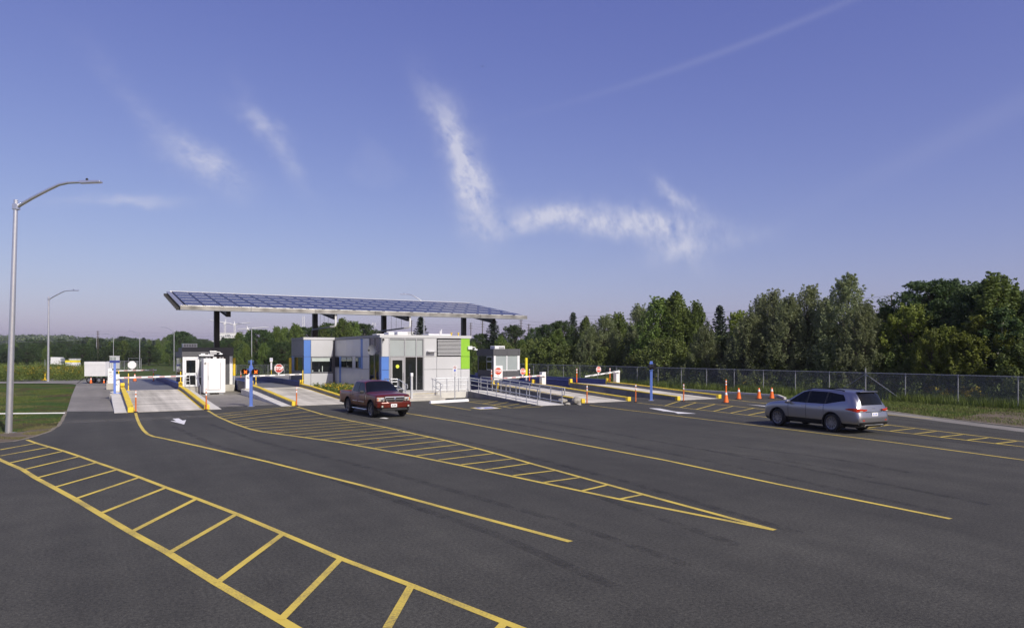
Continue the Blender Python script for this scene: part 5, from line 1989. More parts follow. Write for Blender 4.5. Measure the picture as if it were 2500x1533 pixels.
# ================================================================== left background furniture
def face_cam(p):
    return -YAW + 0.0


def trailer():
    p = D(237, 75.5)
    t = thing('sign_trailer', 'white box trailer with horizontal side boards parked left of the lanes', 'trailer', (p.x, p.y, gz(p.x, p.y)), face_cam(p))
    W, z0, z1, d = 1.10, 0.74, 2.26, 0.40
    B(-W + 0.02, W - 0.02, -d + 0.04, d, z0, z1).build('body', 'white_metal', t)
    n = 6
    for i in range(n):
        a, b = z0 + (z1 - 0.36 - z0) * i / n, z0 + (z1 - 0.36 - z0) * (i + 1) / n
        B(-W, W, -d, -d + 0.038, a + 0.006, b - 0.006).build('side_board', 'white_paint', t)
    B(-W, W, -d - 0.02, -d + 0.038, z1 - 0.35, z1).build('top_board', 'white_paint', t)
    B(-W + 0.02, W + 0.5, -0.5, 0.5, 0.48, 0.56).build('chassis', 'black', t)
    for x in (-W + 0.1, -0.4, 0.4, W - 0.1):
        B(x - 0.02, x + 0.02, -0.4, -0.36, 0.56, z0).build('upright', 'black', t)
    for x, s in ((-0.52, 1), (0.52, 1)):
        for y in (-0.48, 0.40):
            wh = MB().lathe([(0.02, 0), (0.20, 0.0), (0.30, 0.02), (0.32, 0.06), (0.32, 0.14), (0.30, 0.18), (0.02, 0.18)], 18).xf(Matrix.Translation((x, y + 0.09, 0.32)) @ Matrix.Rotation(R(90), 4, 'X')).build('wheel', 'rubber', t, smooth_=True)
            MB().lathe([(0.02, 0.181), (0.16, 0.181), (0.16, 0.19), (0.02, 0.2)], 14).xf(Matrix.Translation((x, y + 0.09, 0.32)) @ Matrix.Rotation(R(90), 4, 'X')).build('hub', 'galv_dark', wh)
    for s in (-1, 1):
        MB().tube([(s * W, -0.5, 0.52), (s * (W + 0.55), -0.75, 0.0)], 0.03, 6).build('stay', 'black', t)
    cone(Vector((p.x - 0.55, p.y - 0.55, 0)), 'orange cone at the left wheel of the white trailer', h=0.6)
    cone(Vector((p.x + 0.62, p.y - 1.05, 0)), 'orange cone at the right wheel of the white trailer', h=0.45)


trailer()
p = D(109.8, 88)
t = thing('road_sign', 'thin sign post with a yellow sleeve and base beside the service road', 'sign', (p.x, p.y, gz(p.x, p.y)), -YAW)
MB().cyl((0, 0, 0), (0, 0, 2.55), 0.03, n=6).build('post', 'galv', t)
MB().cyl((0, 0, 0.1), (0, 0, 0.95), 0.08, n=10).build('sleeve', 'yellow', t)
B(-0.36, 0.36, -0.25, 0.25, 0, 0.12).build('base', 'yellow', t)
p = D(662.5, 112)
t = thing('road_sign', 'small white notice sign on a post with yellow foot behind the second lane', 'sign', (p.x, p.y, gz(p.x, p.y)), -YAW)
MB().cyl((0, 0, 0), (0, 0, 2.3), 0.04, n=8).build('post', 'yellow', t)
B(-0.11, 0.11, -0.07, 0.05, 0.95, 2.05).build('white_sleeve', 'white_paint', t)
B(-0.23, 0.23, -0.06, -0.04, 2.15, 2.78).build('sign_plate', 'white_paint', t)
rg = MB()
for q in range(12):
    a0, a1 = 2 * math.pi * q / 12, 2 * math.pi * (q + 1) / 12
    rg.add([(0.12 * math.cos(a), -0.064, 2.55 + 0.12 * math.sin(a)) for a in (a0, a1)] + [(0.08 * math.cos(a), -0.064, 2.55 + 0.08 * math.sin(a)) for a in (a1, a0)], [(3, 2, 1, 0)])
rg.build('ring_mark', 'sign_blue', t)
B(-0.5, 0.5, -0.3, 0.3, 0, 0.1).build('base', 'yellow', t)

# far trailers, kiosk, white panels
for x0, x1, y0, y1, Z, lab, mat, tiltz in ((127, 150, 872, 889.5, 150, 'tilted plain white trailer box beyond the flowering weeds', 'white_paint', 0.10), (164, 191.5, 884.5, 896, 128, 'white display trailer with a yellow top board beyond the weeds', 'white_paint', 0.0)):
    p = D((x0 + x1) / 2, Z)
    gzp = gz(p.x, p.y)
    t = thing('sign_trailer', lab, 'trailer', (p.x, p.y, gzp), -YAW)
    w_ = (x1 - x0) / 2 * Z / FPX
    za, zb = CH + (HY - y1) * Z / FPX - gzp, CH + (HY - y0) * Z / FPX - gzp
    B(-w_, w_, -0.6, 0.6, za, zb).build('body', mat, t).rotation_euler = (0, tiltz * 0.3, 0)
    if not tiltz:
        B(-w_, w_, -0.6, 0.6, zb + 0.01, zb + 0.36).build('top_board', 'yellow_pure', t)
    for s in (-1, 1):
        B(s * w_ * 0.7 - 0.06, s * w_ * 0.7 + 0.06, -0.4, 0.4, 0, za).build('leg', 'galv_dark', t)
    if tiltz:
        B(w_ + 0.02, w_ + 0.42, -0.5, 0.5, za + 0.55, zb - 0.15).build('side_box', 'galv', t)
for x, Z, wd, zt, lab in ((183, 160, 0.75, 2.9, 'small far kiosk with a two-part window behind the yellow-topped trailer'), (280, 195, 0.9, 3.4, 'far white-framed guard kiosk behind the blue post')):
    p = D(x, Z)
    t = thing('guard_kiosk', lab, 'kiosk', (p.x, p.y, gz(p.x, p.y)), -YAW)
    B(-wd, wd, -0.8, 0.8, 0, zt).build('wall', 'white_metal', t)
    for s in (-1, 1):
        B(s * wd / 2 - wd * 0.42, s * wd / 2 + wd * 0.42, -0.83, -0.80, zt - 1.15, zt - 0.2).build('window_pane', 'spandrel', t)
    B(-wd - 0.08, wd + 0.08, -0.9, 0.9, zt, zt + 0.12).build('roof', 'white_metal', t)
    B(-wd, wd, -0.82, -0.8, zt - 1.75, zt - 1.25).build('band', 'girder_blue', t)

# ================================================================== vehicles
def pchip(C, sub):
    """monotone cubic refinement along axis 0, parametrised by index"""
    C = np.asarray(C, float)
    n = C.shape[0]
    d = np.diff(C, axis=0)
    m = np.zeros_like(C)
    for i in range(1, n - 1):
        a, b = d[i - 1], d[i]
        with np.errstate(divide='ignore', invalid='ignore'):
            h = 2 * a * b / (a + b)
        m[i] = np.where(a * b > 0, h, 0)
    m[0], m[-1] = d[0], d[-1]
    out = []
    for i in range(n - 1):
        for k in range(sub):
            t = k / sub
            h00, h10 = 2 * t ** 3 - 3 * t ** 2 + 1, t ** 3 - 2 * t ** 2 + t
            h01, h11 = -2 * t ** 3 + 3 * t ** 2, t ** 3 - t ** 2
            out.append(h00 * C[i] + h10 * m[i] + h01 * C[i + 1] + h11 * m[i + 1])
    out.append(C[-1])
    return np.array(out)


class Shell:
    """half body grid (x >= 0), refined, mirrored and cut into named parts"""

    def __init__(self, C, si=5, sj=4):
        self.C = np.array(C, float)
        A = pchip(self.C, si)
        A = np.swapaxes(pchip(np.swapaxes(A, 0, 1), sj), 0, 1)
        self.A, self.si, self.sj = A, si, sj

    def cut(self, wheels, Ra):
        A = self.A
        self.dead = np.zeros((A.shape[0] - 1, A.shape[1] - 1), bool)
        for yw, zw in wheels:
            r = np.hypot(A[:, :, 1] - yw, A[:, :, 2] - zw)
            ins = (r < Ra) & (A[:, :, 0] > 0.55)
            q = ins[:-1, :-1] & ins[1:, :-1] & ins[1:, 1:] & ins[:-1, 1:]
            self.dead |= q
            keep = ~self.dead
            used = np.zeros(A.shape[:2], bool)
            for di in (0, 1):
                for dj in (0, 1):
                    used[di:di + keep.shape[0], dj:dj + keep.shape[1]] |= keep
            mv = ins & used & (r > 1e-6)
            f = np.where(mv, Ra / np.maximum(r, 1e-6), 1)
            A[:, :, 1] = np.where(mv, yw + (A[:, :, 1] - yw) * f, A[:, :, 1])
            A[:, :, 2] = np.where(mv, zw + (A[:, :, 2] - zw) * f, A[:, :, 2])

    def parts(self, fn):
        A = self.A
        ni, nj = A.shape[:2]
        groups = {}
        dead = getattr(self, 'dead', np.zeros((ni - 1, nj - 1), bool))
        for i in range(ni - 1):
            for j in range(nj - 1):
                if dead[i, j]:
                    continue
                nm = fn(i // self.si, j // self.sj)
                if nm:
                    groups.setdefault(nm, []).append((i, j))
        return groups

    def mesh(self, cells, side=0):
        """side 0: both halves, 1: right only, -1: left only"""
        A = self.A
        idx, V, F = {}, [], []

        def vid(i, j, s):
            k = (i, j, s if A[i, j, 0] > 1e-5 else 1)
            if k not in idx:
                idx[k] = len(V)
                p = A[i, j]
                V.append((p[0] * s, p[1], p[2]))
            return idx[k]
        for i, j in cells:
            for s in ((1, -1) if side == 0 else (side,)):
                q = [vid(i, j, s), vid(i, j + 1, s), vid(i + 1, j + 1, s), vid(i + 1, j, s)]
                if len(set(q)) < 3:
                    continue
                q = list(dict.fromkeys(q))
                F.append(tuple(q if s == 1 else q[::-1]))
        m = MB()
        m.v, m.f = V, F
        return m

    def seam(self, i, j0, j1, s):
        return [Vector((self.A[i * self.si, j, 0] * s * 1.002, self.A[i * self.si, j, 1], self.A[i * self.si, j, 2])) for j in range(j0 * self.sj, j1 * self.sj + 1)]


def fixn(o):
    import bmesh
    bm = bmesh.new()
    bm.from_mesh(o.data)
    bmesh.ops.recalc_face_normals(bm, faces=bm.faces[:])
    bm.to_mesh(o.data)
    bm.free()


def wheel(parent, x, y, r, w_, spokes, rimmat, steer=0.0):
    s = 1 if x > 0 else -1
    base = Matrix.Translation((x, y, r)) @ Matrix.Rotation(steer, 4, 'Z') @ Matrix.Rotation(R(90) * s, 4, 'Y')
    wr = r * 0.70
    ty = MB().lathe([(wr, -w_ / 2), (r * 0.90, -w_ / 2), (r * 0.985, -w_ * 0.38), (r, -w_ * 0.2), (r, w_ * 0.2), (r * 0.985, w_ * 0.38), (r * 0.90, w_ / 2), (wr, w_ / 2), (wr * 0.98, w_ * 0.3), (wr * 0.98, -w_ * 0.3)], 32)
    wo = ty.xf(base).build('wheel', 'rubber', parent, smooth_=True)
    MB().lathe([(wr * 0.985, w_ * 0.28), (wr * 0.985, w_ * 0.49), (wr * 0.90, w_ * 0.46), (wr * 0.88, w_ * 0.28)], 28).xf(base).build('rim', rimmat, wo, smooth_=True)
    MB().lathe([(0.01, w_ * 0.05), (wr * 0.95, w_ * 0.05), (wr * 0.95, w_ * 0.06), (0.01, w_ * 0.07)], 20).xf(base).build('brake_disc', 'rim_dark', wo)
    for k in range(spokes):
        a = 2 * math.pi * k / spokes
        m = MB().hexa([(wr * 0.12, -0.032, w_ * 0.30), (wr * 0.93, -0.022, w_ * 0.30), (wr * 0.93, 0.022, w_ * 0.30), (wr * 0.12, 0.032, w_ * 0.30)],
                      [(wr * 0.12, -0.028, w_ * 0.40), (wr * 0.93, -0.016, w_ * 0.45), (wr * 0.93, 0.016, w_ * 0.45), (wr * 0.12, 0.028, w_ * 0.40)])
        m.xf(base @ Matrix.Rotation(a, 4, 'Z')).build('spoke', rimmat, wo)
    MB().lathe([(0.001, w_ * 0.40), (wr * 0.17, w_ * 0.40), (wr * 0.16, w_ * 0.46), (0.001, w_ * 0.47)], 14).xf(base).build('hub_cap', rimmat, wo)
    return wo


def well(parent, y, zc_, Ra, xo, xi):
    for s in (-1, 1):
        vs, fs = [], []
        n = 18
        for k in range(n + 1):
            a = R(-25) + R(230) * k / n
            for x in (xi, xo):
                vs.append((s * x, y + Ra * math.cos(a), zc_ + Ra * math.sin(a)))
        for k in range(n):
            fs.append((2 * k, 2 * k + 1, 2 * k + 3, 2 * k + 2))
        m = MB().add(vs, fs)
        # inner wall of the well
        m.add([(s * xi, y, zc_)] + [(s * xi, y + Ra * math.cos(R(-25) + R(230) * k / n), zc_ + Ra * math.sin(R(-25) + R(230) * k / n)) for k in range(n + 1)], [(0, k + 1, k + 2) for k in range(n)])
        m.build('wheel_well', 'black', parent)
        rim_ = []
        for k in range(n + 1):
            a = R(-12) + R(204) * k / n
            rim_.append((s * xo, y + (Ra + 0.012) * math.cos(a), zc_ + (Ra + 0.012) * math.sin(a)))
        MB().tube(rim_, 0.022, 6).build('arch_lip', 'trim_black', parent)


def suv(loc, rz):
    t = thing('parked_car', 'silver seven-seat sport utility car driving away on the right', 'car', loc, rz)
    t.name = 'suv_car'

    def st(y, pts):
        return [(p[0], y + p[1], p[2]) for p in pts]
    lowp = lambda y: [(0.80, y, 0.28), (0.915, y, 0.46), (0.935, y, 0.64), (0.945, y, 0.86), (0.925, y, 1.01)]
    C = [
        st(2.33, [(.55, 0, .30), (.60, 0, .38), (.62, 0, .52), (.60, 0, .62), (.56, 0, .68), (.50, 0, .72), (.40, 0, .75), (.28, 0, .77), (.14, 0, .78), (0, .02, .78)]),
        st(2.20, [(.72, 0, .28), (.80, 0, .36), (.84, 0, .55), (.84, 0, .72), (.81, 0, .82), (.76, 0, .87), (.62, 0, .90), (.45, 0, .915), (.22, 0, .925), (0, 0, .93)]),
        st(1.85, [(.78, 0, .29), (.89, 0, .37), (.92, 0, .60), (.925, 0, .80), (.90, 0, .94), (.84, 0, .995), (.68, 0, 1.02), (.48, 0, 1.03), (.24, 0, 1.04), (0, 0, 1.045)]),
        st(1.40, [(.80, 0, .30), (.905, 0, .38), (.935, 0, .62), (.942, 0, .85), (.92, 0, .99), (.87, 0, 1.055), (.70, 0, 1.08), (.50, 0, 1.09), (.25, 0, 1.10), (0, 0, 1.105)]),
        lowp(.98) + [(.878, .95, 1.09), (.74, 1.02, 1.11), (.55, 1.07, 1.12), (.28, 1.10, 1.125), (0, 1.11, 1.13)],
        lowp(.93) + [(.882, .91, 1.095), (.71, .30, 1.485), (.60, .24, 1.545), (.30, .20, 1.585), (0, .18, 1.595)],
        lowp(.80) + [(.885, .78, 1.095), (.695, .14, 1.530), (.61, .04, 1.595), (.31, 0, 1.635), (0, -.02, 1.645)],
        lowp(-.14) + [(.892, -.12, 1.09), (.705, -.17, 1.585), (.63, -.2, 1.640), (.33, -.2, 1.682), (0, -.2, 1.692)],
        lowp(-.22) + [(.892, -.20, 1.09), (.705, -.25, 1.585), (.63, -.28, 1.640), (.33, -.28, 1.684), (0, -.28, 1.694)],
        lowp(-1.02) + [(.892, -1.02, 1.10), (.702, -1.06, 1.58), (.63, -1.06, 1.638), (.33, -1.06, 1.682), (0, -1.06, 1.692)],
        lowp(-1.10) + [(.892, -1.10, 1.102), (.702, -1.14, 1.58), (.63, -1.14, 1.636), (.33, -1.14, 1.68), (0, -1.14, 1.69)],
        [(.80, -1.90, .31), (.90, -1.90, .39), (.93, -1.90, .62), (.94, -1.92, .86), (.92, -1.92, 1.03), (.850, -2.00, 1.26), (.705, -1.80, 1.50), (.62, -1.68, 1.615), (.32, -1.68, 1.665), (0, -1.68, 1.675)],
        [(.79, -2.25, .32), (.895, -2.25, .40), (.92, -2.25, .62), (.925, -2.26, .86), (.90, -2.27, 1.0), (.855, -2.27, 1.12), (.665, -2.13, 1.50), (.585, -2.24, 1.575), (.31, -2.30, 1.605), (0, -2.32, 1.615)],
        [(.78, -2.42, .33), (.88, -2.42, .40), (.90, -2.42, .62), (.90, -2.43, .84), (.87, -2.44, .98), (.82, -2.45, 1.08), (.73, -2.49, 1.10), (.60, -2.52, 1.11), (.31, -2.55, 1.12), (0, -2.56, 1.12)],
        [(.76, -2.50, .33), (.86, -2.51, .40), (.88, -2.52, .60), (.87, -2.53, .74), (.83, -2.55, .83), (.77, -2.575, .86), (.68, -2.59, .87), (.56, -2.60, .87), (.30, -2.61, .87), (0, -2.615, .87)],
        [(.74, -2.53, .33), (.83, -2.56, .40), (.85, -2.59, .54), (.83, -2.61, .60), (.79, -2.63, .62), (.72, -2.645, .63), (.62, -2.655, .63), (.50, -2.66, .63), (.27, -2.665, .63), (0, -2.67, .63)],
        [(.72, -2.52, .32), (.80, -2.57, .37), (.81, -2.60, .44), (.79, -2.62, .46), (.75, -2.635, .47), (.68, -2.645, .47), (.58, -2.65, .47), (.46, -2.655, .47), (.25, -2.66, .47), (0, -2.665, .47)],
        [(.66, -2.46, .31), (.70, -2.50, .33), (.70, -2.53, .34), (.68, -2.55, .34), (.64, -2.56, .34), (.58, -2.57, .34), (.5, -2.575, .34), (.4, -2.58, .34), (.22, -2.58, .34), (0, -2.585, .34)]]
    S = Shell(C)
    WB = 1.40
    wheels = [(WB, .36), (-WB, .36)]
    S.cut(wheels, 0.435)

    def part(i, j):
        if i == 4 and j >= 5:
            return 'windshield'
        if j == 5:
            if i in (6, 8, 10):
                return {6: 'front_window', 8: 'rear_window', 10: 'quarter_window'}[i]
            if i in (7, 9):
                return {7: 'door_pillar', 9: 'rear_pillar'}[i]
        if i == 12 and j >= 7:
            return 'back_window'
        if j == 0 and 1 <= i <= 14:
            return 'rocker_trim'
        if i == 16:
            return 'bumper_trim'
        if i in (14, 15):
            return 'rear_bumper'
        if 1 <= j <= 4 and i in (6, 8):
            return {6: 'front_door', 8: 'rear_door'}[i]
        if i == 13 and j >= 7:
            return 'tailgate'
        return 'body'
    mats = dict(windshield='glass_car', front_window='glass_car', rear_window='glass_car', quarter_window='glass_car', door_pillar='trim_black', rear_pillar='trim_black', back_window='glass_car', tail_lamp='tail_red', rocker_trim='trim_black', bumper_trim='trim_black')
    body = None
    for nm, cells in S.parts(part).items():
        sided = nm in ('front_window', 'rear_window', 'quarter_window', 'front_door', 'rear_door', 'tail_lamp', 'rocker_trim', 'door_pillar', 'rear_pillar')
        for side in ((1, -1) if sided else (0,)):
            o = S.mesh(cells, side).build(nm, mats.get(nm, 'suv_silver'), t)
            fixn(o)
            shade(o.data, R(50))
            if nm in ('front_door', 'rear_door'):
                ya = 0.0 if nm == 'front_door' else -0.86
                B(side * 0.945 - 0.02, side * 0.945 + 0.02, ya - 0.10 + 0.0, ya + 0.10, 0.965, 0.99).build('door_handle', 'chrome', o, bevel=0.008)
    for i in (6, 7, 9):
        for s in (1, -1):
            MB().tube(S.seam(i, 1, 5, s), 0.006, 5).build('door_seam', 'black', t)
    tl = [(.938, -2.06, .955, .945), (.928, -2.25, 1.0, .915), (.902, -2.43, 1.005, .885), (.865, -2.515, 1.0, .865), (.76, -2.585, .99, .872), (.60, -2.622, .975, .892), (.44, -2.635, .962, .912)]
    for s in (1, -1):
        vs = []
        for x, y, za, zb in tl:
            vs += [(s * x, y, za), (s * x, y, zb)]
        o = MB().add(vs, [(2 * q, 2 * q + 1, 2 * q + 3, 2 * q + 2) for q in range(len(tl) - 1)]).build('tail_lamp', 'tail_red', t)
        fixn(o)
        sm = o.modifiers.new('t', 'SOLIDIFY')
        sm.thickness = 0.05
        sm.offset = 0
        MB().add([(s * .80, -2.612, .905), (s * .62, -2.640, .915), (s * .62, -2.640, .885), (s * .80, -2.612, .872)], [(0, 1, 2, 3)]).build('clear_lens', 'headlight', o)
    # front closing panel
    ring = [tuple(S.A[0, j]) for j in range(S.A.shape[1])]
    full = ring + [(-p[0], p[1], p[2]) for p in ring[::-1] if p[0] > 1e-5]
    MB().add(full, [tuple(range(len(full)))]).build('grille', 'trim_black', t)
    B(-.74, .74, -2.35, 2.1, .24, .50).build('underbody_block', 'black', t)  # closed dark box added to block light below the body
    for yw, zw in wheels:
        well(t, yw, zw, 0.43, 0.935, 0.60)
        for s in (1, -1):
            wheel(t, s * 0.815, yw, 0.372, 0.235, 10, 'rim')
    for s in (1, -1):
        m = MB().tube([(s * .60, .05, 1.62), (s * .615, -.2, 1.685), (s * .61, -1.0, 1.69), (s * .60, -1.6, 1.672), (s * .58, -1.75, 1.645)], 0.022, 6).build('roof_rail', 'trim_black', t)
        mr = MB().lathe([(0.02, -0.10), (0.075, -0.07), (0.09, 0.0), (0.075, 0.07), (0.02, 0.10)], 12).xf(Matrix.Translation((s * 1.03, .74, 1.10)) @ Matrix.Rotation(R(90), 4, 'Y') @ Matrix.Scale(1.3, 4, Vector((0, 0, 1)))).build('mirror', 'suv_silver', t, smooth_=True)
        B(min(s * .86, s * 1.0), max(s * .86, s * 1.0), .74, .80, 1.05, 1.09).build('mirror_arm', 'trim_black', mr)
        B(s * .58 - .10, s * .58 + .10, -2.655, -2.60, .52, .56).build('reflector', 'tail_red', t)
    B(-.50, .50, -2.40, -2.18, 1.612, 1.640).build('spoiler', 'suv_silver', t, bevel=0.012)
    B(-.34, .34, -1.0, -.3, 1.692, 1.70).build('sunroof', 'glass_car', t)
    MB().hexa([(-.02, -2.12, 1.63), (.02, -2.12, 1.63), (.02, -1.95, 1.66), (-.02, -1.95, 1.66)], [(-.008, -2.14, 1.71), (.008, -2.14, 1.71), (.008, -2.05, 1.69), (-.008, -2.05, 1.69)]).build('antenna_fin', 'suv_silver', t)
    B(-.45, .45, -2.640, -2.60, .855, .885).build('chrome_strip', 'chrome', t, bevel=0.006)
    pl = B(-.17, .17, -2.662, -2.63, .70, .83).build('licence_plate', 'white_paint', t)
    for x in (-.10, -.05, .03, .07, .11):
        B(x - .012, x + .012, -2.664, -2.662, .735, .795).build('plate_mark', 'sign_blue', pl)
    MB().tube([(0.0, -2.50, 1.14), (.12, -2.50, 1.155), (.33, -2.49, 1.165)], 0.010, 5).build('wiper', 'trim_black', t)
    MB().tube([(-.07, -2.596, .995), (.07, -2.596, .995)], 0.016, 6).build('badge', 'chrome', t)
    B(-.5, .5, -2.60, -2.56, .335, .40).build('skid_plate', 'alu', t, bevel=0.01)
    for s in (1, -1):
        MB().cyl((s * .52, -2.45, .33), (s * .52, -2.63, .33), 0.04, n=12).build('exhaust', 'chrome', t)
    return t


a, b = G(1899.5, 1038.5), G(2033.5, 1054.3)
mid = (a + b) / 2
dirv = (a - b).normalized()
rz = math.atan2(dirv.y, dirv.x) - R(90)
cx = mid + Vector((dirv.y, -dirv.x, 0)) * 0.86
suv((cx.x, cx.y, 0.004), rz)


def truck(loc, rz):
    t = thing('pickup_truck', 'dark red crew-cab pickup truck driving towards the viewer', 'pickup truck', loc, rz)
    lowp = lambda y: [(0.76, y, 0.44), (0.875, y, 0.50), (0.91, y, 0.68), (0.915, y, 0.90), (0.90, y, 1.07)]

    def st(y, pts):
        return [(p[0], y + p[1], p[2]) for p in pts]
    C = [
        st(2.44, [(.66, 0, .46), (.76, -.02, .50), (.82, -.05, .64), (.83, -.07, .82), (.80, -.06, .95), (.74, -.03, 1.03), (.60, 0, 1.06), (.42, .03, 1.07), (.2, .05, 1.075), (0, .06, 1.08)]),
        st(2.30, [(.72, 0, .44), (.85, 0, .50), (.895, 0, .66), (.90, 0, .86), (.88, 0, 1.01), (.82, 0, 1.095), (.66, 0, 1.125), (.46, 0, 1.14), (.23, 0, 1.15), (0, 0, 1.155)]),
        st(1.62, [(.76, 0, .44), (.875, 0, .50), (.91, 0, .68), (.915, 0, .90), (.90, 0, 1.06), (.84, 0, 1.145), (.67, 0, 1.18), (.47, 0, 1.20), (.24, 0, 1.21), (0, 0, 1.215)]),
        lowp(1.05) + [(.86, 1.02, 1.175), (.72, 1.12, 1.21), (.52, 1.17, 1.225), (.26, 1.20, 1.235), (0, 1.21, 1.24)],
        lowp(1.00) + [(.862, .98, 1.18), (.685, .42, 1.615), (.58, .37, 1.675), (.30, .33, 1.71), (0, .32, 1.715)],
        lowp(.88) + [(.868, .86, 1.18), (.685, .30, 1.65), (.59, .24, 1.705), (.30, .20, 1.74), (0, .19, 1.75)],
        lowp(-.08) + [(.875, -.08, 1.18), (.69, -.11, 1.665), (.60, -.12, 1.72), (.31, -.12, 1.755), (0, -.12, 1.765)],
        lowp(-.16) + [(.875, -.16, 1.18), (.69, -.19, 1.665), (.60, -.20, 1.72), (.31, -.20, 1.755), (0, -.20, 1.765)],
        lowp(-.92) + [(.873, -.92, 1.18), (.69, -.90, 1.655), (.60, -.92, 1.712), (.31, -.92, 1.745), (0, -.92, 1.755)],
        lowp(-1.14) + [(.86, -1.14, 1.17), (.685, -1.06, 1.60), (.60, -1.08, 1.67), (.31, -1.08, 1.71), (0, -1.08, 1.72)],
        [(.74, -1.16, .46), (.85, -1.16, .52), (.88, -1.16, .68), (.885, -1.16, .90), (.87, -1.165, 1.05), (.83, -1.17, 1.11), (.68, -1.17, 1.14), (.58, -1.18, 1.15), (.30, -1.18, 1.15), (0, -1.18, 1.15)],
        [(.72, -1.17, .46), (.80, -1.17, .5), (.82, -1.17, .6), (.80, -1.17, .7), (.76, -1.175, .8), (.7, -1.18, .85), (.6, -1.18, .86), (.5, -1.18, .86), (.3, -1.18, .86), (0, -1.18, .86)]]
    S = Shell(C)
    FA, RA = 1.62, -1.62
    S.cut([(FA, .40)], 0.47)

    def part(i, j):
        if i == 3 and j >= 5:
            return 'windshield'
        if j == 5 and i in (5, 7):
            return {5: 'front_window', 7: 'rear_window'}[i]
        if j == 5 and i == 6:
            return 'pillar_trim'
        if i == 9 and j >= 6:
            return 'back_window'
        if 1 <= j <= 4 and i in (5, 7):
            return {5: 'front_door', 7: 'rear_door'}[i]
        if i <= 2 and j >= 6:
            return 'hood'
        return 'cab'
    mats = dict(windshield='glass_car', front_window='glass_car', rear_window='glass_car', pillar_trim='trim_black', back_window='glass_car')
    for nm, cells in S.parts(part).items():
        sided = nm in ('front_window', 'rear_window', 'front_door', 'rear_door', 'pillar_trim')
        for side in ((1, -1) if sided else (0,)):
            o = S.mesh(cells, side).build(nm, mats.get(nm, 'truck_red'), t)
            fixn(o)
            shade(o.data, R(50))
            if nm in ('front_door', 'rear_door'):
                ya = 0.06 if nm == 'front_door' else -0.78
                B(side * 0.915 - 0.02, side * 0.915 + 0.02, ya - 0.09, ya + 0.09, 1.00, 1.025).build('door_handle', 'trim_black', o, bevel=0.006)
                y0, y1 = (0.02, 0.84) if nm == 'front_door' else (-0.88, -0.20)
                B(side * 0.918 - 0.012, side * 0.918 + 0.012, y0, y1, 0.70, 0.725).build('side_moulding', 'chrome', o)
    for i in (5, 6, 8):
        for s in (1, -1):
            MB().tube(S.seam(i, 1, 5, s), 0.006, 5).build('door_seam', 'black', t)
    ring = [tuple(S.A[0, j]) for j in range(S.A.shape[1])]
    full = ring + [(-p[0], p[1], p[2]) for p in ring[::-1] if p[0] > 1e-5]
    MB().add(full, [tuple(range(len(full)))]).build('front_panel', 'truck_red', t)
    # grille: chrome surround, dark openings, cross bars and emblem
    g = thing('grille', None, None)
    g.parent = t
    fr = MB()
    outer = [(-.50, 1.035), (.50, 1.035), (.515, .98), (.44, .79), (.38, .755), (-.38, .755), (-.44, .79), (-.515, .98)]
    inner = [(-.462, 1.002), (.462, 1.002), (.472, .973), (.402, .812), (.355, .785), (-.355, .785), (-.402, .812), (-.472, .973)]
    vs = [(x, 2.53, z) for x, z in outer] + [(x, 2.545, z) for x, z in inner] + [(x, 2.40, z) for x, z in outer]
    fs = [(i, (i + 1) % 8, (i + 1) % 8 + 8, i + 8) for i in range(8)] + [(i + 16, (i + 1) % 8 + 16, (i + 1) % 8, i) for i in range(8)]
    fr.add(vs, fs)
    fo = fr.build('grille_frame', 'grille_chrome', g)
    fixn(fo)
    MB().add([(x, 2.515, z) for x, z in inner], [tuple(range(7, -1, -1))]).build('grille_mesh', 'black', g)
    B(-.44, .44, 2.50, 2.55, .888, .910).build('cross_bar', 'grille_chrome', g, bevel=0.006)
    B(-.022, .022, 2.50, 2.548, .80, .995).build('cross_bar', 'grille_chrome', g, bevel=0.006)
    MB().add([(0, 2.568, .985), (.045, 2.556, .95), (.05, 2.556, .90), (.0, 2.57, .83), (-.05, 2.556, .90), (-.045, 2.556, .95), (0, 2.585, .91)], [(6, 0, 1), (6, 1, 2), (6, 2, 3), (6, 3, 4), (6, 4, 5), (6, 5, 0)]).build('emblem', 'chrome', g)
    for s in (1, -1):
        xa, xb = sorted((s * .53, s * .87))
        h = MB().hexa([(xa, 2.36 if s > 0 else 2.30, .80), (xb, 2.30 if s > 0 else 2.36, .80), (xb, 2.25, .80), (xa, 2.25, .80)] if False else
                      [(xa, 2.30, .81), (xb, 2.30, .81), (xb, 2.505 if s < 0 else 2.40, .81), (xa, 2.40 if s < 0 else 2.505, .81)],
                      [(xa, 2.30, 1.0), (xb, 2.30, 1.0), (xb, 2.49 if s < 0 else 2.385, 1.0), (xa, 2.385 if s < 0 else 2.49, 1.0)]).build('headlight', 'headlight', t, bevel=0.02)
        MB().lathe([(0.02, 0), (0.06, 0.0), (0.07, 0.02), (0.02, 0.03)], 14).xf(Matrix.Translation((s * .63, 2.482, .905)) @ Matrix.Rotation(R(-90), 4, 'X')).build('bulb', 'chrome', h)
        B(s * .83 - .025, s * .83 + .025, 2.405, 2.415, .84, .97).build('turn_lens', 'orange_dull', h)
        MB().lathe([(0.01, 0), (0.040, 0.0), (0.045, 0.015), (0.02, 0.02)], 14).xf(Matrix.Translation((s * .68, 2.605, .575)) @ Matrix.Rotation(R(-90), 4, 'X')).build('fog_light', 'headlight', t)
        MB().lathe([(0.048, 0), (0.075, 0.0), (0.075, 0.012), (0.048, 0.012)], 14).xf(Matrix.Translation((s * .68, 2.602, .575)) @ Matrix.Rotation(R(-90), 4, 'X')).build('fog_bezel', 'trim_black', t)
        mr = B(s * 1.06 - .11, s * 1.06 + .11, .80, .90, 1.12, 1.28).build('mirror', 'trim_black', t, bevel=0.04)
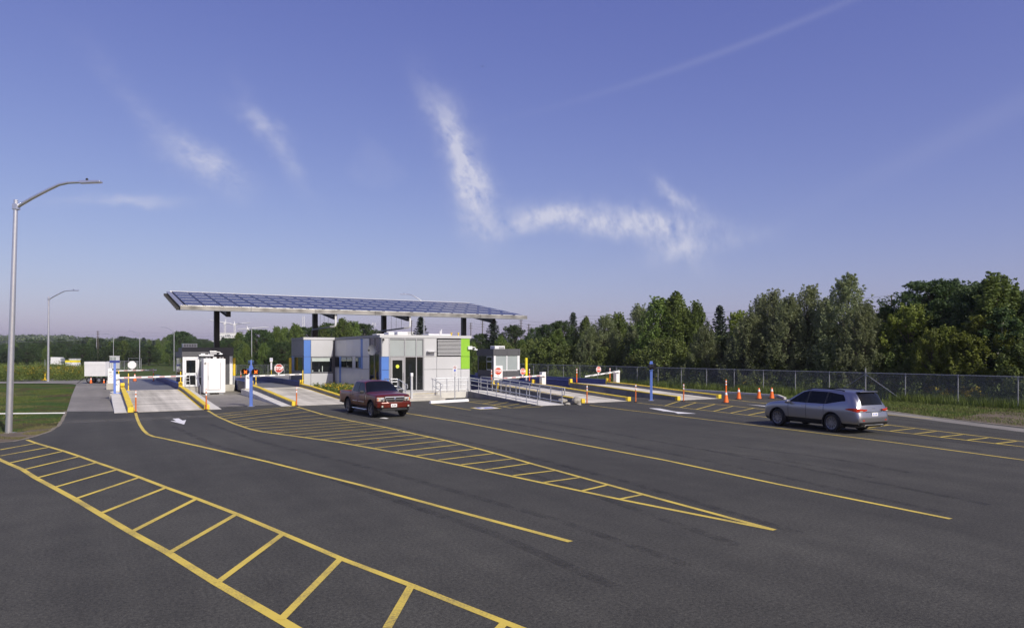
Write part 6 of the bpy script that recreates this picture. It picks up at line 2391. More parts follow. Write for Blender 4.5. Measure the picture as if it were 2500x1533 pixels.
        B(min(s * .86, s * .97), max(s * .86, s * .97), .83, .88, 1.16, 1.20).build('mirror_arm', 'trim_black', mr)
        MB().tube([(s * .86, 1.05, .36), (s * .90, .95, .34), (s * .90, -.9, .34), (s * .86, -1.0, .36)], 0.035, 8).build('side_step', 'chrome', t)
        B(s * .925 - .006, s * .925 + .006, 1.02, 1.06, .86, 1.05).build('fender_badge', 'chrome', t)
    # bumper, air dam
    bp = [(-.90, 2.30), (-.88, 2.46), (-.70, 2.585), (-.35, 2.635), (.35, 2.635), (.70, 2.585), (.88, 2.46), (.90, 2.30)]
    MB().prism(bp, .50, .765).build('front_bumper', 'truck_red', t, bevel=0.035)
    bp2 = [(x * .93, y - .05) for x, y in bp]
    MB().prism(bp2, .36, .499).build('air_dam', 'trim_black', t, bevel=0.03)
    pl = B(-.06, .25, 2.636, 2.65, .535, .69).build('licence_plate', 'white_paint', t)
    lt = lettering('plate_lettering', 'AK 2983', 0.085, 'print_dark', pl, (.095, 2.654, .61), R(180), bold=0.002, sx=0.75)
    # pickup bed
    yb = [-1.20, -1.35, -1.62, -2.2, -2.7, -2.86]
    Cb = []
    for q, y in enumerate(yb):
        k = 1.0 if q < 5 else 0.985
        Cb.append([(.76 * k, y, .46), (.875 * k, y, .52), (.91 * k, y, .68), (.915 * k, y, .90), (.90 * k, y, 1.06), (.87 * k, y, 1.14), (.80 * k, y, 1.145), (.78 * k, y, 1.12), (.77 * k, y, .74), (0, y, .735)])
    Sb = Shell(Cb, 8, 4)
    Sb.cut([(RA, .40)], 0.47)
    for nm, cells in Sb.parts(lambda i, j: 'bed_side' if j <= 6 else 'bed_floor').items():
        for side in ((1, -1) if nm == 'bed_side' else (0,)):
            o = Sb.mesh(cells, side).build(nm, 'truck_red' if nm == 'bed_side' else 'trim_black', t)
            fixn(o)
            shade(o.data, R(50))
    B(-.77, .77, -2.90, -2.84, .60, 1.14).build('tailgate', 'truck_red', t, bevel=0.015)
    B(-.77, .77, -1.235, -1.20, .60, 1.13).build('bed_front', 'truck_red', t)
    for s in (1, -1):
        B(s * .84 - .07, s * .84 + .07, -2.885, -2.80, .80, 1.08).build('tail_lamp', 'tail_red', t, bevel=0.01)
    B(-.88, .88, -3.02, -2.84, .50, .66).build('rear_bumper', 'chrome', t, bevel=0.03)
    B(-.70, .70, -2.8, 2.3, .34, .58).build('chassis', 'black', t)
    for yw in (FA, RA):
        well(t, yw, .40, 0.465, 0.905, 0.58)
        for s in (1, -1):
            wheel(t, s * 0.785, yw, 0.385, 0.24, 5, 'rim')
    # unseen, added dark interior block keeps light out
    B(-.64, .64, -1.0, .9, .6, 1.10).build('cabin_block', 'seat', t)
    return t


fl_, fr_ = G(893, 1018.7), G(983, 1014.3)
truck((12.42, 35.65, 0.004), R(180) + R(2.5))

# ================================================================== vegetation
def leaf_quads(rng, cen, rad, per, size, aspect=0.55, up=0.35, squash=1.0, droop=0.0):
    """rhombic leaves scattered round clump centres: returns vertices, quads"""
    n = len(cen)
    c = np.repeat(np.asarray(cen), per, axis=0)
    r = np.repeat(np.asarray(rad), per)[:, None]
    d = rng.normal(size=(n * per, 3))
    d /= np.linalg.norm(d, axis=1)[:, None]
    q = rng.random((n * per, 1)) ** 0.45
    off = d * q * r
    off[:, 2] *= squash
    p = c + off
    nrm = d * 0.7 + rng.normal(size=(n * per, 3)) * 0.7
    nrm[:, 2] += up
    nrm /= np.linalg.norm(nrm, axis=1)[:, None]
    t = np.cross(nrm, rng.normal(size=(n * per, 3)))
    t[:, 2] -= droop
    t /= np.linalg.norm(t, axis=1)[:, None]
    b = np.cross(nrm, t)
    s = size * (0.6 + 0.8 * rng.random((n * per, 1)))
    V = np.stack([p - t * s * 0.5, p + b * s * aspect * 0.5, p + t * s * 0.5, p - b * s * aspect * 0.5], axis=1).reshape(-1, 3)
    F = np.arange(n * per * 4).reshape(-1, 4)
    return V, F


def limb_mesh(name, rng, H, trunk_r, tips, mat, lean=0.15, base=0.28):
    m = MB()
    bx, by = rng.normal(size=2) * lean
    ax = [Vector((bx * (k / 5) ** 2, by * (k / 5) ** 2, H * 0.92 * k / 5)) for k in range(6)]
    m.tube(ax, [trunk_r * (1 - 0.85 * k / 5) for k in range(6)], 8)
    for p in tips:
        p = Vector(p)
        f = max(base, min(0.85, p.z / H * 0.72))
        i = f * 5
        a = ax[int(i)].lerp(ax[min(5, int(i) + 1)], i - int(i))
        mid = a.lerp(p, 0.5) + Vector((0, 0, 0.08 * (p - a).length))
        m.tube([a, mid, p], [trunk_r * 0.32, trunk_r * 0.2, trunk_r * 0.06], 5)
    me = m.mesh(name, mat)
    shade(me)
    return me


def crown(kind, seed):
    rng = np.random.default_rng(seed)
    cen, rad = [], []
    if kind == 'maple':
        H, Rr, z0, nC, per, size, mat, bark = 9.0, 3.5, 1.6, 150, 210, 0.17, 'leaf_maple', 'bark'
        prof = lambda t: math.sin(math.pi * (0.10 + 0.86 * t)) ** 0.65
    elif kind == 'poplar':
        H, Rr, z0, nC, per, size, mat, bark = 9.0, 2.1, 1.0, 120, 190, 0.155, 'leaf_poplar', 'bark'
        prof = lambda t: min(1.0, 0.5 + 1.6 * t) * max(0.03, 1 - t) ** 0.5 * 1.15
    elif kind == 'willow':
        H, Rr, z0, nC, per, size, mat, bark = 9.0, 2.7, 0.6, 150, 180, 0.16, 'leaf_willow', 'bark'
        prof = lambda t: min(1.0, 0.62 + 1.6 * t) * max(0.03, 1 - t) ** 0.55 * 1.12
    elif kind == 'spruce':
        H, Rr, z0, nC, per, size, mat, bark = 9.0, 2.2, 0.7, 0, 70, 0.26, 'leaf_spruce', 'bark'
        prof = lambda t: (1 - t)
    elif kind == 'lime':
        H, Rr, z0, nC, per, size, mat, bark = 6.0, 1.9, 0.8, 95, 160, 0.14, 'leaf_lime', 'bark'
        prof = lambda t: (math.sin(math.pi * (0.14 + 0.82 * t)) ** 0.7)
    elif kind == 'birch':
        H, Rr, z0, nC, per, size, mat, bark = 10.0, 2.1, 3.6, 55, 110, 0.24, 'leaf_maple', 'birch'
        prof = lambda t: (math.sin(math.pi * (0.12 + 0.84 * t)) ** 0.7)
    else:   # shrub
        H, Rr, z0, nC, per, size, mat, bark = 3.0, 1.8, 0.15, 75, 170, 0.13, 'leaf_shrub', 'bark'
        prof = lambda t: math.sqrt(max(0.0, 1 - (t * 0.98) ** 2)) * (0.8 + 0.25 * math.sin(3 * t))
    nS, per, sl, fat = {'maple': (330, 20, 0.9, 1.45), 'poplar': (260, 20, 1.2, 1.0), 'willow': (300, 20, 1.35, 1.0), 'lime': (190, 18, 1.0, 0.9), 'birch': (150, 18, 0.9, 1.1), 'shrub': (170, 18, 1.1, 0.95), 'spruce': (0, per, 0, 1)}[kind]
    if kind == 'spruce':
        k = 0
        z = z0
        while z < H * 0.985:
            t = (z - z0) / (H - z0)
            L_ = Rr * (1 - t) ** 0.85 + 0.12
            nb = max(4, int(9 * (1 - t) + 3))
            for b in range(nb):
                a = 2.4 * k + 2 * math.pi * b / nb + rng.uniform(-.2, .2)
                ll = L_ * rng.uniform(0.72, 1.08)
                for f in np.linspace(0.25, 1.0, max(2, int(ll / 0.35))):
                    cen.append((math.cos(a) * ll * f, math.sin(a) * ll * f, z - 0.22 * ll * f ** 1.4 + rng.uniform(-.05, .05)))
                    rad.append(0.16 + 0.16 * (1 - f) + 0.05)
            z += 0.42 * (1 - 0.45 * t)
            k += 1
        cen.append((0, 0, H - 0.1))
        rad.append(0.12)
        per = max(14, int(15000 / len(cen)))
        V, F = leaf_quads(rng, cen, rad, per, size, 0.35, 0.2, 0.45)
        tips = [cen[i] for i in range(0, len(cen), 9)]
    else:
        lob = [(rng.uniform(0, 2 * math.pi), rng.uniform(0.1, 0.95), rng.uniform(0.75, 1.25)) for _ in range(9)]
        upw = {'maple': 0.25, 'poplar': 0.9, 'willow': 0.75, 'lime': 0.7, 'birch': 0.4, 'shrub': 0.8}[kind]
        tips = []
        for i in range(nS):              # leafy shoots: feathery outline with gaps between them
            t = rng.random() ** 0.9
            a = rng.uniform(0, 2 * math.pi)
            w_ = 1.0
            for la, lt, lw in lob:       # uneven lobes
                if math.cos(a - la) > 0.7 and abs(t - lt) < 0.2:
                    w_ *= lw
            rr = Rr * prof(t) * w_ * (0.30 + 0.72 * rng.random() ** 0.55)
            e_ = np.array((math.cos(a) * rr, math.sin(a) * rr, z0 + (H - z0) * t))
            d_ = np.array((math.cos(a) * (1 - upw), math.sin(a) * (1 - upw), upw)) + rng.normal(size=3) * 0.28
            d_ /= np.linalg.norm(d_)
            ln = sl * rng.uniform(0.5, 1.25) * (H / 9.0) ** 0.5
            e_ = e_ + d_ * ln * 0.35
            m_ = 5
            for q in range(m_):
                f = q / (m_ - 1)
                cen.append(tuple(e_ - d_ * ln * f))
                rad.append((0.10 + 0.20 * min(1.0, f * 1.6)) * fat)
            tips.append(tuple(e_ - d_ * ln))
        V, F = leaf_quads(rng, cen, rad, per, size, 0.5 if kind != 'willow' else 0.34, 0.35, 1.0, 0.3 if kind == 'willow' else 0.0)
        tips = tips[::4]
    cm = np_mesh('crown', V, F, mat)
    tm = limb_mesh('trunk', rng, H, 0.15 if kind not in ('shrub', 'birch') else (0.05 if kind == 'shrub' else 0.10), tips, bark, 0.2)
    return cm, tm, H


PROTO = {}
for kind, n in (('maple', 3), ('poplar', 3), ('willow', 3), ('spruce', 2), ('lime', 2), ('birch', 1), ('shrub', 4)):
    PROTO[kind] = [crown(kind, 100 + 17 * i + 3 * len(kind)) for i in range(n)]
RNG = random.Random(11)


def tree(kind, u, v, h, label, group, wide=1.0, z=None, name=None, cat='tree'):
    cm, tm, H = PROTO[kind][RNG.randrange(len(PROTO[kind]))]
    nm = name or {'maple': 'maple_tree', 'poplar': 'poplar_tree', 'willow': 'willow_tree', 'spruce': 'spruce_tree', 'lime': 'young_tree', 'birch': 'birch_tree', 'shrub': 'shrub'}[kind]
    t = thing(nm, label, cat, (u, v, (gz(u, v) if z is None else z) - 0.05), RNG.uniform(0, 6.28), group)
    s = h / H
    t.scale = (s * wide, s * wide, s)
    link('trunk' if kind != 'shrub' else 'stems', tm, t)
    link('crown', cm, t)
    return t


# named trees of the right-hand wood, measured by their tops
def by_top(kind, x, ytop, u, label, wide=1.0, group='trees of the wood behind the fence'):
    v = VS(x, u)
    return tree(kind, u, v, HZ(ytop, u, v) + 0.05, label, group, wide)


TOPS = [
    ('maple', 2290, 690, 54.5, 'dark dense maple with a broad rounded crown at the right of the wood', 1.08),
    ('maple', 2345, 700, 56.0, 'dark maple close behind the broad rounded one', 1.0),
    ('maple', 2405, 692, 52.5, 'dark maple with a blunt top left of the tallest right-hand tree', 0.85),
    ('poplar', 2436, 677, 50.5, 'tallest leafy tree at the right edge of the wood', 1.15),
    ('maple', 2476, 714, 54.0, 'maple right of the tallest tree at the right picture edge', 0.7),
    ('maple', 2540, 725, 52.0, 'dark maple cut by the right picture edge', 0.9),
    ('birch', 2449, 755, 48.6, 'slim birch with a pale bare trunk near the right picture edge', 0.8),
    ('lime', 2225, 748, 50.5, 'yellow-green young tree left of the dark rounded maple', 0.95),
    ('lime', 2315, 800, 48.2, 'small yellow-green tree in front of the dark rounded maple', 0.8),
    ('lime', 2275, 806, 47.6, 'small light green sapling just behind the fence right of the silver car', 0.7),
    ('lime', 2405, 775, 48.6, 'yellow-green tree in front of the blunt-topped dark maple', 1.05),
    ('poplar', 2162, 748, 53.5, 'grey-green tree below the utility pole', 0.9),
    ('maple', 2195, 760, 56.0, 'dark tree behind the yellow-green young tree', 0.8),
    ('willow', 2066, 680, 50.0, 'tallest slender willow with a narrow pointed top above the silver car', 1.0),
    ('willow', 2110, 745, 48.6, 'willow with hanging branches right of the tallest willow', 0.9),
    ('willow', 2020, 735, 51.5, 'silvery willow left of the tallest willow', 0.8),
    ('willow', 1974, 705, 50.5, 'upright willow with a forked top, second left of the tallest', 0.95),
    ('willow', 1925, 728, 49.0, 'silvery willow between the two upright willows', 0.9),
    ('willow', 1887, 716, 51.0, 'silver-leaved willow with bright leaves above the row of cones', 1.0),
    ('willow', 1853, 730, 52.0, 'silvery willow at the left side of the bright willow group', 0.75),
    ('willow', 1830, 770, 48.2, 'low bushy silver willow leaning over the fence above the cones', 1.2),
    ('lime', 1804, 764, 60.0, 'small rounded tree seen in the gap left of the willows', 0.8),
    ('spruce', 1757, 745, 54.0, 'dark spruce standing in the gap between poplars and willows', 0.85),
    ('poplar', 1700, 742, 53.0, 'slim poplar left of the dark spruce', 0.8),
    ('poplar', 1675, 757, 55.5, 'narrow poplar behind the slim one', 0.8),
    ('poplar', 1648, 719, 52.0, 'tallest bright poplar in the middle of the wood', 1.0),
    ('poplar', 1608, 730, 51.0, 'broad bright poplar left of the tallest one', 1.15),
    ('willow', 1563, 748, 53.0, 'grey-green willow behind the dark signal heads', 0.95),
    ('willow', 1722, 800, 48.5, 'bushy grey willow below the dark spruce', 1.1),
    ('poplar', 1510, 768, 55.0, 'poplar right of the pointed spruce group', 1.0),
    ('willow', 1478, 773, 52.0, 'round grey willow above the rightmost STOP sign', 1.15),
    ('willow', 1440, 800, 50.0, 'low willow left of the rightmost STOP sign', 1.0),
    ('poplar', 1429, 779, 58.0, 'poplar just right of the pointed spruce', 0.9),
    ('spruce', 1399, 762, 60.0, 'pointed dark spruce rising above the left part of the wood', 0.8),
    ('maple', 1371, 786, 56.0, 'rounded tree left of the pointed spruce', 0.75),
    ('maple', 1338, 794, 58.0, 'rounded tree behind the tall yellow bollard', 0.8),
    ('poplar', 1362, 808, 50.0, 'leafy green tree behind the third barrier cabinet', 1.25),
    ('maple', 1308, 800, 60.0, 'dark tree between the right booth and the spruce', 0.7),
    ('poplar', 1318, 838, 48.5, 'bright bushy tree right of the right booth', 1.3),
    ('maple', 1254, 793, 62.0, 'dark maple directly above the right booth', 0.8),
    ('spruce', 1204, 776, 60.0, 'large dark evergreen under the right end of the canopy', 1.25),
    ('maple', 1172, 812, 58.0, 'dark tree showing right of the green wall panel', 0.8),
    ('poplar', 1222, 822, 54.0, 'olive tree behind the right booth roof', 1.1),
    ('poplar', 1275, 830, 52.0, 'olive tree between the right booth and the yellow bollard', 1.0),
    ('poplar', 1155, 832, 56.0, 'green tree beside the scale house corner', 0.9)]
for k, x, y, u, lab, wd in TOPS:
    by_top(k, x, y, u, lab, wd * 1.2)

# undergrowth under and between the trees, along the fence
lab_b = 'bushy green undergrowth shrub between the fence and the trees'
for i in range(72):
    u = RNG.uniform(46.4, 49.0) if i % 2 else RNG.uniform(48.5, 53)
    v = 10 + i * 1.15 + RNG.uniform(-0.9, 0.9)
    h = RNG.uniform(1.6, 2.6) if i % 2 else RNG.uniform(3.0, 5.2)
    tree('shrub', u, v, h, lab_b, 'undergrowth along the fence', RNG.uniform(0.8, 1.15), cat='shrub')
lab_f = 'dark tree filling the back of the right-hand wood'
for i in range(26):
    u = RNG.uniform(58, 74)
    v = 16 + i * 3.8 + RNG.uniform(-2, 2)
    x = 1250 + FPX * math.tan(math.atan2(u, v) - YAW)
    yt = float(np.interp(x, [1150, 1300, 1500, 1650, 1750, 1800, 1900, 2070, 2160, 2290, 2440, 2600], [838, 820, 800, 770, 810, 810, 760, 735, 775, 725, 730, 745]))
    tree('maple' if i % 3 else 'poplar', u, v, HZ(yt + RNG.uniform(0, 14), u, v), lab_f, 'back row of the wood', RNG.uniform(0.75, 1.1))

# trees behind the station, left to right
ORD = ['first', 'second', 'third', 'fourth', 'fifth', 'sixth', 'seventh', 'eighth', 'ninth', 'tenth', 'eleventh', 'twelfth', 'thirteenth', 'fourteenth', 'fifteenth', 'sixteenth', 'seventeenth', 'eighteenth', 'nineteenth', 'twentieth', 'twenty-first', 'twenty-second', 'twenty-third', 'twenty-fourth']
MID = [(560, 826, 205), (585, 812, 200), (610, 809, 175), (634, 806, 165), (655, 810, 170), (677, 800, 168), (697, 802, 172), (722, 793, 160), (746, 800, 165), (770, 808, 170), (792, 797, 158), (806, 790, 160), (837, 780, 152), (852, 788, 160), (866, 789, 155), (889, 792, 158), (905, 806, 165), (600, 840, 150), (645, 838, 150), (690, 836, 148), (735, 830, 150), (780, 832, 150), (930, 812, 168)]
MID.sort()
for i, (x, y, Z) in enumerate(MID):
    lab_m = f'{ORD[i]} green tree from the left in the row beyond the back fence'
    p = D(x, Z)
    z = gz(p.x, p.y)
    tree('poplar' if i % 4 else 'maple', p.x, p.y, CH + (HY - y) * Z / FPX - z, lab_m, 'trees beyond the back fence', 1.25, z)
p = D(1027, 112)
tree('spruce', p.x, p.y, CH + (HY - 772) * 112 / FPX - gz(p.x, p.y), 'dark spruce showing between canopy and scale house roof', 'trees beyond the back fence', 1.15)

# far wood at left
lab_l = 'distant tree in the dark wood at far left'
x = -60
while x < 560:
    top = float(np.interp(x, [-60, 0, 120, 180, 250, 330, 385, 432, 445, 470, 520, 560], [834, 836, 832, 834, 826, 828, 832, 815, 812, 826, 832, 828])) + RNG.uniform(-5, 6)
    for row in range(2):
        Z = RNG.uniform(215, 300) if row else RNG.uniform(330, 480)
        p = D(x + RNG.uniform(-5, 5), Z)
        z = gz(p.x, p.y)
        y = top + (12 if row else 0) + RNG.uniform(-4, 4)
        tree(RNG.choice(('maple', 'poplar', 'maple', 'spruce')), p.x, p.y, max(5.0, CH + (HY - y) * Z / FPX - z), lab_l, 'distant wood at far left', RNG.uniform(1.1, 1.6), z)
    x += RNG.uniform(11, 17)
p = D(441, 240)
tree('maple', p.x, p.y, CH + (HY - 810) * 240 / FPX + 1.1, 'tall rounded far tree standing above the left booth', 'distant wood at far left', 1.0)
for x, y, Z in ((10, 850, 130), (-20, 846, 135)):
    p = D(x, Z)
    tree('spruce', p.x, p.y, CH + (HY - y) * Z / FPX + 0.5, f'dark spruce at the left picture edge, {"right" if x > 0 else "left"} of two', 'spruces at the left edge', 1.2)


# wooded ridge far away: one mass nobody could count
def ridge(name, label, x0, x1, Z, ytop, seed, n, size):
    rng = np.random.default_rng(seed)
    xs = rng.uniform(x0, x1, n)
    cen = []
    for x in xs:
        yt = float(np.interp(x, [p[0] for p in ytop], [p[1] for p in ytop]))
        Zr = Z * rng.uniform(0.92, 1.1)
        top = CH + (HY - yt) * Zr / FPX
        q = D(x, Zr)
        cen.append((q.x, q.y, -1 + (top + 1) * (rng.random() ** 0.55)))
    V, F = leaf_quads(rng, cen, np.full(n, size * 1.6), 14, size, 0.8, 0.5, 0.8)
    o = link(name, np_mesh(name, V, F, 'leaf_far'))
    tag(o, label, 'woodland', kind='stuff')


ridge('far_woodland', 'blue-hazed wooded ridge on the left horizon', -500, 620, 1150, [(-500, 822), (0, 823), (60, 821), (110, 823), (150, 821), (200, 828), (300, 832), (400, 834), (620, 838)], 5, 5200, 3.4)
ridge('far_woodland', 'distant low woodland behind the white tower block', 380, 1300, 700, [(380, 842), (600, 840), (900, 838), (1300, 842)], 6, 3200, 2.4)
ridge('far_woodland', 'distant woodland seen past the right-hand wood', 1250, 3200, 420, [(1250, 836), (1700, 822), (2200, 790), (3200, 790)], 7, 3600, 2.0)


# ------------------------------------------------------------------ grasses and weeds
def blades(name, label, pts, h, wd, mat, seed, lean=0.35, cat='grass', zfun=None):
    rng = np.random.default_rng(seed)
    n = len(pts)
    P = np.asarray(pts, float)
    a = rng.uniform(0, 2 * math.pi, n)
    hh = h * (0.5 + 0.8 * rng.random(n))
    ww = wd * (0.6 + 0.8 * rng.random(n))
    la = rng.uniform(0, 2 * math.pi, n)
    le = hh * lean * rng.random(n)
    dx, dy = np.cos(a) * ww / 2, np.sin(a) * ww / 2
    b0 = P + np.stack([dx, dy, np.zeros(n)], 1)
    b1 = P - np.stack([dx, dy, np.zeros(n)], 1)
    tp = P + np.stack([np.cos(la) * le, np.sin(la) * le, hh], 1)
    V = np.stack([b0, b1, tp], 1).reshape(-1, 3)
    F = np.arange(n * 3).reshape(-1, 3)
    o = link(name, np_mesh(name, V, F, mat))
    return tag(o, label, cat, kind='stuff')


def inside(poly, x, y):
    c = False
    n = len(poly)
    j = n - 1
    for i in range(n):
        if (poly[i][1] > y) != (poly[j][1] > y) and x < (poly[j][0] - poly[i][0]) * (y - poly[i][1]) / (poly[j][1] - poly[i][1]) + poly[i][0]:
            c = not c
        j = i
    return c


def scatter(poly, n, seed, dens=None, z=-0.04):
    rng = random.Random(seed)
    xs = [p[0] for p in poly]
    ys = [p[1] for p in poly]
    out = []
    k = 0
    while len(out) < n and k < n * 30:
        k += 1
        x, y = rng.uniform(min(xs), max(xs)), rng.uniform(min(ys), max(ys))
        if inside(poly, x, y) and (dens is None or rng.random() < dens(x, y)):
            out.append((x, y, gz(x, y) + z))
    return out


from mathutils import noise as mnoise


def patchy(s, lo=0.35, hi=0.6):
    return lambda x, y: smooth(lo, hi, 0.5 + 0.5 * mnoise.noise(Vector((x * s, y * s, 3.1))))


lawn = [Vector(G(x, y)) for x, y in ((-160, 1068), (0, 1059), (60, 1053), (110, 1041), (143, 1030), (156, 1016), (162, 1003), (190, 945), (150, 938), (0, 935), (-160, 936))]
blades('lawn_grass', 'mown green lawn left of the lanes', scatter(lawn, 30000, 1, patchy(0.25, 0.42, 0.58), -0.12), 0.09, 0.022, 'grass_blade', 21)
blades('lawn_grass', 'dry yellowish grass tufts in the left lawn', scatter(lawn, 12000, 2, patchy(0.22, 0.5, 0.7), -0.12), 0.07, 0.02, 'grass_dry', 22)
edge_l = [Vector(G(x, y)) for x, y in ((-160, 1098), (-60, 1084), (38, 1075), (85, 1064), (124, 1051), (145, 1037), (150, 1028), (110, 1036), (60, 1049), (0, 1056), (-160, 1066))]
blades('verge_grass', 'sparse dry grass on the bare soil beside the near lamp', scatter(edge_l, 9000, 3, patchy(0.9, 0.35, 0.65), -0.02), 0.07, 0.016, 'grass_dry', 23)
verge = [G(1671, 952.3), G(1780, 959), G(1903, 966.8), G(1925, 972.5), G(1990, 981.5), G(2153, 998.5), G(2265, 1014), G(2400, 1029), G(2500, 1040), G(2620, 1055), Vector((46.5, 12, 0)), Vector((46.2, 52, 0)), Vector((41, 56, 0))]
blades('verge_grass', 'green grass verge along the foot of the fence', scatter(verge, 34000, 4, lambda x, y: patchy(0.4, 0.25, 0.5)(x, y) * (0.25 + 0.75 * smooth(18, 27, y)), -0.04), 0.13, 0.028, 'grass_blade', 24)
blades('verge_grass', 'dry brown grass on the right-hand verge', scatter(verge, 17000, 5, lambda x, y: patchy(0.5, 0.3, 0.6)(x, y) * (1.0 - 0.8 * smooth(20, 30, y)), -0.04), 0.09, 0.022, 'grass_dry', 25)
tall = [Vector((44.7, 10, 0)), Vector((47.6, 10, 0)), Vector((47.6, 80, 0)), Vector((44.9, 80, 0)), Vector((44.9, 24, 0))]
blades('tall_grass', 'tall uncut grass growing through the chain-link fence', scatter(tall, 30000, 6, patchy(0.45, 0.3, 0.55)), 0.62, 0.030, 'weed', 26, 0.45)


def weeds(name, label, pts, h, r, per, size, mat, seed):
    rng = np.random.default_rng(seed)
    cen, rad = [], []
    for x, y, z in pts:
        hh = h * rng.uniform(0.5, 1.15) * (0.55 + 0.9 * (0.5 + 0.5 * mnoise.noise(Vector((x * 0.22, y * 0.22, 1.7)))))
        for f in (0.3, 0.6, 0.9):
            cen.append((x + rng.normal() * 0.1, y + rng.normal() * 0.1, z + hh * f))
            rad.append(r * (1.1 - 0.4 * f))
    V, F = leaf_quads(rng, cen, rad, per, size, 0.4, 0.3, 1.3)
    o = link(name, np_mesh(name, V, F, mat))
    return tag(o, label, 'weeds', kind='stuff')


weedp = [Vector((45.8, 10, 0)), Vector((48.6, 10, 0)), Vector((48.6, 82, 0)), Vector((45.8, 82, 0))]
weeds('roadside_weeds', 'leafy weeds behind the chain-link fence', scatter(weedp, 700, 7, patchy(0.3, 0.3, 0.55)), 1.15, 0.38, 22, 0.15, 'weed', 31)
gr = [p for p in scatter([Vector((45.9, 16, 0)), Vector((47.6, 16, 0)), Vector((47.6, 60, 0)), Vector((45.9, 60, 0))], 14, 8, patchy(0.35, 0.5, 0.62))]
for q, (x, y) in enumerate(((2266, 935), (2302, 975), (2340, 980), (2372, 970), (1830, 935))):
    u = 46.2
    v = VS(x, u)
    gr += [(u + RNG.uniform(-.3, .3), v + RNG.uniform(-.5, .5), -0.05) for _ in range(4)]
rngg = np.random.default_rng(41)
cen = [(x + rngg.normal() * .12, y + rngg.normal() * .12, z + rngg.uniform(0.55, 1.15)) for x, y, z in gr for _ in range(3)]
V, F = leaf_quads(rngg, cen, np.full(len(cen), 0.14), 12, 0.09, 0.6, 0.5, 0.8)
tag(link('goldenrod_flowers', np_mesh('goldenrod_flowers', V, F, 'goldenrod')), 'yellow goldenrod flower heads behind the chain-link fence', 'wildflowers', kind='stuff')

# weed thicket at left, beyond the service road
thick = [D(-160, 86), D(-30, 84.6), D(100, 85.0), D(212, 84.6), D(206, 96), D(165, 112), D(100, 135), D(-160, 140)]
pts = scatter(thick, 1500, 9)
weeds('weed_thicket', 'tall green weed thicket beyond the service road', pts, 1.70, 0.60, 46, 0.15, 'weed', 51)
rngg = np.random.default_rng(42)
sel = [p for p in pts if 0.5 + 0.5 * mnoise.noise(Vector((p[0] * 0.16, p[1] * 0.10, 7))) > 0.55]
cen = [(x + rngg.normal() * .25, y + rngg.normal() * .25, z + rngg.uniform(0.75, 1.75)) for x, y, z in sel for _ in range(3)]
V, F = leaf_quads(rngg, cen, np.full(len(cen), 0.22), 6, 0.13, 0.6, 0.5, 0.7)
tag(link('goldenrod_flowers', np_mesh('goldenrod_flowers', V, F, 'goldenrod')), 'yellow goldenrod flowers on the left weed thicket', 'wildflowers', kind='stuff')

# flower bed between the second ramp and the scale house
bed = [Vector((14.35, 46.5, 0)), Vector((16.6, 46.2, 0)), Vector((16.7, 57.8, 0)), Vector((14.35, 57.0, 0))]
structure(MB().prism(bed, -0.05, 0.18).build('planting_bed', 'soil'))
bp_ = scatter(bed, 120, 10, lambda x, y: smooth(45, 48, y), 0.12)
weeds('bed_plants', 'green foliage of the flower bed by the second ramp', bp_, 0.6, 0.26, 34, 0.13, 'weed', 61)
cen = [(x + rngg.normal() * .15, y + rngg.normal() * .15, z + rngg.uniform(0.4, 0.75)) for x, y, z in bp_ for _ in range(1) if 48.0 < y < 54.5]
V, F = leaf_quads(rngg, cen, np.full(len(cen), 0.13), 6, 0.08, 0.8, 0.6, 0.6)
tag(link('bed_flowers', np_mesh('bed_flowers', V, F, 'flower')), 'yellow daisies in the flower bed beside the scale house', 'flowers', kind='stuff')

# ================================================================== far skyline
def pole(x, Z, ytop, label, arms=True):
    p = D(x, Z)
    z = gz(p.x, p.y)
    h = CH + (HY - ytop) * Z / FPX - z
    t = thing('utility_pole', label, 'utility pole', (p.x, p.y, z), -YAW, 'wooden utility poles')
    MB().cyl((0, 0, -0.3), (0, 0, h), 0.20, 0.13, 8).build('mast', 'wood_pole', t)
    if arms:
        for q in (0.25, 1.1, 2.0):
            B(-0.6, 0.6, -0.06, 0.06, h - q - 0.06, h - q + 0.06).build('cross_arm', 'wood_pole', t)
            for s in (-1, 1):
                MB().cyl((s * 0.52, 0, h - q + 0.06), (s * 0.52, 0, h - q + 0.28), 0.05, n=6).build('insulator', 'galv', t)
    return Vector((p.x, p.y, z + h))


P = {}
P['a'] = pole(239, 250, 808, 'dark utility pole above the white trailer')
P['b'] = pole(1004.5, 280, 782, 'utility pole left of the spruce behind the scale house roof')
P['c'] = pole(1149.5, 260, 788, 'utility pole just right of the fourth canopy post')
P['d'] = pole(1178, 245, 783, 'utility pole second right of the fourth canopy post')
P['e'] = pole(1272, 225, 781, 'utility pole right of the canopy end')
P['f'] = pole(1291, 215, 791, 'shorter utility pole right of the canopy end')
P['g'] = pole(1431, 190, 770, 'utility pole above the pointed spruce')
P['h'] = pole(2176.5, 128, 720, 'utility pole against the sky between willows and dark maples')
P['i'] = pole(2620, 100, 690, 'utility pole beyond the right picture edge')


def wire(a, b, dz, sag, label):
    pts = []
    for k in range(15):
        f = k / 14
        p = a.lerp(b, f)
        pts.append((p.x, p.y, p.z + dz - sag * 4 * f * (1 - f)))
    o = MB().tube(pts, 0.022, 5).build('overhead_wire', 'galv_dark')
    tag(o, label, 'wire', 'overhead wires')


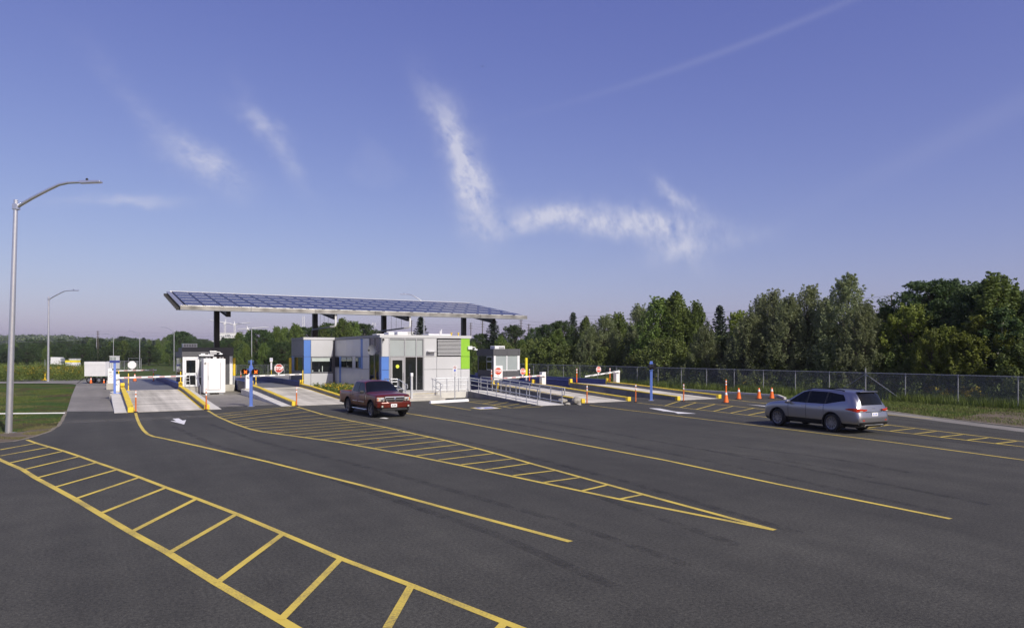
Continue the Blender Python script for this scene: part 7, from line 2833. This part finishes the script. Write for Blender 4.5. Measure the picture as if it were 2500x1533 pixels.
LV = ('top', 'middle', 'bottom')
SP = {'bc': 'behind the fourth canopy post', 'ce': 'right of the fourth canopy post', 'eg': 'from the canopy end to the pointed spruce', 'gh': 'from the pointed spruce to the pole by the dark maples', 'hi': 'from the pole by the dark maples to the right edge'}
for a, b in (('b', 'c'), ('c', 'e'), ('e', 'g'), ('g', 'h'), ('h', 'i')):
    for k_, q in enumerate((0.05, 0.95, 1.85)):
        wire(P[a], P[b], -q, 1.2, f'{LV[k_]} overhead wire {SP[a + b]}')
farL = D(-300, 200, P['a'].z)
for k_, q in enumerate((0.05, 1.0, 2.6)):
    wire(farL, P['a'], -q, 1.6, f'{LV[k_]} overhead wire left of the far wooden pole')
    wire(P['a'], P['b'], -q, 2.5, f'{LV[k_]} overhead wire from the far wooden pole under the canopy')


def block(x0, x1, ytop, ybot, Z, label, storeys=0, mat='far_white'):
    p = D((x0 + x1) / 2, Z)
    wd = (x1 - x0) / 2 * Z / FPX
    zt, zb = CH + (HY - ytop) * Z / FPX, CH + (HY - ybot) * Z / FPX
    t = thing('far_building', label, 'building', (p.x, p.y, 0), -YAW + R(8))
    B(-wd, wd, 0, wd * 0.8, -1, zt).build('wall', mat, t)
    B(-wd * 1.02, wd * 1.02, -0.3, wd * 0.82, zt, zt + 0.8).build('roof', mat, t)
    if storeys:
        hs = (zt - zb) / (storeys + 0.9)
        n = 12
        for k in range(storeys):
            z = zb + k * hs + hs * 0.25
            for q in range(n):
                xx = -wd + (q + 0.5) * 2 * wd / n
                B(xx - wd / n * 0.55, xx + wd / n * 0.55, -0.15, 0.0, z, z + hs * 0.5).build('window', 'far_dark', t)
    return t, wd, zt


tb, wd, zt = block(536, 586, 814, 850, 900, 'white tower block far behind the left booth', 6)
for q, x in enumerate((-0.36, -0.22, -0.12, -0.02)):
    B(wd * x - 0.5, wd * x + 0.5, -0.2, 0.0, zt - 3.4, zt - 1.6).build('roof_mark', 'far_dark', tb)
block(585, 602, 822, 850, 920, 'low white wing right of the far tower block', 4)
block(458, 520, 834, 850, 760, 'long low white building glimpsed left of the first canopy post', 0)
block(846, 905, 817, 850, 420, 'far white roof glimpsed through the trees above the scale house', 0)
block(930, 1010, 813, 850, 460, 'pale far building right of the third canopy post', 0)


def crane(x, ytop, yj, jl, jr, Z, label, tip):
    p = D(x, Z)
    k = Z / FPX
    t = thing('tower_crane', label, 'crane', (p.x, p.y, 0), -YAW, 'tower cranes on the skyline')
    zj = CH + (HY - yj) * k
    zt = CH + (HY - ytop) * k
    m = MB()
    for sx in (-1, 1):
        for sy in (-1, 1):
            m.cyl((sx * 0.8, sy * 0.8, 0), (sx * 0.8, sy * 0.8, zj), 0.22, n=4)
    for q in range(int(zj / 2.4)):
        s = 1 if q % 2 else -1
        m.cyl((-0.8 * s, -0.8, q * 2.4), (0.8 * s, -0.8, q * 2.4 + 2.4), 0.14, n=4)
    o = m.build('mast', 'far_white', t)
    o['kind'] = 'stuff'
    for nm, (xe, dz) in (('jib', jl), ('counter_jib', jr)):
        xe_ = (xe - x) * k
        z1 = zj + dz * k
        MB().tube([(0, 0, zj), (xe_, 0, z1)], [0.75, 0.5], 4).build(nm, 'far_white', t)
    MB().tube([(0, 0, zj - 0.5), (tip * k, 0, zt)], [0.9, 0.4], 4).build('tower_head', 'far_white', t)
    B(-1.3, 1.3, -1.2, 1.2, zj - 2.6, zj - 0.4).build('cab', 'far_white', t)


crane(549, 779, 788, (513, 6), (566, -2), 950, 'tower crane left of the three on the skyline', 2.5)
crane(573, 784, 791.5, (611, 4), (562, -1), 1000, 'tower crane in the middle of the three on the skyline', -2)
crane(605, 794, 802.5, (656, 4), (580, -1.5), 950, 'tower crane right of the three on the skyline', -3.5)
t = thing('radio_mast', 'pale lattice radio mast right of the second canopy post', 'radio mast', D(741, 520), -YAW)
m = MB()
hh = CH + (HY - 772) * 520 / FPX
for s in (-1, 1):
    m.cyl((s * 0.9, 0, 0), (s * 0.6, 0, hh), 0.16, n=4)
for q in range(12):
    m.cyl((-0.8, 0, hh * q / 12), (0.8, 0, hh * (q + 1) / 12), 0.10, n=4)
m.build('lattice', 'far_white', t)
p = D(913, 430)
t = thing('radio_mast', 'thin antenna mast above the trees near the third canopy post', 'radio mast', p, -YAW)
hh = CH + (HY - 787) * 430 / FPX
MB().cyl((0, 0, 0), (0, 0, hh), 0.14, n=5).build('mast', 'galv', t)
for s in (-1, 0, 1):
    B(s * 0.8 - 0.12, s * 0.8 + 0.12, -0.1, 0.1, hh - 2.2, hh - 0.2).build('antenna_panel', 'far_white', t)

# ------------------------------------------------------------------ a bird in the sky
p = D(1178, 140, CH + (HY - 163) * 140 / FPX)
t = thing('bird', 'tiny dark bird flying high in the clear sky', 'bird', p, -YAW)
MB().add([(0, -.12, 0), (0, .14, 0), (.28, .05, .10), (.62, -.02, .04), (.26, -.08, .07)], [(0, 1, 2, 4), (4, 2, 3)]).add([(0, -.12, 0), (0, .14, 0), (-.28, .05, .12), (-.60, -.02, .14), (-.26, -.08, .09)], [(1, 0, 4, 2), (2, 4, 3)]).build('wing_span', 'black', t)

# ------------------------------------------------------------------ pale edging rail across the near lawn
a, b = G(-200, 1014), G(158, 1011)
o = MB().tube([(a.x, a.y, 0.06), ((a.x + b.x) / 2, (a.y + b.y) / 2, 0.055), (b.x, b.y, 0.06)], 0.032, 8).build('edging_pipe', 'white_paint')
tag(o, 'thin white pipe lying across the lawn behind the near lamp', 'pipe')

# ------------------------------------------------------------------ summer haze: even pale air round the whole scene
def haze():
    m = bpy.data.materials.new('haze_air')
    m.use_nodes = True
    t = m.node_tree
    t.nodes.clear()
    out = N(t, 'ShaderNodeOutputMaterial')
    pv = N(t, 'ShaderNodeVolumePrincipled')
    pv.inputs['Color'].default_value = (0.80, 0.86, 1.0, 1)
    pv.inputs['Density'].default_value = HAZE
    pv.inputs['Anisotropy'].default_value = 0.1
    t.links.new(pv.outputs[0], out.inputs['Volume'])
    M['haze_air'] = m
    o = B(-2600, 3000, -250, 3600, -2.6, 62).build('haze', 'haze_air')
    tag(o, 'thin pale summer haze in the air', 'haze', kind='stuff')


HAZE = 0.00013
if HAZE:
    haze()
